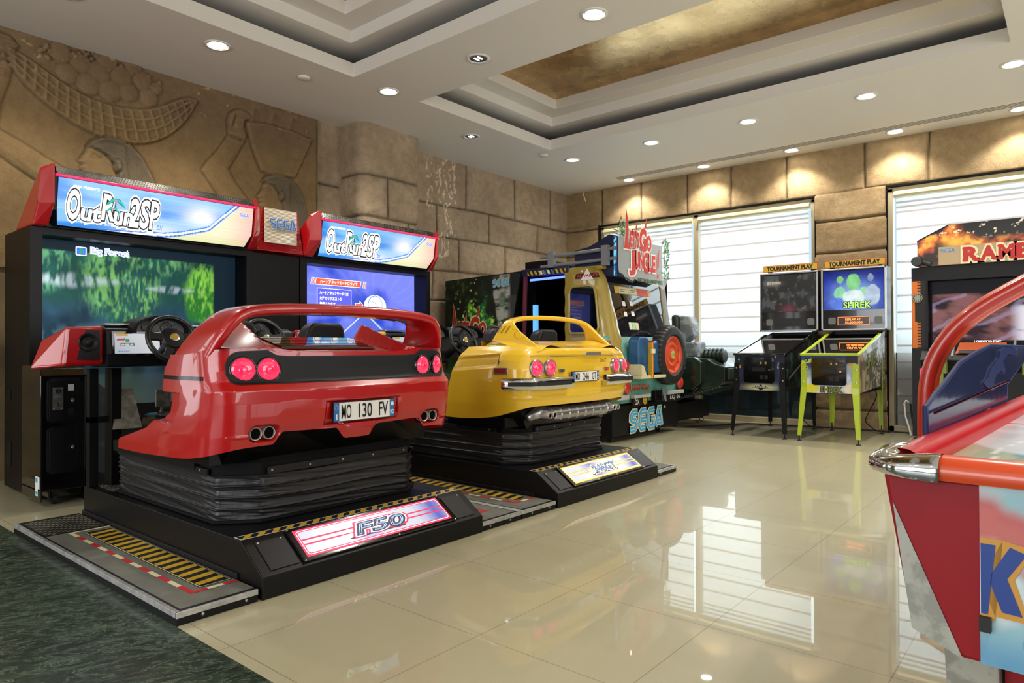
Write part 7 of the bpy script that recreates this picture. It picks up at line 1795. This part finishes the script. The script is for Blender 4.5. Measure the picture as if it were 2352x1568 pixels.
m = MB(); m.box(8.893,8.9,1.29,1.385,.64,.80); m.build('lit_red_window', mat('lit_red_glitter','#d02030',.4,emit=rgb('#e8304a'),es=1.0), r)
m = MB(); m.prism([(8.9,ya+.1,.80),(8.62,ya+.1,.78),(8.50,ya+.1,.90),(8.60,ya+.1,1.0),(8.9,ya+.1,1.03)][::-1], (0,1.36,0)); cp = m.build('control_shelf', BLK, r, bevel=.01)
m = MB(); m.add([(8.555,1.0,.975),(8.555,.55,.975),(8.72,.57,1.09),(8.72,.98,1.09)],[(0,1,2,3)],0); m.add([(8.553,.98,.98),(8.553,.57,.98),(8.60,.58,1.012),(8.60,.97,1.012)],[(0,1,2,3)],1); m.build('instruction_card', [mat('burnt_orange_print','#a8481c',.5), BLKP], cp)
for y in (1.03,.50):
    m = MB(); m.tube([(8.54,y,.94),(8.74,y,1.12)], .012, 8); m.build('card_rod', GREYP, cp)
for yc_ in (.38,1.12):
    m = MB(); G_ = [(8.50,yc_,.70),(8.50,yc_,1.0)]; m.box(8.44,8.56,yc_-.05,yc_+.05,.76,.98); m.box(8.2,8.5,yc_-.03,yc_+.03,.90,.97); m.tube([(8.22,yc_,.935),(8.02,yc_,.945)], .02, 10); m.box(8.42,8.50,yc_-.025,yc_+.025,.62,.78)
    m.build('mounted_gun', mat('olive_drab_plastic','#6d7a2e' if yc_ < 1 else '#8a5a20',.4), r, bevel=.008)
m = MB(); m.box(8.62,8.9,ya+.12,1.22,.03,.80); m.build('pedestal', BLK, r, bevel=.006)
m = MB(); m.box(8.60,8.606,.70,.74,.2,.9); m.build('red_light_strip', mat('lit_red_glitter2','#e03040',.4,emit=rgb('#f04050'),es=1.2), r)

# ================================================================ AIR HOCKEY TABLE (rotated frame)
r = thing('air_hockey_table', 'red air hockey table with chrome corner, at the right edge in the foreground', 'air hockey table', (1.715,.36,0), rz=math.radians(-3.2))
RRED = mat('red_lacquer_rail', '#b3161c', .32, spec=.35); ORR = mat('orange_red_rail', '#d04a20', .3, coat=.5, coatr=.1); CRIM = mat('crimson_panel', '#8e0f1a', .5, spec=.3)
L, Wd = 2.75, 1.30
half = [(.0,.762),(-.006,.775),(-.004,.792),(.008,.806),(.03,.814),(.052,.812),(.072,.802),(.078,.790),(.078,.762)]  # (inward, z)
def rail(path, inward, mtl, nm, par=r):
    m = MB(); m.grid([[(p[0]+i_[0]*a, p[1]+i_[1]*a, z) for a, z in half] for p, i_ in zip(path, inward)]); return m.build(nm, mtl, par, smooth=True)
# end rail runs along -y at x=0
ye = np.linspace(-.125,-Wd+.125,12); rail([(0,y) for y in ye][::-1], [(1,0)]*12, ORR, 'end_rail')
xe_ = np.linspace(.085,L-.12,20); rail([(x,0) for x in xe_][::-1][::-1], [(0,-1)]*20, RRED, 'long_rail')
rail([(x,-Wd) for x in xe_][::-1], [(0,1)]*20, RRED, 'long_rail')
for (cx_, cy_, a0) in ((.10,-.10,180),(.10,-Wd+.10,270)):
    n_ = 13; an = [math.radians(a0-90*k/(n_-1)) for k in range(n_)] if a0 == 180 else [math.radians(a0-90*k/(n_-1)) for k in range(n_)]
    pts = []; inw = []
    if a0 == 180:
        base = [(-.0,-.13),(-.004,-.115)]; pts = base[:]; inw = [(1,0),(1,0)]
        for a in an: q_ = abs(math.sin(2*a)); pts.append((cx_+.102*(1+.20*q_)*math.cos(a), cy_+.102*(1+.20*q_)*math.sin(a))); inw.append((-math.cos(a),-math.sin(a)))
        pts += [(.13,.012),(.17,.0)]; inw += [(0,-1),(0,-1)]
        m = MB(); m.grid([[(p[0]+i_[0]*(a-.012), p[1]+i_[1]*(a-.012), (z-.785)*(1.12-.40*max(0,1-abs(k_-8)/7)**1.2)+.785) for a, z in half] for k_, (p, i_) in enumerate(zip(pts, inw))]); m.build('corner_cap', CHR, r, smooth=True)
def pfa(X, Y):
    C = np.broadcast_to(npcol('#a9b59a'),X.shape+(3,)).copy(); C = lerp(C, npcol('#5f97a4'), sstep(.22-np.hypot((X-.55)*.6,Y-.33),0,.02)); C = lerp(C, npcol('#8f9a62'), sstep(.10-np.hypot((X-.25)*.5,Y-.2),0,.02)); C = lerp(C, npcol('#d8dde6'), sstep(X-.65+.2*np.sin(Y*9),0,.05)*.8); C = lerp(C, npcol('#e8ece6'), (np.abs(Y-.10-.015*np.sin(X*9)) < .004)*1.0); C = lerp(C, npcol('#c03030'), (np.abs(X-1.37) < .012)*1.0); return C
art('playfield', (.07,-.07,.762), (1,0,0), (0,-1,0), L-.14, Wd-.14, .012, pfa, attr_mat('glossy_playfield', .25, coat=.15, spec=.3), r, relief=lambda X, Y: X*0)
bpy.data.objects[r.children[-1].name].data.flip_normals()
m = MB(); m.box(.07,L-.07,-Wd+.07,-.07,.70,.755); m.build('playfield_bed', DGR, r)
# end face: red panel, grey wedge, picture panel
def ep(y, z): return (.020, y, z)
m = MB(); e0 = [(-.014,.765),(-.071,.426),(-.167,.386),(-Wd+.175,.386),(-Wd+.082,.43),(-Wd+.026,.765)]
m.prism([Vector(ep(y,z)) for y, z in e0][::-1], (.05,0,0)); m.build('end_panel', CRIM, r, bevel=.01)
GRM = mat('grey_marbled_laminate', '#a5a69c', .45, var=('#8b8c84',14,.45,.55))
m = MB(); wd = [(-.035,.701),(-.0715,.427),(-.167,.387)]; m.add([Vector(ep(y,z))+Vector((-.003,0,0)) for y, z in wd],[(0,1,2)]); m.build('grey_wedge', GRM, r)
def epic(X, Y):
    n = fbm(X*7,Y*7,4,6); C = lerp(np.broadcast_to(npcol('#9cc4cc'),X.shape+(3,)), npcol('#d8e0e0'), sstep(n,.4,.65)); C = lerp(C, npcol('#c0392e'), sstep(.10-np.abs(Y-.27-.25*(n-.5)),0,.06)*.85); C = lerp(C, npcol('#c8342a'), sstep(X-.09,0,.03)*sstep(Y,.33,.37)*.8); C = lerp(C, npcol('#3f8ab8'), sstep(.12-Y,0,.12)*.8); C = lerp(C, npcol('#2f8f9a'), (np.abs(np.hypot(X-.10,Y-.06)-.022) < .0035)*1.0); C = lerp(C, npcol('#2f8f9a'), (np.abs(np.hypot(X-.155,Y-.055)-.02) < .0035)*1.0); return C
Ue = Vector((0,0,1)); Re = Vector((0,-1,0))
pan = art('picture_panel', (.016,-.198,.388), Re, Ue, Wd-.396, .372, .005, epic, ARTM, r)
t = MB(); P0 = Vector((.0145,-.200,.405))
kx = .0; K = [[(kx,.0),(kx+.02,.0),(kx+.02,.20),(kx,.20)]]
for b_, m_, o_ in ((.16,0,.001),(.0,1,.002)): t.text('HAWK', P3(P0,Re,Ue,-.0,.085), Re, Ue, .0 or .36, .14, m_, bold=b_, off=o_, shear=-.1) if False else None
for g_, m_, o_ in ((.012,0,.001),(0,1,.002)):
    t.poly([(.0,.09-g_),(.012+g_,.09-g_),(.026+g_,.235+g_),(.0,.235+g_)], P0, Re, Ue, o_, m_)
    t.poly([(.016-g_,.155-g_),(.036-g_,.10-g_),(.070+g_,.098-g_),(.045+g_,.17),(.078+g_,.225+g_),(.050-g_,.235+g_),(.018-g_,.175)], P0, Re, Ue, o_, m_)
t.build('picture_lettering', [mat('gold_print','#c8923a',.45), mat('deep_blue_print','#23408c',.45)], pan)
m = MB(); m.box(.0,.03,-.218,-.198,.46,.49); m.build('coin_return', BLKP, r)
m = MB(); m.prism([(.09,-.03,.765),(L-.09,-.03,.765),(L-.14,-.085,.40),(.14,-.085,.40)], (0,-.03,0)); m.prism([(.09,-Wd+.03,.765),(.14,-Wd+.085,.40),(L-.14,-Wd+.085,.40),(L-.09,-Wd+.03,.765)], (0,.03,0)); m.build('side_panel', CRIM, r)
for x in (.16,L-.36):
    for s_ in (0,1):
        y = -.12 if s_ == 0 else -Wd+.12; d = -1 if s_ == 0 else 1
        m = MB(); m.prism([(x-.09,y,.42),(x+.12,y,.42),(x+.16,y,.0),(x+.02,y,.0)][::(1 if s_ else 1)], (0,d*.10,0)); m.build('leg', GRM, r, bevel=.004)
m = MB(); m.box(.13,.30,-Wd+.35,-.225,.18,.42); m.build('crimson_apron', CRIM, r)
# blue mirror guard on the left rail
BLM = mat('blue_mirror_metal', '#39436a', .14, metal=.55, spec=.2, bump=(3,.15,.02)); NVY = mat('navy_metallic_trim', '#0b1d4c', .45, spec=.3)
gp = [(.475,.806),(.475,.880),(.60,.912),(.72,.938),(.95,.994),(1.20,1.022),(1.55,1.052),(2.55,1.047),(2.60,.985),(1.97,.885),(1.95,.818)]
m = MB(); m.prism([(x,-.012,z) for x, z in gp], (0,.012,0)); gd = m.build('mirror_guard', BLM, r)
m = MB(); m.tube([(x,-.006,z) for x, z in gp], .0075, 8, closed=True); m.build('guard_trim', NVY, gd, auto=50)
m = MB(); m.tube([(.49,-.020,.862),(1.95,-.020,.900)], .004, 6); m.build('guard_seam', CHR, gd)
m = MB(); br = [(1.52,.875),(1.60,.88),(1.56,.905),(1.62,.935),(1.75,.950),(1.83,.93),(1.86,.95),(1.80,.985),(1.95,1.02),(2.18,1.01),(2.22,1.03),(2.1,1.045),(1.86,1.045),(1.72,1.03),(1.70,1.005),(1.60,.985),(1.50,.965),(1.42,.93),(1.32,.915),(1.40,.895)]
m.prism([(x,-.018,z) for x, z in br], (0,.006,0)); m.build('guard_bracket', NVY, gd)
# arch tube over the table
ap = [(1.5,.20,.60),(1.5,.20,.88),(1.5,.19,.95),(1.5,.165,1.02),(1.5,.125,1.09),(1.5,.065,1.16),(1.5,-.02,1.225),(1.5,-.13,1.285),(1.5,-.40,1.46),(1.5,-.65,1.55),(1.5,-.90,1.48),(1.5,-1.17,1.30),(1.5,-1.28,1.225),(1.5,-1.42,1.09),(1.5,-1.50,.88),(1.5,-1.50,.60)]
m = MB(); q = smooth3 = [Vector(p) for p in ap]
sp = sm(q); m.tube(sp, .036, 16, 0)
arch = m.build('arch_tube', ORR, r, smooth=True)
for dx in (-.030,.030):
    m = MB(); m.tube([(a+dx,b,c) for a, b, c in sp], .026, 12, 0); m.build('arch_side_rib', mat('red_arch_rib','#b02a1c',.3,coat=.5), arch, smooth=True)
m = MB(); m.box(1.42,1.58,-.03,.20,.60,.70); m.box(1.42,1.58,-1.50,-Wd+.03,.60,.70); m.build('arch_bracket', CRIM, r)

# ================================================================ CABLES AND HOSES
ORG = Vector((0,0,0))
def cable(name, pts, rad, mtl, label, cat='cable', grp=None):
    m = MB(); m.tube(sm(pts, 80), rad, 8); o = m.build(name, mtl, None, smooth=True); tagit(o, label, cat, grp); return o
cable('power_cable', [(8.15,4.02,.012),(8.6,3.75,.010),(9.15,3.45,.010),(9.33,2.6,.010),(9.37,1.9,.010),(9.36,1.55,.010)], .009, RUB, 'black cable lying on the floor along the window wall under the pinball machines')
cable('white_hose', [(9.05,1.50,.014),(9.2,1.54,.07),(9.32,1.60,.20),(9.36,1.62,.36),(9.36,1.60,.40),(9.37,1.575,.37)], .011, WHT, 'white flexible hose arching against the striped blind, left of the shooting cabinet', 'hose')
cable('black_hose', [(9.38,1.56,.36),(9.36,1.54,.2),(9.36,1.51,.014)], .010, RUB, 'short black hose leaning beside the white hose at the right blind', 'hose')
cable('loose_wire', [(9.30,6.22,HC-.01),(9.27,6.2,3.56),(9.29,6.18,3.48),(9.33,6.19,3.44)], .006, WHT, 'short white wire poking from the ceiling corner above the jungle cabinet', 'wire')
